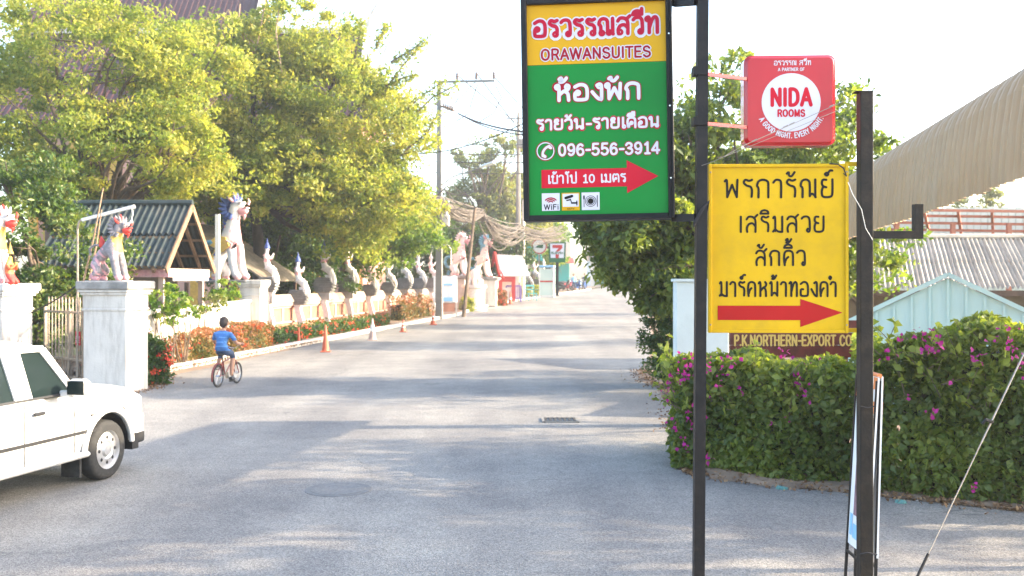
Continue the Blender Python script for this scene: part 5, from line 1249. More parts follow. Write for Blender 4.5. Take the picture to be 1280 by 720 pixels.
for B, Y, ptop, lab in desc:
    ztop = PZ(ptop, Y); sc = (ztop - 2.28 - gz(Y)) / 1.52 if ptop < 312 or Y > 55 else .98
    sc = min(max(sc, .9), 1.12); base = ztop - 1.52 * sc
    t = thing('praying_statue', lab, 'statue', (RX(-13.55, Y) , Y, base), ROADROT, 'praying statues on the temple wall', sc)
    for k, me in B.items(): link(k, me, t)
    # the support carries the statue down to the wall
    b = MB(); hb = base - .62 * sc - gz(Y); 
    if hb > 1.4: b.box((-.02, 0, -.62 - (hb - 1.3) / sc / 2), (.5, .3, (hb - 1.3) / sc)); b.build('pedestal', M['grey_cap'], t)

# far pillars for the far lions, and statues past the shrine
def far_pillar(px, Y, label, ztop, size):
    t = thing('statue_pillar', label, 'pillar', (PX(px, Y), Y, gz(Y)), ROADROT, 'pillars under the far lion statues'); H = ztop - gz(Y)
    b = MB(); b.box((0, 0, H * .45), (size, size, H * .9), bev=.02); b.build('shaft', M['white_paint'], t)
    b = MB(); b.box((0, 0, H * .92), (size * 1.15, size * 1.15, H * .05)); b.box((0, 0, H * .97), (size * 1.3, size * 1.3, H * .07), bev=.02); b.build('cap', M['grey_cap'], t)
far_pillar(567, 70.2, 'white pillar under the far left lion, behind the leaning pole', PZ(345, 70), 1.9)
far_pillar(610, 72.2, 'white pillar under the far right lion beside the red shrine', PZ(347, 72), 1.3)
def round_pedestal():
    Y = 68; t = thing('planter_pedestal', 'round white fluted pedestal between the two far lion pillars', 'pedestal', (PX(593, Y), Y, gz(Y))); H = PZ(357, Y)
    b = MB(); b.lathe([(.85, 0), (.85, .15), (.7, .25), (.72, H - .3), (.85, H - .2), (.85, H)], n=20); b.build('shaft', M['statue_cream'], t, smooth=40)
    b = MB()
    for k in range(8): a = k * PI / 4; b.tube([(.45 * math.cos(a), .45 * math.sin(a), H), (.5 * math.cos(a), .5 * math.sin(a), H + .25), (.3 * math.cos(a), .3 * math.sin(a), H + .5)], [.12, .14, .04], 6)
    b.ball((0, 0, H + .5), (.4, .4, .6), 10); b.build('urn', M['statue_cream'], t, smooth=60)
round_pedestal()
def shrine():
    Y = 77; o = Vector((PX(628, Y), Y, gz(Y))); t = thing('red_shrine', 'small shrine with red posts, red gable edge and white roof', 'shrine', tuple(o)); k = Y / F_PX
    zt, ze = PZ(318, Y) - o.z, PZ(345, Y) - o.z; W = 1.1
    xr = (660 - 628) * k
    b = MB(); a = Vector((-.5, 0, zt)); bb = Vector((xr - .5, 0, zt - .1)); c = Vector((xr + .1, -1.5, ze)); d = Vector((-.1, -1.5, ze)); ribbed_roof(b, a, bb, c, d, 9, .06, .05); c2 = c + Vector((0, 3, 0)); d2 = d + Vector((0, 3, 0)); b.add([a, bb, c2, d2], [(0, 1, 2, 3)]); b.build('roof', M['banner_white'], t)
    b = MB(); b.beam(a + Vector((-.1, 0, .1)), d + Vector((-.1, -.1, .05)), .14, .4); b.beam(a + Vector((-.1, 0, .1)), d2 + Vector((-.9, 0, .05)), .14, .4); b.beam(a + Vector((-.12, -.1, -.35)), d + Vector((.2, -.1, -.2)), .1, .2); b.build('gable_edge', M['red_shrine'], t)
    b = MB(); b.box((.35, -1.2, ze - .25), (1.3, .15, .4)); b.build('lintel', M['red_shrine'], t)
    for x in (-.15, .85):
        b = MB(); b.box((x, -1.2, (ze - .3) / 2), (.28, .28, ze - .3)); b.build('post', M['red_shrine'], t)
    b = MB(); b.box((.35, .6, (ze) / 2), (1.8, 1.6, ze - .1)); b.build('wall', M['cream_wall'], t)
    b = MB(); b.box((.35, -1.0, .5), (1.0, .5, 1.0)); b.build('altar', M['cream_wall'], t)
shrine()
for i, (px, py, Y, H, B, lab) in enumerate(((668, 318, 84, 1.5, PW, 'pale distant statue just right of the distant pole'), (680, 322, 86, 1.4, PC, 'pale distant statue beside the phone booth, left of the green sign'), (659, 326, 82, 1.3, PW, 'pale distant statue between the shrine roof and the distant pole'))):
    z = PZ(py, Y) - 1.52 * H * .9; t = thing('praying_statue', lab, 'statue', (PX(px, Y), Y, z), ROADROT, 'praying statues on the temple wall', H * .9)
    for k, me in B.items(): link(k, me, t)
    b = MB(); hb = z - gz(Y) - .5; b.box((0, 0, -.5 - hb / H / 2), (.7, .5, hb / H + .3)); b.build('pedestal', M['white_paint'], t)

# ================================================================== PICKUP TRUCK
def pickup():
    # local: x forward, y left, z up; front axle at x=0
    HD = math.atan2(1, .225); Yw = 10.75; Xw = PX(129, Yw)
    t = thing('pickup_truck', 'white extended-cab pickup truck driving away, cut by the left edge of the picture', 'truck', (Xw, Yw, 0), HD)
    W = 1.62; y0 = -.02; yc = W / 2 - .06      # right side near y=0 (wheel outer face), body spans y 0..W
    # body side outline (x, z) with wheel arches
    def arch(cx, r, z0, n=9): return [(cx + r * math.cos(a), z0 + r * math.sin(a)) for a in np.linspace(R(-8), R(188), n)]
    low = [(.74, .36)] + [] ; 
    secs = []
    # lofted body: stations along x; each is a ring (half-width profile) -> list of (y_off, z)
    def station(x, zb, zt, inset_top=.05, belt=.78, w=W, crown=.03):
        h = w / 2; return [(x, -h + .03, zb), (x, -h, zb + .12), (x, -h - .0, belt - .1), (x, -h + .015, belt), (x, -h + inset_top, zt - .05), (x, -h + inset_top + .05, zt - .005), (x, -h * .5, zt + crown), (x, 0, zt + crown * 1.3), (x, h * .5, zt + crown), (x, h - inset_top - .05, zt - .005), (x, h - inset_top, zt - .05), (x, h - .015, belt), (x, h, belt - .1), (x, h, zb + .12), (x, h - .03, zb)]
    def loft(name, st, parent, mt, cap=True, shift=(0, yc, 0), smooth=28):
        b = MB(); k = len(st[0])
        for s_ in st: b.v += [(p[0] + shift[0], p[1] + shift[1], p[2] + shift[2]) for p in s_]
        for i in range(len(st) - 1):
            for j in range(k): q = (j + 1) % k; b.f.append((i * k + j, i * k + q, (i + 1) * k + q, (i + 1) * k + j)); b.m.append(0)
        b.f.append(tuple(range(k))); b.f.append(tuple(range((len(st) - 1) * k, len(st) * k))[::-1]); b.m += [0, 0]
        return b.build(name, mt, parent, smooth=smooth)
    ra = .395  # arch radius
    bd = []
    hood = lambda x: .965 - .03 * max(0, x + .1) - .10 * max(0, (x - .35)) ** 1.2
    for x in (.62, .58, .52, .46, .40, .36, .30, .2, .1, 0, -.1, -.2, -.30, -.36, -.40, -.48, -.7, -.95):
        zb = .36 if abs(x) >= ra else max(.36, .33 + math.sqrt(max(0, ra * ra - x * x)))
        zt = hood(x) if x < .6 else .88
        bd.append(station(x, zb if x < .5 else max(zb, .42), zt, .07, min(zt - .05, .84)))
    body = loft('front_body', bd, t, M['car_white'])
    # arch openings are hollow: dark liner
    for sy in (0.0, 1.0):
        b = MB(); yy = yc - W / 2 + .01 if sy == 0 else yc + W / 2 - .26
        pts = [(ra * .97 * math.cos(a), ra * .97 * math.sin(a) + .335) for a in np.linspace(0, PI, 12)]
        b.v += [(p[0], yy, p[1]) for p in pts] + [(p[0], yy + .25, p[1]) for p in pts]; k0 = len(b.v) - 24
        for i in range(11): b.f.append((k0 + i, k0 + i + 1, k0 + 13 + i, k0 + 12 + i)); b.m.append(0)
        b.build('wheel_liner', M['plastic_black'], t)
    # flared fender lip
    for s, yy in ((-1, yc - W / 2 - .012), (1, yc + W / 2 + .012)):
        for cx in (0, -2.85):
            b = MB(); b.tube([(cx + (ra + .02) * math.cos(a), yy, .335 + (ra + .02) * math.sin(a)) for a in np.linspace(R(2), R(178), 15)], .03, 8); b.build('fender_flare', M['car_white'], t, smooth=60)
    st = [station(x, .36, 1.0, .03, .86) for x in (-.953, -1.9, -2.18)]
    loft('cab_body', st, t, M['car_white'])
    # cab greenhouse: pillars and roof built as solid frame
    zr = 1.50; hb = W / 2 - .035; hr = W / 2 - .17
    def side(x, z):   # y of the greenhouse side at height z
        return hb + (hr - hb) * (z - .99) / (zr - .99)
    P = {'A0': (-.52, .98), 'A1': (-1.12, 1.44), 'R0': (-1.22, 1.49), 'R1': (-2.1, 1.50), 'B1': (-1.62, 1.45), 'B0': (-1.66, .99), 'C1': (-2.0, 1.45), 'C0': (-2.2, .99), 'D1': (-2.12, 1.48), 'D0': (-2.26, .99)}
    for s in (-1, 1):
        def q(x, z, o=0): return (x, yc + s * (side(x, z) + o), z)
        def strip(name, pts, th=.05, mt='car_white', o=0):
            b = MB(); A = [q(x, z, o) for x, z in pts]; Bp = [(p[0], p[1] - s * th, p[2]) for p in A]; n = len(A)
            b.add(A + Bp, [tuple(range(n)), tuple(range(2 * n - 1, n - 1, -1))] + [(j, (j + 1) % n, (j + 1) % n + n, j + n) for j in range(n)]); return b.build(name, M[mt], t)
        strip('pillar', [(-.44, .975), (-.54, .975), (-.88, 1.43), (-.87, 1.49), (-.79, 1.47)])
        strip('pillar', [(-1.13, .985), (-1.37, .985), (-1.43, 1.46), (-1.17, 1.46)], .05)
        strip('pillar', [(-1.84, .985), (-2.02, .985), (-1.94, 1.46), (-1.80, 1.46)])
        strip('roof_rail', [(-.80, 1.435), (-1.94, 1.45), (-1.94, 1.515), (-.82, 1.495)])
        strip('side_glass', [(-.55, 1.0), (-1.14, 1.0), (-1.18, 1.445), (-.88, 1.43)], .008, 'glass_dark', -.018)
        strip('quarter_glass', [(-1.36, 1.0), (-1.86, 1.0), (-1.82, 1.44), (-1.42, 1.445)], .008, 'glass_dark', -.018)
        strip('window_trim', [(-.52, .985), (-1.86, .985), (-1.86, 1.005), (-.54, 1.005)], .014, 'plastic_black', .004)
        d = MB(); yb = yc + s * (W / 2 + .003); d.box((-1.1, yb, .57), (1.75, .014, .034)); d.build('side_moulding', M['plastic_black'], t)
        d = MB(); d.box((-1.30, yb, .66), (.006, .008, .6)); d.build('door_seam', M['plastic_black'], t); d = MB(); d.box((-.56, yb, .66), (.006, .008, .56)); d.build('door_seam', M['plastic_black'], t)
        d = MB(); d.box((-1.10, yb + s * .01, .85), (.16, .03, .035), bev=.01); d.build('door_handle', M['plastic_black'], t)
        d = MB(); d.box((-.70, yc + s * (W / 2 + .16), 1.07), (.12, .22, .17), bev=.035); d.box((-.70, yc + s * (W / 2 + .02), 1.0), (.07, .14, .07), bev=.01); mo = d.build('mirror', M['car_white'], t)
        d = MB(); d.box((-.764, yc + s * (W / 2 + .16), 1.07), (.008, .19, .14), bev=.003); d.build('mirror_glass', M['glass_dark'], mo)
        d = MB(); d.box((-1.25, yc + s * (W / 2 - .02), .335), (1.85, .1, .06), bev=.02); d.build('sill', M['car_white'], t)
    b = MB(); rp = []
    for x, z in ((-.81, 1.475), (-.92, 1.515), (-1.3, 1.535), (-1.8, 1.525), (-1.96, 1.47)): rp.append([(x, -hr - .02, z - .03), (x, -hr + .07, z), (x, -.3, z + .025), (x, .3, z + .025), (x, hr - .07, z), (x, hr + .02, z - .03), (x, hr - .06, z - .05), (x, -hr + .06, z - .05)])
    loft('roof', rp, t, M['car_white'])
    b = MB(); b.add([(-.47, yc - hb + .04, .985), (-.47, yc + hb - .04, .985), (-.83, yc + hr - .03, 1.47), (-.83, yc - hr + .03, 1.47), (-.49, yc - hb + .04, .98), (-.49, yc + hb - .04, .98), (-.85, yc + hr - .03, 1.465), (-.85, yc - hr + .03, 1.465)], [(0, 1, 2, 3), (7, 6, 5, 4), (0, 4, 5, 1), (1, 5, 6, 2), (2, 6, 7, 3), (3, 7, 4, 0)]); b.build('windscreen', M['glass_dark'], t)
    b = MB(); b.add([(-2.01, yc - hb + .04, 1.0), (-2.01, yc + hb - .04, 1.0), (-1.94, yc + hr, 1.45), (-1.94, yc - hr, 1.45)], [(0, 1, 2, 3)]); b.build('rear_glass', M['glass_dark'], t)
    b = MB()
    for s in (-.4, .3): b.tube([(-.44, yc + s, .985), (-.6, yc + s + .2, 1.1), (-.75, yc + s + .35, 1.2)], .008, 5)
    b.build('wiper', M['plastic_black'], t)
    # interior: dark seats and dash so the glass has something behind it
    b = MB(); b.box((-.75, yc, .95), (.4, 1.3, .2), bev=.05); b.build('dashboard', M['plastic_black'], t)
    for s in (-.33, .33):
        b = MB(); b.box((-1.35, yc + s, .95), (.18, .45, .7), bev=.06); b.box((-1.35, yc + s, 1.36), (.1, .24, .16), bev=.04); b.build('seat', M['plastic_black'], t)
    # bed
    b = MB()
    for s in (-1, 1): b.box((-3.2, yc + s * (W / 2 - .04), .68), (1.9, .08, .62) if False else (1.9, .08, .3), bev=.02); b.box((-2.42, yc + s * (W / 2 - .04), .5), (.28, .08, .4)); b.box((-3.72, yc + s * (W / 2 - .04), .5), (.86, .08, .4)); b.box((-3.2, yc + s * (W / 2 - .04), .86), (1.9, .1, .06), bev=.02)
    b.box((-2.3, yc, .68), (.06, W - .1, .42)); b.box((-4.15, yc, .66), (.06, W - .06, .5)); b.box((-3.2, yc, .5), (1.88, W - .1, .06)); b.build('cargo_bed', M['car_white'], t)
    b = MB(); b.box((-4.24, yc, .45), (.1, W - .1, .16), bev=.03); b.build('rear_bumper', M['chrome'], t)
    for s in (-1, 1): b = MB(); b.box((-4.185, yc + s * (W / 2 - .09), .68), (.04, .12, .34), bev=.01); b.build('tail_light', M['lamp_red'], t)
    # front
    b = MB(); pts = [(.72, yc - W / 2 + .12), (.66, yc - W / 2 - .0), (.48, yc - W / 2 - .025), (.44, yc - W / 2 + .03), (.44, yc + W / 2 - .03), (.48, yc + W / 2 + .025), (.66, yc + W / 2), (.72, yc + W / 2 - .12)]
    b.prism(pts, (0, 0, .43), (1, 0, 0), (0, 1, 0), (0, 0, 1), .2); b.build('front_bumper', M['car_white'], t)
    b = MB(); b.box((.62, yc, .36), (.3, W - .1, .14), bev=.02); b.box((.50, yc - W / 2 + .05, .33), (.12, .1, .16)); b.build('valance', M['plastic_black'], t)
    b = MB(); b.box((.625, yc, .76), (.03, .85, .2), bev=.01); b.build('grille', M['plastic_black'], t)
    for s in (-1, 1):
        b = MB(); b.box((.62, yc + s * .57, .76), (.04, .27, .19), bev=.02); b.build('headlight', M['lamp_clear'], t)
        b = MB(); b.box((.58, yc + s * (W / 2 - .04), .76), (.12, .07, .17), bev=.02); b.build('indicator', M['lamp_clear'], t)
    b = MB(); b.box((-2.2, yc, .38), (3.6, .9, .18)); b.box((0, yc, .33), (.12, 1.3, .12)); b.build('chassis', M['plastic_black'], t)
    # wheels
    def wheel(x, y, s):
        wt = thing_part('wheel', t, (x, y, .32))
        b = MB(); pr = [(.205, -.095), (.27, -.10), (.305, -.085), (.318, -.06), (.32, 0), (.318, .06), (.305, .085), (.27, .10), (.205, .095)]
        n = 40; v0 = len(b.v)
        for r_, o in pr:
            for j in range(n): a = 2 * PI * j / n; b.v.append((r_ * math.cos(a), o, r_ * math.sin(a)))
        for i in range(len(pr) - 1):
            for j in range(n): q = (j + 1) % n; b.f.append((i * n + j, i * n + q, (i + 1) * n + q, (i + 1) * n + j)); b.m.append(0)
        b.build('tyre', M['rubber'], wt, smooth=40)
        b = MB(); pr = [(.207, .09), (.20, .055), (.17, .06), (.15, .075), (.10, .08), (.075, .065), (.06, .09), (.0001, .095)]; n = 32
        for r_, o in pr:
            for j in range(n): a = 2 * PI * j / n; b.v.append((r_ * math.cos(a), s * o, r_ * math.sin(a)))
        for i in range(len(pr) - 1):
            for j in range(n): q = (j + 1) % n; b.f.append((i * n + j, i * n + q, (i + 1) * n + q, (i + 1) * n + j)); b.m.append(0)
        b.build('rim', M['rim'], wt, smooth=35)
        b = MB()
        for k in range(8): a = k * PI / 4; c = (.135 * math.cos(a), s * .078, .135 * math.sin(a)); b.ball(c, (.02, .008, .02), 8)
        b.build('rim_hole', M['plastic_black'], wt)
    def thing_part(name, parent, loc):
        o = bpy.data.objects.new(name, None); COL.objects.link(o); o.parent = parent; o.location = loc; KIDS.setdefault(parent.name, []).append(o); o.empty_display_size = .1; return o
    for x in (0, -2.85):
        wheel(x, yc - W / 2 + .09, -1); wheel(x, yc + W / 2 - .09, 1)
    for s in (-1, 1): b = MB(); b.box((-.42, yc + s * (W / 2 - .14), .25), (.03, .22, .3)); b.build('mud_flap', M['rubber'], t)
pickup()

# ================================================================== BOY ON BICYCLE
def bicycle():
    Y = 19.9; X = PX(272.5, Y); hd = math.atan2(.86, .16)
    t = thing('bicycle', 'small red bicycle ridden by the boy in blue', 'bicycle', (X, Y, 0), hd); r = .225; wb = .83
    for nm, x in (('rear', 0), ('front', wb)):
        wt = bpy.data.objects.new('wheel', None); COL.objects.link(wt); wt.parent = t; wt.location = (x, 0, r); KIDS.setdefault(t.name, []).append(wt)
        b = MB(); b.tube([((r - .02) * math.cos(a), 0, (r - .02) * math.sin(a)) for a in np.linspace(0, 2 * PI, 29)], .021, 8, cap=False); b.build('tyre', M['rubber'], wt, smooth=True)
        b = MB(); b.tube([((r - .045) * math.cos(a), 0, (r - .045) * math.sin(a)) for a in np.linspace(0, 2 * PI, 25)], .008, 6, cap=False)
        for k in range(12): a = k * PI / 6; b.tube([(0, 0, 0), ((r - .045) * math.cos(a), 0, (r - .045) * math.sin(a))], .002, 4)
        b.tube([(0, -.04, 0), (0, .04, 0)], .018, 8); b.build('rim', M['chrome'], wt)
    b = MB(); bb = (.30, 0, .22); seat = (.20, 0, .55); head = (.68, 0, .56)
    for p, q, rr_ in ((bb, seat, .014), (bb, head, .016), ((.2, 0, .5), head, .014), (bb, (0, .05, r), .009), (bb, (0, -.05, r), .009), ((.2, 0, .5), (0, .05, r), .008), ((.2, 0, .5), (0, -.05, r), .008), ((.66, 0, .64), (.69, 0, .5), .017)): b.tube([p, q], rr_, 8)
    b.build('frame', M['bike_red'], t)
    b = MB(); b.tube([(.69, .04, .5), (wb, .045, r)], .011, 6); b.tube([(.69, -.04, .5), (wb, -.045, r)], .011, 6); b.build('fork', M['bike_red'], t)
    b = MB(); b.tube([(.655, 0, .64), (.63, 0, .74)], .013, 6); b.tube([(.52, -.27, .83), (.60, -.2, .84), (.64, -.05, .75), (.64, .05, .75), (.60, .2, .84), (.52, .27, .83)], .011, 6); b.build('handlebar', M['chrome'], t)
    for s in (-1, 1): b = MB(); b.tube([(.46, s * .285, .83), (.54, s * .265, .83)], .017, 8); b.build('grip', M['plastic_black'], t)
    b = MB(); b.tube([(.20, 0, .5), (.185, 0, .62)], .011, 6); b.ball((.14, 0, .645), (.10, .07, .03), 10); b.ball((.24, 0, .645), (.08, .03, .022), 8); b.build('saddle', M['plastic_black'], t, smooth=60)
    b = MB(); n = 18; b.prism([(.07 * math.cos(2 * PI * k / n), .07 * math.sin(2 * PI * k / n)) for k in range(n)], (.30, -.045, .22), (1, 0, 0), (0, 0, 1), (0, 1, 0), .006); b.beam((.30, -.07, .22), (.36, -.07, .10), .014); b.beam((.30, .07, .22), (.24, .07, .34), .014); b.build('crankset', M['steel'], t)
    for x, s, z in ((.36, -1, .10), (.24, 1, .34)): b = MB(); b.box((x, s * .12, z), (.09, .09, .02)); b.build('pedal', M['plastic_black'], t)
    b = MB(); b.tube([(-.0 + (r + .03) * math.cos(a), 0, r + (r + .03) * math.sin(a)) for a in np.linspace(R(20), R(200), 12)], .018, 6); b.build('mudguard', M['bike_red'], t)
    # the boy
    p = thing('person', 'boy in blue t-shirt and dark shorts riding a small red bicycle away down the street', 'person', (X, Y, 0), hd)
    N, E = [], []
    chain(N, E, [(.12, 0, .72, .125, .14), (.13, 0, .83, .115, .135), (.17, 0, .95, .115, .14), (.21, 0, 1.06, .10, .14), (.235, 0, 1.12, .06, .07), (.25, 0, 1.18, .045)])
    for s, knee, ankle in ((-1, (.42, -.12, .60), (.34, -.12, .20)), (1, (.47, .12, .78), (.23, .12, .45))):
        chain(N, E, [(.2, s * .085, .70, .09), (.5 * (.2 + knee[0]) + .02, s * .11, .5 * (.70 + knee[2]) + .02, .078), (knee[0], s * .12, knee[2], .056), (.5 * (knee[0] + ankle[0]) - .01, s * .12, .5 * (knee[2] + ankle[2]), .050), (ankle[0], s * .12, ankle[2], .032)], 0)
        chain(N, E, [(.21, s * .16, 1.06, .058), (.26, s * .215, .96, .046), (.33, s * .235, .865, .036), (.43, s * .25, .85, .03), (.485, s * .265, .848, .026)], 3)
    def mf(c):
        if c.z > 1.125: return 0
        if c.z > .73 and c.x < .34:
            if abs(c.y) > .18 and c.z < .93: return 0
            return 2 if (c.z % .09) < .014 else 1
        if c.x < .46 and c.z > .56 and not (c.x > .40) and abs(c.y) < .21: return 3
        return 0
    me = skin_mesh('boy_body', N, E, [M['skin'], M['shirt_blue'], M['shirt_stripe'], M['shorts']], 0, 3, mf); link('body', me, p)
    b = MB(); b.ball((.27, 0, 1.285), (.098, .082, .118), 16); b.ball((.30, 0, 1.235), (.065, .06, .06), 12)
    b.tube([(.355, 0, 1.285), (.378, 0, 1.262), (.36, 0, 1.255)], [.01, .016, .01], 6)
    for s in (-1, 1): b.ball((.262, s * .084, 1.27), (.022, .012, .03), 8)
    b.build('head', M['skin'], p, smooth=True)
    b = MB(); b.ball((.255, 0, 1.318), (.103, .09, .095), 16); b.ball((.225, 0, 1.285), (.085, .085, .10), 14); b.build('hair', M['hair'], p, smooth=True)
    b = MB()
    for s in (-1, 1): b.ball((.352, s * .033, 1.295), (.006, .011, .006), 6)
    b.box((.352, 0, 1.222), (.01, .035, .008)); b.build('eyes_and_mouth', M['ink_black'], p)
    for s, a in ((-1, (.34, -.12, .20)), (1, (.23, .12, .45))):
        b = MB(); b.tube([(a[0] - .04, a[1], a[2] - .045), (a[0] + .03, a[1], a[2] - .045), (a[0] + .10, a[1], a[2] - .06), (a[0] + .15, a[1], a[2] - .062)], [.036, .044, .038, .02], 8); b.build('shoe', M['shoe'], p, smooth=60)
        h = Vector((.50, s * .275, .85)); b = MB(); b.ball(tuple(h), (.032, .034, .024), 8)
        for k in range(4): b.tube([h + Vector((.01, s * (-.022 + k * .016), .012)), h + Vector((.036, s * (-.022 + k * .016), .004)), h + Vector((.034, s * (-.022 + k * .016), -.026)), h + Vector((.012, s * (-.022 + k * .016), -.034))], [.008, .008, .0075, .006], 6)
        b.tube([h + Vector((-.005, -s * .02, -.005)), h + Vector((.012, -s * .035, -.02)), h + Vector((.03, -s * .03, -.028))], [.009, .008, .007], 6); b.build('hand', M['skin'], p, smooth=60)
bicycle()

# ================================================================== STREET OBJECTS
def cone(label, px, pyb, H, mt, bands, slim=1.0, group='traffic cones along the kerb', Y=None, z=None):
    Y = Y or CAM_H * F_PX / (pyb - HZ); z = gz(Y) if z is None else z; t = thing('traffic_cone', label, 'cone', (PX(px, Y), Y, z), random.Random(px).uniform(-.4, .4), group)
    b = MB(); s = H * .52 * slim; b.box((0, 0, .018), (s, s, .036), bev=.01); b.build('base', M[mt], t)
    b = MB(); r0, r1 = H * .19 * slim, H * .035; b.lathe([(r0 * 1.08, .036), (r0, .06), (r1 + (r0 - r1) * .5, H * .5), (r1, H - .01), (r1 * .8, H)], n=18); b.build('body', M[mt], t, smooth=40)
    for a, c in bands:
        ra_ = r0 + (r1 - r0) * a + .004; rc = r0 + (r1 - r0) * c + .004; b = MB(); b.lathe([(ra_ - .004, H * a), (ra_, H * a + .002), (rc, H * c - .002), (rc - .004, H * c)], n=18); b.build('stripe', M['cone_white'], t, smooth=40)
cone('tall plain orange traffic cone standing on the road edge, largest of the cones', 407, 440, .80, 'cone_orange', [], .72)
cone('thin faded orange bollard cone half hidden by the low hedge', 373.5, 431, .5, 'cone_orange', [], .55, z=.1)
cone('dirty grey-white traffic cone with a band, right of the tall orange cone', 465.5, 425.5, .78, 'cone_grey', [(.42, .72)], .9)
cone('small red and white banded cone, between the grey cone and the far cone', 504, 415, .52, 'cone_orange', [(.3, .42), (.58, .7)], 1.1)
cone('red and white striped cone at the kerb left of the white banner', 541.5, 406, .60, 'cone_orange', [(.28, .42), (.6, .72)], 1.15)
cone('farthest red cone beside the purple barrier', 638, 382, .95, 'cone_orange', [(.35, .5)], .8, Y=74)
def pole_lamp():
    Y = 19.9; B = P3(97, 352, Y); t = thing('tube_lamp', 'white tube lamp on a bent metal pole above the gate', 'lamp', (B.x, Y, 0))
    b = MB(); f = lambda px, py: tuple(P3(px, py, Y) - Vector((B.x, Y, 0))); b.tube([(0, 0, 0), f(97, 352), f(97, 285), f(99, 277), f(105, 273)], .022, 8); b.build('pole', M['gate_paint'], t, smooth=60)
    b = MB(); b.beam(f(103, 275), f(168, 258), .09, .06); b.build('tube_housing', M['lamp_white'], t)
    b = MB(); b.tube([f(165, 261), f(166, 268), f(164, 276)], .012, 6); b.ball(f(164, 278), .04, 8); b.build('hanging_bulb', M['lamp_white'], t)
    for k, (a, c) in enumerate((((104, 353), (129, 235)), ((111, 353), (127, 262)))):
        b = MB(); o = P3(*a, Y - .1); e = P3(*c, Y - .25); b.tube([tuple(Vector((o.x, o.y, 0)) - o + (o - e) * 0), (0, 0, 0), tuple((e - o) * .5 + Vector((.02, 0, 0))), tuple(e - o)], [.025, .022, .018, .012], 6)
        q = tag(b.build('bamboo_stick', M['bamboo'], smooth=60), ['long slanting brown bamboo stick rising from the gate beside the lamp pole', 'shorter slanting bamboo stick closest to the crouching lion'][k], 'stick', 'bamboo sticks at the gate'); q.location = tuple(o)
    b = MB(); sagw(b, P3(-5, 405, 21.5), P3(97, 356, 19.9), .12, .015); tag(b.build('gate_cable', M['wire']), 'thick dark cable drooping from the lamp pole down to the left edge', 'cable')
    Yp = 33.5; q = P3(272, 268, Yp); b = MB(); b.box((0, 0, q.z / 2), (.13, .13, q.z)); o = tag(b.build('wooden_post', M['cream_wall']), 'thin pale square post standing in front of the tall lion', 'post'); o.location = (q.x, Yp, 0)
pole_lamp()
def banner_():
    Y = 58; A = P3(557, 378, Y); t = thing('roadside_banner', 'white printed banner on a wooden frame at the kerb left of the leaning pole', 'banner', (A.x, Y, 0), R(12)); k = Y / F_PX
    z0, z1 = PZ(378, Y), PZ(345, Y); W = 30 * k
    b = MB(); v = []; n = 8
    for i in range(n + 1):
        for j in range(3): v.append((-W / 2 + W * i / n, .04 * math.sin(i * 1.7 + j), z0 + (z1 - z0) * j / 2 + .03 * math.sin(i * 2)))
    b.add(v + [(x, y + .015, z) for x, y, z in v], [(i * 3 + j, i * 3 + 3 + j, i * 3 + 4 + j, i * 3 + 1 + j) for i in range(n) for j in range(2)] + [(27 + i * 3 + j, 27 + i * 3 + 1 + j, 27 + i * 3 + 4 + j, 27 + i * 3 + 3 + j) for i in range(n) for j in range(2)]); b.build('cloth', M['banner_white'], t, smooth=True)
    b = MB(); b.box((-.1, -.06, z0 + .18), (W * .7, .01, .22)); b.box((0, -.06, z1 - .5), (W * .6, .01, .1)); b.build('print', M['banner_blue'], t)
    for x in (-W / 2 + .05, W / 2 - .05): b = MB(); b.box((x, .08, z1 / 2), (.07, .07, z1)); b.build('post', M['white_paint'], t)
    b = MB(); b.box((.0, .1, .55), (W * .8, .08, .5)); b.build('lower_board', M['terracotta'], t)
banner_()
def barrier():
    Y = 76; k = Y / F_PX; x0, x1 = PX(633, Y), PX(651, Y); t = thing('crowd_barrier', 'purple plastic crowd barrier at the roadside by the distant pole', 'barrier', ((x0 + x1) / 2, Y, gz(Y))); W = x1 - x0; H = 1.2
    b = MB(); b.box((0, 0, H), (W, .1, .1)); b.box((0, 0, .25), (W, .1, .08)); 
    for x in (-W / 2, W / 2): b.box((x, 0, H / 2), (.1, .12, H)); b.box((x, 0, .04), (.12, .6, .08))
    b.build('frame', M['purple_plastic'], t)
    c = MB(); c.box((0, 0, H / 2 + .1), (.05, .05, H - .3)); me = c.mesh('bar', M['purple_plastic'])
    for i in range(7): o = link('bar', me, t); o.location = (-W / 2 + W * (i + 1) / 8, 0, 0)
    X = PX(664, 77); t = thing('plastic_chair', 'dark green plastic chair by the kerb right of the purple barrier', 'chair', (X, 77, gz(77)), R(20))
    b = MB(); b.box((0, 0, .55), (.75, .7, .06), bev=.02); b.build('seat', M['green_plastic'], t)
    b = MB(); b.box((0, .33, 1.15), (.75, .06, .14)); b.box((0, .33, .85), (.7, .05, .1)); b.build('backrest', M['green_plastic'], t)
    for x in (-.33, .33):
        for y in (-.3, .33): b = MB(); b.box((x, y, .3 if y < 0 else .6), (.07, .07, .6 if y < 0 else 1.2)); b.build('leg', M['green_plastic'], t)
    for x in (-.36, .36): b = MB(); b.box((x, 0, .85), (.06, .7, .06)); b.build('armrest', M['green_plastic'], t)
barrier()
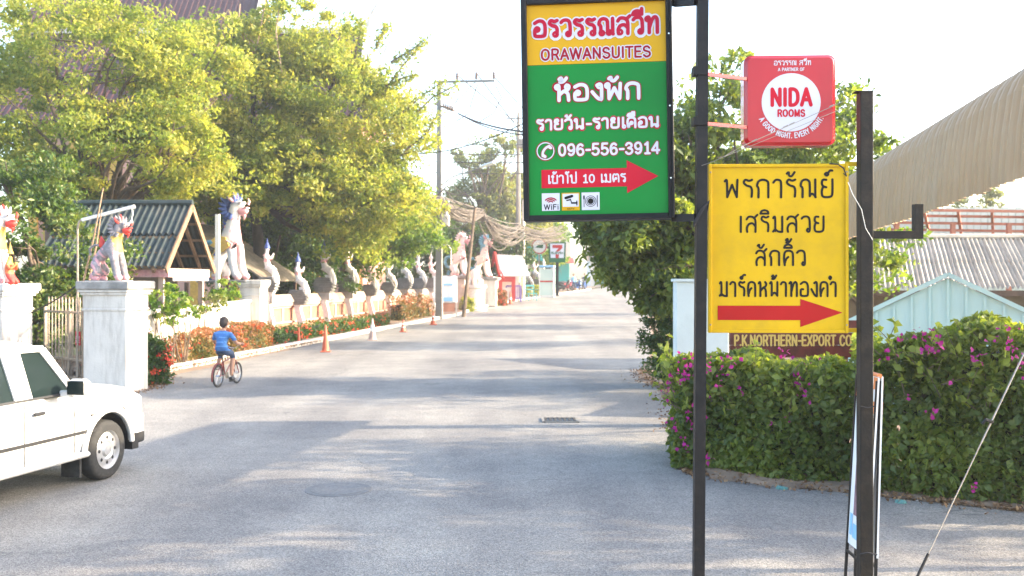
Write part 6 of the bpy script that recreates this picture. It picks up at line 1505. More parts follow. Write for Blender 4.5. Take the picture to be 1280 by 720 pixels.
def booth():
    Y = 80; k = Y / F_PX; z = gz(Y); H = PZ(333, Y) - z; W = 17 * k; X = PX(683, Y); t = thing('phone_booth', 'white framed glass phone booth with a red stripe beside the far kerb', 'booth', (X, Y, z), R(-8))
    b = MB()
    for x in (-W / 2, W / 2):
        for y in (0, W): b.box((x, y, H / 2), (.09, .09, H))
    b.box((0, W / 2, .1), (W, W, .2)); b.build('frame', M['lamp_white'], t)
    b = MB(); b.box((0, W / 2, H), (W + .15, W + .15, .18), bev=.04); b.build('roof', M['banner_blue'], t)
    g = mat('booth_glass', (.55, .66, .62), .1, 0, 0, coat=.8)
    for nm, c, d in (('pane', (0, 0, H * .5), (W - .1, .02, H - .4)), ('pane', (-W / 2, W / 2, H * .5), (.02, W - .1, H - .4)), ('pane', (W / 2, W / 2, H * .5), (.02, W - .1, H - .4))): b = MB(); b.box(c, d); b.build(nm, g, t)
    b = MB(); b.box((0, -.03, H * .52), (W - .06, .04, .12)); b.build('stripe', M['seven_red'], t)
    b = MB(); b.box((0, W * .8, H * .5), (.5, .2, .7)); b.build('telephone', M['plastic_black'], t)
booth()
def store_sign():
    Y = 82; k = Y / F_PX; z = gz(Y); X = PX(696.5, Y); t = thing('store_sign', 'green, white and red convenience store lightbox with a number 7 on a dark pole', 'sign', (X, Y, z), R(-3)); W = 22 * k; z0, z1 = PZ(328, Y) - z, PZ(303, Y) - z; H = z1 - z0
    fn = lambda x, y, zz: (x, -.26 - zz, y)
    def trap(a, b_, c, d, th): return [(-a / 2, c), (a / 2, c), (b_ / 2, d), (-b_ / 2, d)]
    b = MB(); b.prism(trap(W * .92, W, z0, z1, 0), (0, .25, 0), (1, 0, 0), (0, 0, 1), (0, -1, 0), .5); b.build('case', M['seven_green'], t)
    b = MB(); flat_poly(b, trap(W * .74, W * .82, z0 + H * .22, z1 - H * .06, 0), fn, .005); b.build('face', M['ink_white'], t, fix=False)
    b = MB(); flat_poly(b, [(-W * .27, z1 - H * .13), (-W * .27, z1 - H * .29), (W * .29, z1 - H * .29), (W * .29, z1 - H * .13)], fn, .012); flat_poly(b, [(W * .29, z1 - H * .29), (W * .10, z0 + H * .54), (-W * .09, z0 + H * .54), (W * .08, z1 - H * .29)], fn, .012); flat_poly(b, [(-W * .09, z0 + H * .40), (W * .10, z0 + H * .40), (W * .10, z0 + H * .26), (-W * .09, z0 + H * .26)], fn, .012); flat_poly(b, disc_pts(0, z0 + H * .28, W * .1, 14), fn, .015); b.build('numeral', M['seven_red'], t, fix=False)
    b = MB(); lettering(b, 'ELEVEn', -W * .33, W * .34, z0 + H * .425, H * .09, H * .03, fn, .02, False, .1); b.build('lettering', M['seven_green'], t, fix=False)
    b = MB(); b.box((0, .05, z0 / 2), (.24, .24, z0)); b.build('pole', M['black_metal'], t)
    # round white and green board and a green board left of it
    Y = 84; t = thing('round_board', 'round white board with red rim in front of the green board', 'sign', (PX(674, Y), Y, gz(Y))); z = PZ(308, Y) - gz(Y)
    b = MB(); o = b.lathe([(.62, -.06), (.66, 0), (.6, .05), (.001, .05)], n=24).build('disc', M['banner_white'], t); o.rotation_euler = (R(90), 0, 0); o.location = (0, 0, z)
    b = MB(); ribbon(b, [(.6 * math.cos(a), z + .6 * math.sin(a)) for a in np.linspace(0, 2 * PI, 25)], .1, lambda x, y, zz: (x, -.08 - zz, y), 0); b.build('rim', M['seven_red'], t, fix=False)
    b = MB(); flat_poly(b, [(-.35, z - .1), (.3, z - .15), (.35, z + .15), (-.1, z + .1)], lambda x, y, zz: (x, -.07 - zz, y), 0); b.build('emblem', M['seven_green'], t, fix=False)
    b = MB(); b.box((0, .1, z / 2), (.12, .12, z)); b.build('pole', M['steel'], t)
    Y = 85; t = thing('green_board', 'plain green roadside board left of the store sign', 'sign', (PX(668.5, Y), Y, gz(Y)), R(-10)); z0, z1 = PZ(325, Y) - gz(Y), PZ(309, Y) - gz(Y)
    b = MB(); b.prism([(-.55, z0 + .1), (.7, z0 - .1), (.35, z1), (-.75, z1 + .1)], (0, 0, 0), (1, 0, 0), (0, 0, 1), (0, 1, 0), .1); b.build('panel', M['shop_teal'], t)
    b = MB(); b.box((0, .1, z0 / 2), (.12, .12, z0)); b.build('pole', M['steel'], t)
store_sign()
def motorbike(label, px, Y, rz, mt, sc=1.0, rider=False):
    z = gz(Y); t = thing('motorcycle', label, 'motorcycle', (PX(px, Y), Y, z), rz, 'motorbikes at the end of the street', sc)
    for x in (-.6, .6):
        b = MB(); b.tube([(x + .24 * math.cos(a), 0, .28 + .24 * math.sin(a)) for a in np.linspace(0, 2 * PI, 17)], .045, 6, cap=False); b.tube([(x, -.05, .28), (x, .05, .28)], .06, 8); b.build('wheel', M['rubber'], t)
    b = MB(); b.tube([(-.75, 0, .72), (-.3, 0, .66), (.0, 0, .55), (.25, 0, .5), (.42, 0, .8), (.5, 0, .98)], [.06, .13, .12, .11, .12, .08], 8); b.tube([(.45, 0, .9), (.6, 0, .28)], .05, 6); b.tube([(-.6, 0, .28), (-.1, 0, .4), (.15, 0, .35)], [.05, .12, .12], 8); b.build('body', M[mt], t, smooth=60)
    b = MB(); b.tube([(-.7, 0, .8), (-.3, 0, .8), (.05, 0, .74)], [.1, .13, .09], 8); b.build('saddle', M['plastic_black'], t, smooth=60)
    b = MB(); b.tube([(.38, -.32, 1.03), (.46, -.12, 1.0), (.46, .12, 1.0), (.38, .32, 1.03)], .02, 6)
    for s in (-1, 1): b.tube([(.42, s * .22, 1.0), (.42, s * .26, 1.2)], .01, 4); b.ball((.41, s * .26, 1.22), (.02, .06, .04), 6)
    b.build('handlebar', M['plastic_black'], t)
    b = MB(); b.ball((.56, 0, .93), (.07, .09, .08), 8); b.build('headlight', M['lamp_clear'], t)
    return t
motorbike('motorcycle ridden by the distant person in navy clothes on the far road', 731, 100, R(-100), 'moto_blue')
motorbike('parked dark motorcycle first right of the store sign pole', 704, 92, R(10), 'plastic_black', 1.1)
motorbike('parked red motorcycle beside the teal shop front', 709, 96, R(25), 'moto_red', 1.1)
motorbike('parked bright blue motorcycle left of the distant rider', 721, 97, R(-60), 'moto_blue', 1.15)
def far_person(label, px, Y, hd, dz, top, bottom, seated):
    z = gz(Y) + dz; p = thing('person', label, 'person', (PX(px, Y), Y, z), hd); N, E = [], []
    if seated:
        chain(N, E, [(-.2, 0, .92, .14, .16), (-.17, 0, 1.1, .13, .15), (-.12, 0, 1.34, .12, .18), (-.1, 0, 1.44, .06), (-.08, 0, 1.5, .05)])
        for s in (-1, 1):
            chain(N, E, [(-.08, s * .12, .88, .10), (.22, s * .18, .82, .075), (.16, s * .18, .4, .05), (.24, s * .18, .32, .04)], 0); chain(N, E, [(-.1, s * .2, 1.34, .06), (.0, s * .26, 1.14, .05), (.2, s * .3, 1.05, .04), (.36, s * .31, 1.03, .035)], 2)
        hz_ = 1.64; hx = -.06
    else:
        chain(N, E, [(0, 0, .88, .13, .15), (0, 0, 1.05, .12, .14), (0, 0, 1.3, .12, .17), (0, 0, 1.42, .06), (.01, 0, 1.48, .05)])
        for s in (-1, 1):
            chain(N, E, [(0, s * .09, .8, .09), (.02 * s, s * .1, .45, .06), (-.02 * s, s * .1, .1, .045), (.08, s * .1, .04, .04)], 0); chain(N, E, [(0, s * .2, 1.3, .055), (0, s * .24, 1.05, .045), (.08, s * .23, .84, .035)], 2)
        hz_ = 1.6; hx = .01
    me = skin_mesh('far_body', N, E, [M['skin'], M[top], M[bottom]], 0, 1, lambda c: 0 if (c.z > 1.45 or (c.z < .35 and not seated)) else (1 if c.z > .93 else 2)); link('body', me, p)
    b = MB(); b.ball((hx, 0, hz_), (.1, .085, .12), 10); b.tube([(hx + .09, 0, hz_), (hx + .12, 0, hz_ - .02)], .015, 5); b.build('head', M['skin'], p, smooth=True)
    b = MB(); b.ball((hx - .015, 0, hz_ + .03), (.11, .1, .11), 10); b.build('hair', M['hair'], p, smooth=True)
far_person('distant person in navy clothes riding a motorcycle towards the camera', 731, 100, R(-100), 0, 'navy_cloth', 'navy_cloth', True)
far_person('distant person in a light blue top standing by the parked blue motorcycle', 717, 95, R(-90), 0, 'banner_blue', 'shorts', False)
def far_shops():
    Y = 105; z = gz(Y); x0, x1 = PX(660, Y), PX(713, Y); t = thing('shop_building', 'distant roadside shop with teal front panel and dark open doorway', 'shop', (x0, Y, z))
    W = x1 - x0; b = MB(); b.box((W / 2, 3, 2.6), (W, 6, 5.2)); b.build('wall', M['cream_wall'], t)
    b = MB(); b.box((W - 1.0, -.1, 1.5), (1.7, .15, 2.6)); b.build('shop_panel', M['shop_teal'], t)
    b = MB(); b.box((W - 3, -.08, 1.3), (1.8, .1, 2.4)); b.build('doorway', M['plastic_black'], t)
    b = MB(); b.add([(0, -1.6, 2.9), (W + .3, -1.6, 2.9), (W + .3, .1, 3.4), (0, .1, 3.4), (0, -1.6, 2.82), (W + .3, -1.6, 2.82), (W + .3, .1, 3.3), (0, .1, 3.3)], [(0, 1, 2, 3), (7, 6, 5, 4), (0, 4, 5, 1), (1, 5, 6, 2), (2, 6, 7, 3), (3, 7, 4, 0)]); b.build('canopy', M['red_shrine'], t)
    for i in range(4): b = MB(); b.box((1 + i * (W - 2) / 3, -.06, 4.2), (.7, .1, .9)); b.build('window', M['glass_dark'], t)
    Y = 150; z = gz(Y); x0, x1 = PX(738, Y), PX(790, Y); t = thing('far_building', 'low pale building with brown roof closing the end of the street', 'building', (x0, Y, z))
    W = x1 - x0; b = MB(); b.box((W / 2, 4, 2), (W, 8, 4)); b.build('wall', M['cream_wall'], t)
    b = MB(); ribbed_roof(b, (-.5, 4, 6.2), (W + .5, 4, 6.2), (W + .5, -1, 3.9), (-.5, -1, 3.9), 14, .12, .08); b.build('roof', M['brown_wall'], t)
    b = MB(); b.box((W * .25, -.1, 1.4), (1.6, .15, 2.2)); b.build('door', M['seven_green'], t)
    for u in (.5, .75): b = MB(); b.box((W * u, -.08, 1.9), (1.2, .1, 1.1)); b.build('window', M['glass_dark'], t)
    b = MB(); b.box((W * .6, -.6, 1.0), (1.8, .6, .8)); b.build('counter', M['statue_pink'], t)
    Y = 108; t = thing('store_building', 'white low shop building behind the store sign', 'shop', (PX(640, Y) - 8, Y + 9, gz(Y))); b = MB(); b.box((4, 3, 2.4), (9, 6, 4.8)); b.build('wall', M['banner_white'], t); b = MB(); b.box((4, -.1, 4.2), (9.1, .2, .9)); b.build('fascia', M['seven_green'], t)
far_shops()

# ================================================================== PLANTS
def hedge(name, label, box_pts, H, depth, nleaf, size, mt, seed, flowers=None, core=True, wob=.12, cat='hedge', group=None, fmat='petal', fsize=.05, top_wob=.1, taper=0):
    """box_pts: front line as [(X,Y),...]; leaves fill a thick shell over the front, top and ends"""
    rng = np.random.default_rng(seed); P = [np.array(p, float) for p in box_pts]; segs = [np.linalg.norm(b - a) for a, b in zip(P, P[1:])]; L = sum(segs)
    o = np.array([P[0][0], P[0][1], gz(P[0][1])]); t = thing(name, label, cat, tuple(o), 0, group)
    def at(s):
        for (a, b), l in zip(zip(P, P[1:]), segs):
            if s <= l or b is P[-1]: d = (b - a) / l; return a + d * s, d
            s -= l
    def wf(s, z): return wob * (math.sin(s * 2.1 + seed) + .7 * math.sin(s * 4.7 + z * 3.1 + seed) + .5 * math.sin(z * 5.3 + s))
    n = nleaf; C = np.zeros((n, 3)); O = np.zeros((n, 3)); T = np.zeros(n)
    for i in range(n):
        u = rng.uniform(); s = rng.uniform(-.02, 1.02) * L; p, d = at(min(max(s, 0), L)); nn = np.array([d[1], -d[0]]); 
        Hs = H * (1 + top_wob * math.sin(s * 3.3 + seed) * .5 + top_wob * .5 * math.sin(s * 7.9)) ; edge = min(s, L - s); Hs *= min(1, .84 + .16 * math.sqrt(max(edge, 0) / .5)) if edge < .5 else 1
        if u < .58:
            z = Hs * rng.uniform(.0, 1) ; inn = abs(rng.normal(0, .09)) - .02; rnd = max(0, z / Hs - .75) ** 2 * 2.5 * depth * .4; q = p - nn * (inn + rnd - wf(s, z) - taper * (1 - z / Hs) * 0); ov = np.array([nn[0], nn[1], .1])
        elif u < .86:
            w_ = rng.uniform(0, 1) * depth; z = Hs + wf(s, w_ * 2) * .7 - abs(rng.normal(0, .08)) - (.12 if w_ < .15 else 0) * (1 - w_ / .15); q = p - nn * w_; ov = np.array([0, 0, 1.])
        else:
            e = rng.integers(0, 2); p, d = at(0 if e == 0 else L); w_ = rng.uniform(0, 1) * depth; z = Hs * rng.uniform(0, 1) * .95; sg = -1 if e == 0 else 1; q = p - nn * w_ + d * sg * (wf(w_ * 2, z) + .05 - abs(rng.normal(0, .07))); ov = np.array([d[0] * sg, d[1] * sg, 0])
        k = math.sin(q[0] * 3.1 + z * 2.3) * math.sin(q[1] * 2.7 + z * 4.1 + seed)
        C[i] = (q[0], q[1], z + o[2]); O[i] = ov; T[i] = .42 + .22 * k + rng.normal(0, .17) + (.22 if z > Hs * .9 else 0)  # top leaves get a lighter tint, sunlit tips put into the colour
    # stray shoots
    m = n // 40; extra = []; eo = []; et = []; stem = MB()
    for i in range(m // 6):
        s = rng.uniform(0, L); p, d = at(s); nn = np.array([d[1], -d[0]])
        z = H * rng.uniform(.55, 1.0); b = np.array([*(p + nn * (.02)), z]); dr = np.array([*(nn * rng.uniform(.1, .8) + d * rng.normal(0, .5)), rng.uniform(.1, 1.2)]); dr /= np.linalg.norm(dr); ln = rng.uniform(.12, .38) * (H / 1.5) ** .5
        pts = [b - dr * .1, b + dr * ln * .5, b + dr * ln + np.array([0, 0, -.06 * ln])]; stem.tube([q - np.array([o[0], o[1], 0]) for q in pts], [.006, .004, .002], 4)
        for k in range(7): extra.append(b + dr * ln * (k + 1) / 7 + rng.normal(0, .02, 3) + np.array([0, 0, o[2]])); eo.append(dr); et.append(.75 + rng.normal(0, .12))
    if extra: C = np.vstack([C, extra]); O = np.vstack([O, eo]); T = np.concatenate([T, et]); stem.build('shoot', M['bark'], t)
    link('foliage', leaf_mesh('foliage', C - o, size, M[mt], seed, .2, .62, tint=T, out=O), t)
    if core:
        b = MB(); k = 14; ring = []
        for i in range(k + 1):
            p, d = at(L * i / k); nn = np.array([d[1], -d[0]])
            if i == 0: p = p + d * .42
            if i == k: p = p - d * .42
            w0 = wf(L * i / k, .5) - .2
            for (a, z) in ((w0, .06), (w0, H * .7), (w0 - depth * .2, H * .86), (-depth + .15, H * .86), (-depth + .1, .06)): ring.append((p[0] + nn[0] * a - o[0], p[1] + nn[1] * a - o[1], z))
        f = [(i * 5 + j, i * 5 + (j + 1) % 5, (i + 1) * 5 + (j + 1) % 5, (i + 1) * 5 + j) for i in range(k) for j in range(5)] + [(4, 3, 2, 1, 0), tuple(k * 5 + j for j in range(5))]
        b.add(ring, f); b.build('dark_core', M['hedge_core'], t)  # near-black solid core, shade between the leaves put into its colour
    if flowers:
        F = []; fo = []
        if isinstance(flowers, int):
            idx = rng.integers(0, n, flowers)
            for i in idx:
                for k in range(9): F.append(C[i] + O[i] * .05 + rng.normal(0, fsize * .7, 3)); fo.append(O[i])
        else:
            for (c, num, spread) in flowers:
                for k in range(int(num * .42)): F.append(np.array(c) + rng.normal(0, spread, 3)); fo.append((0, -1, .2))
        link('blossom', leaf_mesh('blossom', np.array(F) - o, fsize, M[fmat], seed + 9, .3, .85, out=np.array(fo, float)), t)
    return t
def fl(px, py, Y, num, sp): return (tuple(P3(px, py, Y)), num, sp)
FLW = [fl(858, 460, 10.95, 60, .07), fl(848, 473, 11.0, 40, .06), fl(885, 452, 10.8, 26, .05), fl(870, 515, 10.9, 40, .06), fl(862, 528, 10.9, 30, .05), fl(843, 530, 11.1, 22, .05), fl(852, 556, 11.0, 20, .06), fl(886, 572, 10.7, 22, .045), fl(1000, 478, 10.5, 34, .05), fl(1008, 494, 10.4, 22, .045), fl(985, 440, 10.6, 22, .05), fl(912, 450, 10.7, 26, .05), fl(828, 498, 11.3, 14, .05), fl(925, 487, 10.7, 12, .04), fl(898, 480, 10.7, 8, .03), fl(985, 525, 10.5, 8, .03), fl(902, 465, 10.7, 12, .04), fl(836, 485, 11.2, 16, .05), fl(1020, 455, 10.5, 10, .04), fl(962, 530, 10.5, 6, .03)]
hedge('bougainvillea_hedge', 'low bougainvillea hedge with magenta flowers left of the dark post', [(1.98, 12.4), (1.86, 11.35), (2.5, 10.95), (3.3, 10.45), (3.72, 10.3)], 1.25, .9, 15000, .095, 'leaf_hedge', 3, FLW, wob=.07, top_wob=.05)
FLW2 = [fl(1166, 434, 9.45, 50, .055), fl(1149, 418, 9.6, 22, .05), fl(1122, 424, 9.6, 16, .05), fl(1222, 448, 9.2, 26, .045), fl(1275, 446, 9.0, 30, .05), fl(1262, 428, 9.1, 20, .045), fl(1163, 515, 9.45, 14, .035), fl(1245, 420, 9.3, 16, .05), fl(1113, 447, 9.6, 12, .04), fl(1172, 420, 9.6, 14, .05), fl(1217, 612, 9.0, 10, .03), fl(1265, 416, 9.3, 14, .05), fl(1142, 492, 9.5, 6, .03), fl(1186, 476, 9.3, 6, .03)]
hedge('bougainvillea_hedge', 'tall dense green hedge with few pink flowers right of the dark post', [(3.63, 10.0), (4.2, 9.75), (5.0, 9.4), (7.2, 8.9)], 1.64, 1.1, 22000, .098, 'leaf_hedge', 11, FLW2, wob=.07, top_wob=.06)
OR = lambda r, Y: (RX(r, Y), Y)
hedge('flowering_shrub', 'round dark green shrub with red flowers at the foot of the large gate pillar', [(PX(168, 19.9), 20.0), (PX(208, 20.3), 20.5)], 1.08, .6, 2600, .075, 'leaf_dark', 21, 40, cat='shrub', fmat='petal_red', fsize=.05, wob=.05)
hedge('orange_hedge', 'sunlit orange-leaved hedge in front of the white wall behind the boy', [OR(-11.3, 21.4), OR(-11.25, 24.5), OR(-11.35, 27.4)], .8, .8, 9500, .075, 'leaf_orange', 22, 90, fmat='petal_red', fsize=.05, wob=.07)
hedge('orange_shrub', 'rounded orange shrub at the kerb just right of the boy', [OR(-11.4, 28.2), OR(-11.4, 31.2)], .85, .8, 3800, .075, 'leaf_orange', 23, 40, cat='shrub', fmat='petal_red', fsize=.05, wob=.05)
hedge('low_hedge', 'low dark green and red hedge along the kerb beside the cones', [OR(-11.6, 32.0), OR(-11.5, 38), OR(-11.5, 45.6)], .52, .9, 9000, .085, 'leaf_dark', 24, 160, fmat='petal_red', fsize=.06, wob=.08, top_wob=.25)
hedge('yellow_shrub', 'loose yellow-green shrub at the foot of the utility pole', [OR(-11.9, 50.5), OR(-11.9, 57)], 1.0, .9, 3600, .12, 'leaf_orange', 25, None, cat='shrub', wob=.14, top_wob=.5)
hedge('kerb_shrub', 'small round shrub at the foot of the far left lion pillar', [(PX(578, 66), 66.2), (PX(592, 66), 66.4)], .9, .7, 900, .12, 'leaf_yellow', 26, None, cat='shrub')
hedge('kerb_shrub', 'orange shrub at the foot of the red shrine', [(PX(617, 72), 72.2), (PX(634, 72), 72.6)], 1.25, .9, 1500, .13, 'leaf_orange', 27, 30, cat='shrub', fmat='petal_red', fsize=.08)
hedge('kerb_shrub', 'long low yellow shrub between the green chair and the phone booth', [(PX(658, 81), 81), (PX(676, 83), 83)], .9, .8, 1400, .13, 'leaf_yellow', 28, None, cat='shrub')
def leaf_plant(name, label, c, rad, n, size, mt, seed, stems=8, base=None, cat='plant', droop=.3):
    rng = np.random.default_rng(seed); o = np.array(base if base is not None else (c[0], c[1], 0), float); t = thing(name, label, cat, tuple(o)); b = MB()
    for k in range(stems):
        u = rng.normal(size=3) * .5; limb(b, (0, 0, 0), np.array(c) - o + u * np.array(rad), .02, .006, rng, .12, 5)
    b.build('stem', M['bark'], t); P, O, T = clump_pts(rng, np.array(c), np.array(rad), max(6, n // 30), 30, min(rad) * .35)
    link('foliage', leaf_mesh('foliage', P - o, size, M[mt], seed, .2, .55, tint=T, out=O, droop=droop), t)
q = P3(283, 375, 33.2); leaf_plant('climbing_plant', 'bright lime green bushy plant spilling over the wall in front of the tall lion', tuple(q), (.42, .4, .75), 900, .16, 'leaf_lime', 31)
q = P3(205, 378, 22.5); leaf_plant('wall_creeper', 'green creeper hanging over the wall right beside the large gate pillar', tuple(q), (.42, .35, .42), 800, .12, 'leaf_lime', 32)
q = P3(258, 378, 26.8); leaf_plant('wall_creeper', 'pale loose creeper draped over the middle of the white wall', tuple(q), (.55, .35, .28), 500, .10, 'leaf_pale', 33)
q = P3(228, 388, 24.2); leaf_plant('wall_creeper', 'low green creeper on top of the white wall left of the pale one', tuple(q), (.6, .3, .18), 420, .1, 'leaf_lime', 34)
# trees
tree('glossy_tree', 'broad glossy-leaved tree filling the left edge behind the gate', (-11.6, 25.5, 0), [((-12.6, 25.2, 3.1), (2.3, 1.4, 2.5), 170, 110, .40), ((-11.6, 24.6, 1.2), (1.5, .9, 1.0), 50, 90, .38)], 'leaf_glossy', .15, 41, .16, nlimb=10)
def opening(q):
    px, py = 640 + q[0] / q[1] * F_PX, HZ - (q[2] - CAM_H) / q[1] * F_PX
    return not (122 < px < 180 and 192 < py < 262)
tree('leafy_tree', 'mixed green tree at the upper left corner in front of the temple roof', (-15.5, 35, 0), [((-15.2, 34, 8.0), (4.2, 2.6, 3.8), 330, 100, .55), ((-12, 33, 6.3), (2.8, 2.0, 1.8), 120, 100, .5), ((-11.5, 35, 9.6), (2.6, 1.6, 1.5), 70, 90, .5)], 'leaf_yellow', .17, 42, .25, cut=opening)
tree('flowering_tree', 'large yellow-green tree with dense crown in front of the temple hall', (PX(322, 43), 43, 0), [((-12.0, 42, 9.6), (4.2, 3.2, 3.6), 330, 110, .6), ((-7.4, 42.5, 8.4), (3.6, 3.0, 4.0), 330, 110, .58), ((-14.5, 42, 7.0), (3.5, 2.6, 2.4), 150, 100, .6), ((-6.0, 42, 5.4), (2.8, 2.2, 1.8), 120, 100, .55), ((-9.8, 42, 12.1), (3.2, 2.0, 1.6), 110, 90, .5), ((-9.5, 40, 6.2), (3.0, 1.4, 1.6), 110, 110, .5)], 'leaf_yellow', .2, 43, .34, 'bark_dark', trunk_top=(-11.0, 43, 5.5), cut=opening)
tree('overhanging_tree', 'fresh lime green tree hanging low over the balustrade statues', (RX(-15.4, 50), 50, 0), [((-7.4, 50, 5.9), (3.0, 2.4, 3.0), 150, 110, .6), ((-5.6, 49.6, 4.4), (2.1, 1.6, 1.2), 70, 100, .5), ((-10.4, 48.5, 4.6), (2.4, 2, 1.9), 70, 100, .6)], 'leaf_lime', .22, 44, .25, nlimb=7, trunk_top=(-8.5, 50, 3.2))
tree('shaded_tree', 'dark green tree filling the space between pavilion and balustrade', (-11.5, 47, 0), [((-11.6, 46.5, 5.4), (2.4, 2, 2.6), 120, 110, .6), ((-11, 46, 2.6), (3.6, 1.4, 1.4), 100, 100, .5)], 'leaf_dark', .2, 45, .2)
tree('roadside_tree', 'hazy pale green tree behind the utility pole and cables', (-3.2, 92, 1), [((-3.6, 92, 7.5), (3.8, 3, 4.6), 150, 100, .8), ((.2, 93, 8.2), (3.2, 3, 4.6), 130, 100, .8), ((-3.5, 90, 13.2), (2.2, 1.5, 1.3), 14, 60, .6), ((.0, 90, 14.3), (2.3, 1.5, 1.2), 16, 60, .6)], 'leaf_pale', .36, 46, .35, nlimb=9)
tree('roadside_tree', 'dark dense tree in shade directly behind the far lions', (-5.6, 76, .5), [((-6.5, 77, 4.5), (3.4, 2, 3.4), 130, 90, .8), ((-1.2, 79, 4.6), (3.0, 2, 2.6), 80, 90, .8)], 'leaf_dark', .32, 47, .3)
tree('roadside_tree', 'bright green tree left of the green lightbox sign above the distant pole', (2.0, 96, 1), [((2.6, 98, 7.5), (3.2, 3, 5.2), 130, 100, .8)], 'leaf_lime', .36, 48, .3)
tree('roadside_tree', 'dark leafy tree closing the view at the far end of the street', (18, 135, 1), [((14.5, 132, 8.2), (4.6, 3, 3.2), 80, 80, 1.0), ((19.5, 134, 6), (3, 3, 3.6), 60, 80, 1.0)], 'leaf_lime', .42, 57, .35)
tree('street_tree', 'leafy green tree overhanging the right road edge behind the signs', (4.3, 21.5, 0), [((3.2, 20.5, 4.0), (1.35, 1.6, 1.35), 90, 75, .36), ((4.9, 20.5, 5.0), (1.7, 1.6, 1.5), 100, 75, .38), ((6.3, 20.5, 4.8), (1.5, 1.4, 1.4), 80, 70, .36), ((2.35, 19.6, 2.85), (.85, .9, .85), 80, 80, .28), ((2.9, 19.8, 4.6), (1.1, 1.0, 1.0), 50, 75, .32), ((3.1, 19.6, 2.1), (.8, .7, .7), 50, 80, .26), ((4.6, 19.5, 2.6), (1.5, 1.0, 1.2), 70, 70, .34), ((6.5, 21, 2.9), (1.3, 1, 1.1), 50, 70, .34)], 'leaf_hedge', .17, 49, .16, nlimb=7, trunk_top=(4.3, 21, 3.0), droop=.5)
tree('creeper_column', 'creeper-covered trunk rising from the road edge under the street tree', (3.35, 20.2, 0), [((3.25, 20.1, 1.0), (.5, .5, 1.15), 90, 110, .2), ((3.1, 20.0, 2.0), (.6, .5, .7), 50, 100, .25), ((3.75, 20.3, .9), (.6, .4, 1.0), 50, 100, .25)], 'leaf_dark', .09, 50, .12, nlimb=3)
tree('back_tree', 'tree showing behind the long shed at right of the dark post', (8, 22.5, 0), [((8.0, 23, 2.6), (1.6, .8, .8), 16, 60, .4)], 'leaf_lime', .17, 56, .1, nlimb=4)
# trees and palms far right, washed out by the sun
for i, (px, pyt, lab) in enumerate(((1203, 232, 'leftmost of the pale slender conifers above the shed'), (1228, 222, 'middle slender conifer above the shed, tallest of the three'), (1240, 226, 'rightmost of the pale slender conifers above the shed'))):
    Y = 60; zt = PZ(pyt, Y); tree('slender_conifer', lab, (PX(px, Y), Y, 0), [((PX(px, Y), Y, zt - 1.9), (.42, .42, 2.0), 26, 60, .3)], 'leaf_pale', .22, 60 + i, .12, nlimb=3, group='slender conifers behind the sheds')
# long drooping branches of the flowering tree that reach out over the sky
def long_branches():
    t = [o for o in bpy.data.objects if o.name == 'flowering_tree'][0]; rng = np.random.default_rng(77); o = np.array(t.location); Cs, Os = [], []; b = MB()
    for pts in (((478, 118), (505, 80), (538, 44)), ((488, 78), (515, 62), (530, 50)), ((492, 150), (530, 118), (556, 100)), ((498, 165), (540, 122), (575, 104)), ((480, 108), (505, 97), (520, 92)), ((505, 190), (535, 165), (548, 140)), ((470, 60), (478, 40), (484, 30)), ((440, 90), (450, 40), (452, 25))):
        P = [np.array(P3(x, y, 41.5)) for x, y in pts]; b.tube([p - o for p in P], [.05, .03, .012], 5)
        for k in range(190):
            u = rng.uniform(0, 2); i = min(int(u), 1); q = P[i] + (P[i + 1] - P[i]) * (u - i); Cs.append(q + rng.normal(0, .13, 3) - np.array([0, 0, .06])); Os.append(rng.normal(size=3))
    b.build('branch', M['bark'], t); link('branch_leaves', leaf_mesh('branch_leaves', np.array(Cs) - o, .19, M['leaf_yellow'], 5, .3, .5, out=np.array(Os)), t)
    b = MB(); 
    for pts in (((285, 12), (292, 30), (308, 45), (318, 70)), ((285, 12), (276, 32), (282, 50)), ((300, 5), (298, 28), (305, 50)), ((330, 10), (325, 40), (318, 70)), ((308, 45), (322, 58), (330, 52)), ((350, 0), (345, 40), (352, 90))):
        b.tube([np.array(P3(x, y, 40.5)) - o for x, y in pts], [.03, .03, .035, .04][:len(pts)], 5)
    b.build('bare_twigs', M['bamboo'], t)
long_branches()
for x, y, rr_, lab in ((-20, 22, 3.4, 'leafy tree out beyond the left gate pillar'), (-24, 31, 4.2, 'larger leafy tree beyond the left side of the temple garden'), (-27, 44, 4.6, 'farthest leafy tree at the left side of the temple garden')):
    tree('garden_tree', lab, (x, y, 0), [((x, y, rr_ + .6), (rr_ * .9, rr_ * .7, rr_), 110, 70, .7)], 'leaf_glossy', .26, int(90 - x), .22, nlimb=6)
# trees just outside the frame to the right: they shade the street
for i, (x, y, z, rx, rz_, nc, lab) in enumerate(((15.5, 11.5, 5.8, 3.4, 1.6, 38, 'street-side tree beyond the corrugated awning, nearest to the camera'), (19.5, 19.5, 6.4, 3.6, 1.8, 40, 'second street-side tree beyond the corrugated awning'), (10.8, 8.6, 4.9, 2.0, 1.0, 30, 'small tree beside the lane at the right'), (9.0, 33, 4.8, 2.0, 2.0, 70, 'roadside tree behind the yellow sign'), (10.4, 46, 5.4, 2.6, 2.6, 90, 'large roadside tree on the right side far along the street'), (14.2, 62, 6.0, 3.0, 3.6, 100, 'farthest large tree on the right side of the street'))):
    tree('shade_tree', lab, (x, y, 0), [((x, y, z), (rx, rx, rz_), nc, 90, .75)], 'leaf_hedge', .24, 80 + i, .2, nlimb=5, group='shade trees on the right side of the street')
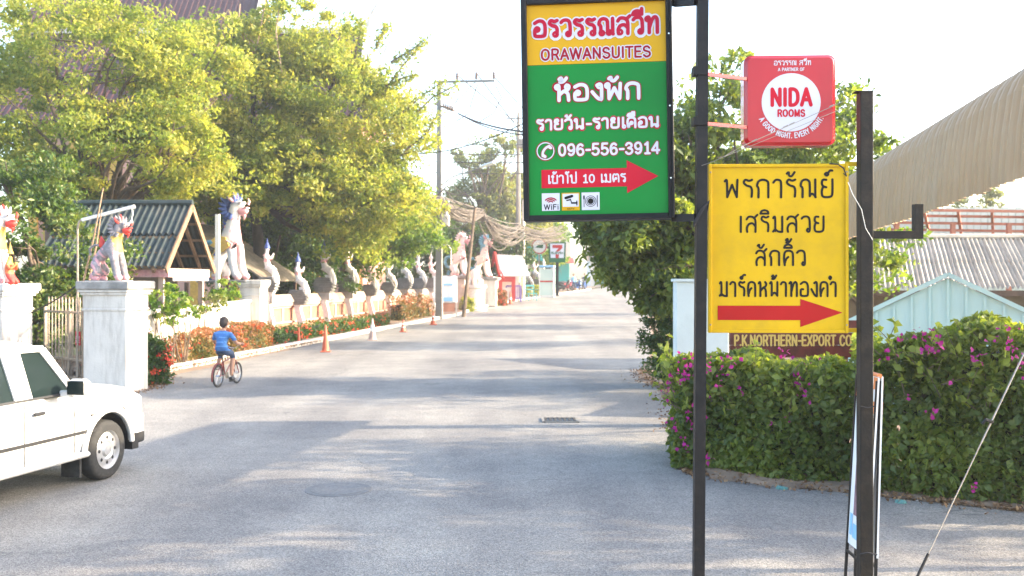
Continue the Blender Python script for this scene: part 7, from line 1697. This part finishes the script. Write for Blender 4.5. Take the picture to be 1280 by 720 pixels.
# leaf litter and verge weeds
def litter():
    rng = np.random.default_rng(5); C = []
    for i in range(3600):
        u = rng.uniform(); X = 1.9 + u * 4.4; yb = np.interp(X, [1.9, 2.5, 3.5, 5.0, 7], [11.3, 10.85, 10.2, 9.35, 8.9]); y = yb - abs(rng.normal(0, .22)) + rng.uniform(0, .3); C.append((X, y, .004 + abs(rng.normal(0, .015))))
    for i in range(900): y = rng.uniform(14, 24); C.append((redge(y) - abs(rng.normal(0, .25)) + .3, y, .008))
    tag(link('dry_leaves', leaf_mesh('dry_leaves', np.array(C), .055, M['dry_leaf'], 6, 1.5, .6)), 'dry brown leaf litter scattered along the foot of the right hedge', 'leaf litter', kind='stuff')
    C = []
    for i in range(3000): y = rng.uniform(18.6, 34); C.append((ledge(y) + .1 + rng.normal(0, .22) - .15, y, .02 + (.07 if y > 22.6 else 0)))
    tag(link('dry_leaves', leaf_mesh('dry_leaves', np.array(C), .05, M['dry_leaf'], 7, 1.5, .6)), 'dry leaves and dirt gathered along the left kerb', 'leaf litter', kind='stuff')
    b = MB(); 
    for i in range(70): y = rng.uniform(18.7, 22.8); s = rng.uniform(.01, .045); b.ball((ledge(y) + rng.normal(0, .15) - .15, y, s * .4), (s, s * .8, s * .6), 5)
    for i in range(60): X = rng.uniform(2, 6.4); yb = np.interp(X, [1.9, 2.5, 3.5, 5.0, 7], [11.3, 10.85, 10.2, 9.35, 8.9]); s = rng.uniform(.006, .02); b.ball((X, yb - rng.uniform(0, .35), s * .4), (s, s * .8, s * .6), 5)
    tag(b.build('pebbles', M['concrete']), 'small stones scattered at the road edges', 'stones', kind='stuff')
litter()
def dirt_strip():
    X = [1.75, 2.2, 2.8, 3.5, 4.2, 5.0, 6.0, 7.4]; yf = [11.25, 10.7, 10.32, 9.98, 9.6, 9.15, 8.85, 8.55]; rr = random.Random(3); v = []; f = []
    xs = np.linspace(2.15, 7.4, 60)
    for i, x in enumerate(xs):
        y = float(np.interp(x, X, yf)) + rr.uniform(-.06, .06); v += [(x, y, .004), (x, y + .12, .03), (x, y + .5, .05), (x, y + 2.2, .05)]
    for i in range(59):
        for j in range(3): f.append((i * 4 + j, i * 4 + 4 + j, i * 4 + 5 + j, i * 4 + 1 + j))
    b = MB(); b.add(v, f); tag(b.build('hedge_bed', M['dirt']), kind='structure')
dirt_strip()

# ------------------------------------------------------------------ thin warm air towards the low sun
def haze():
    m = bpy.data.materials.new('haze'); m.use_nodes = True; n = m.node_tree.nodes; L = m.node_tree.links; n.remove(n['Principled BSDF'])
    v = n.new('ShaderNodeVolumePrincipled'); v.inputs['Density'].default_value = HAZE_D; v.inputs['Color'].default_value = (.96, .95, .92, 1); v.inputs['Anisotropy'].default_value = .55
    L.new(v.outputs[0], n['Material Output'].inputs['Volume'])
    b = MB(); b.box((0, 95, 14), (190, 270, 30.5)); o = b.build('haze', m); tag(o, kind='stuff')
HAZE_D = .0013
haze()
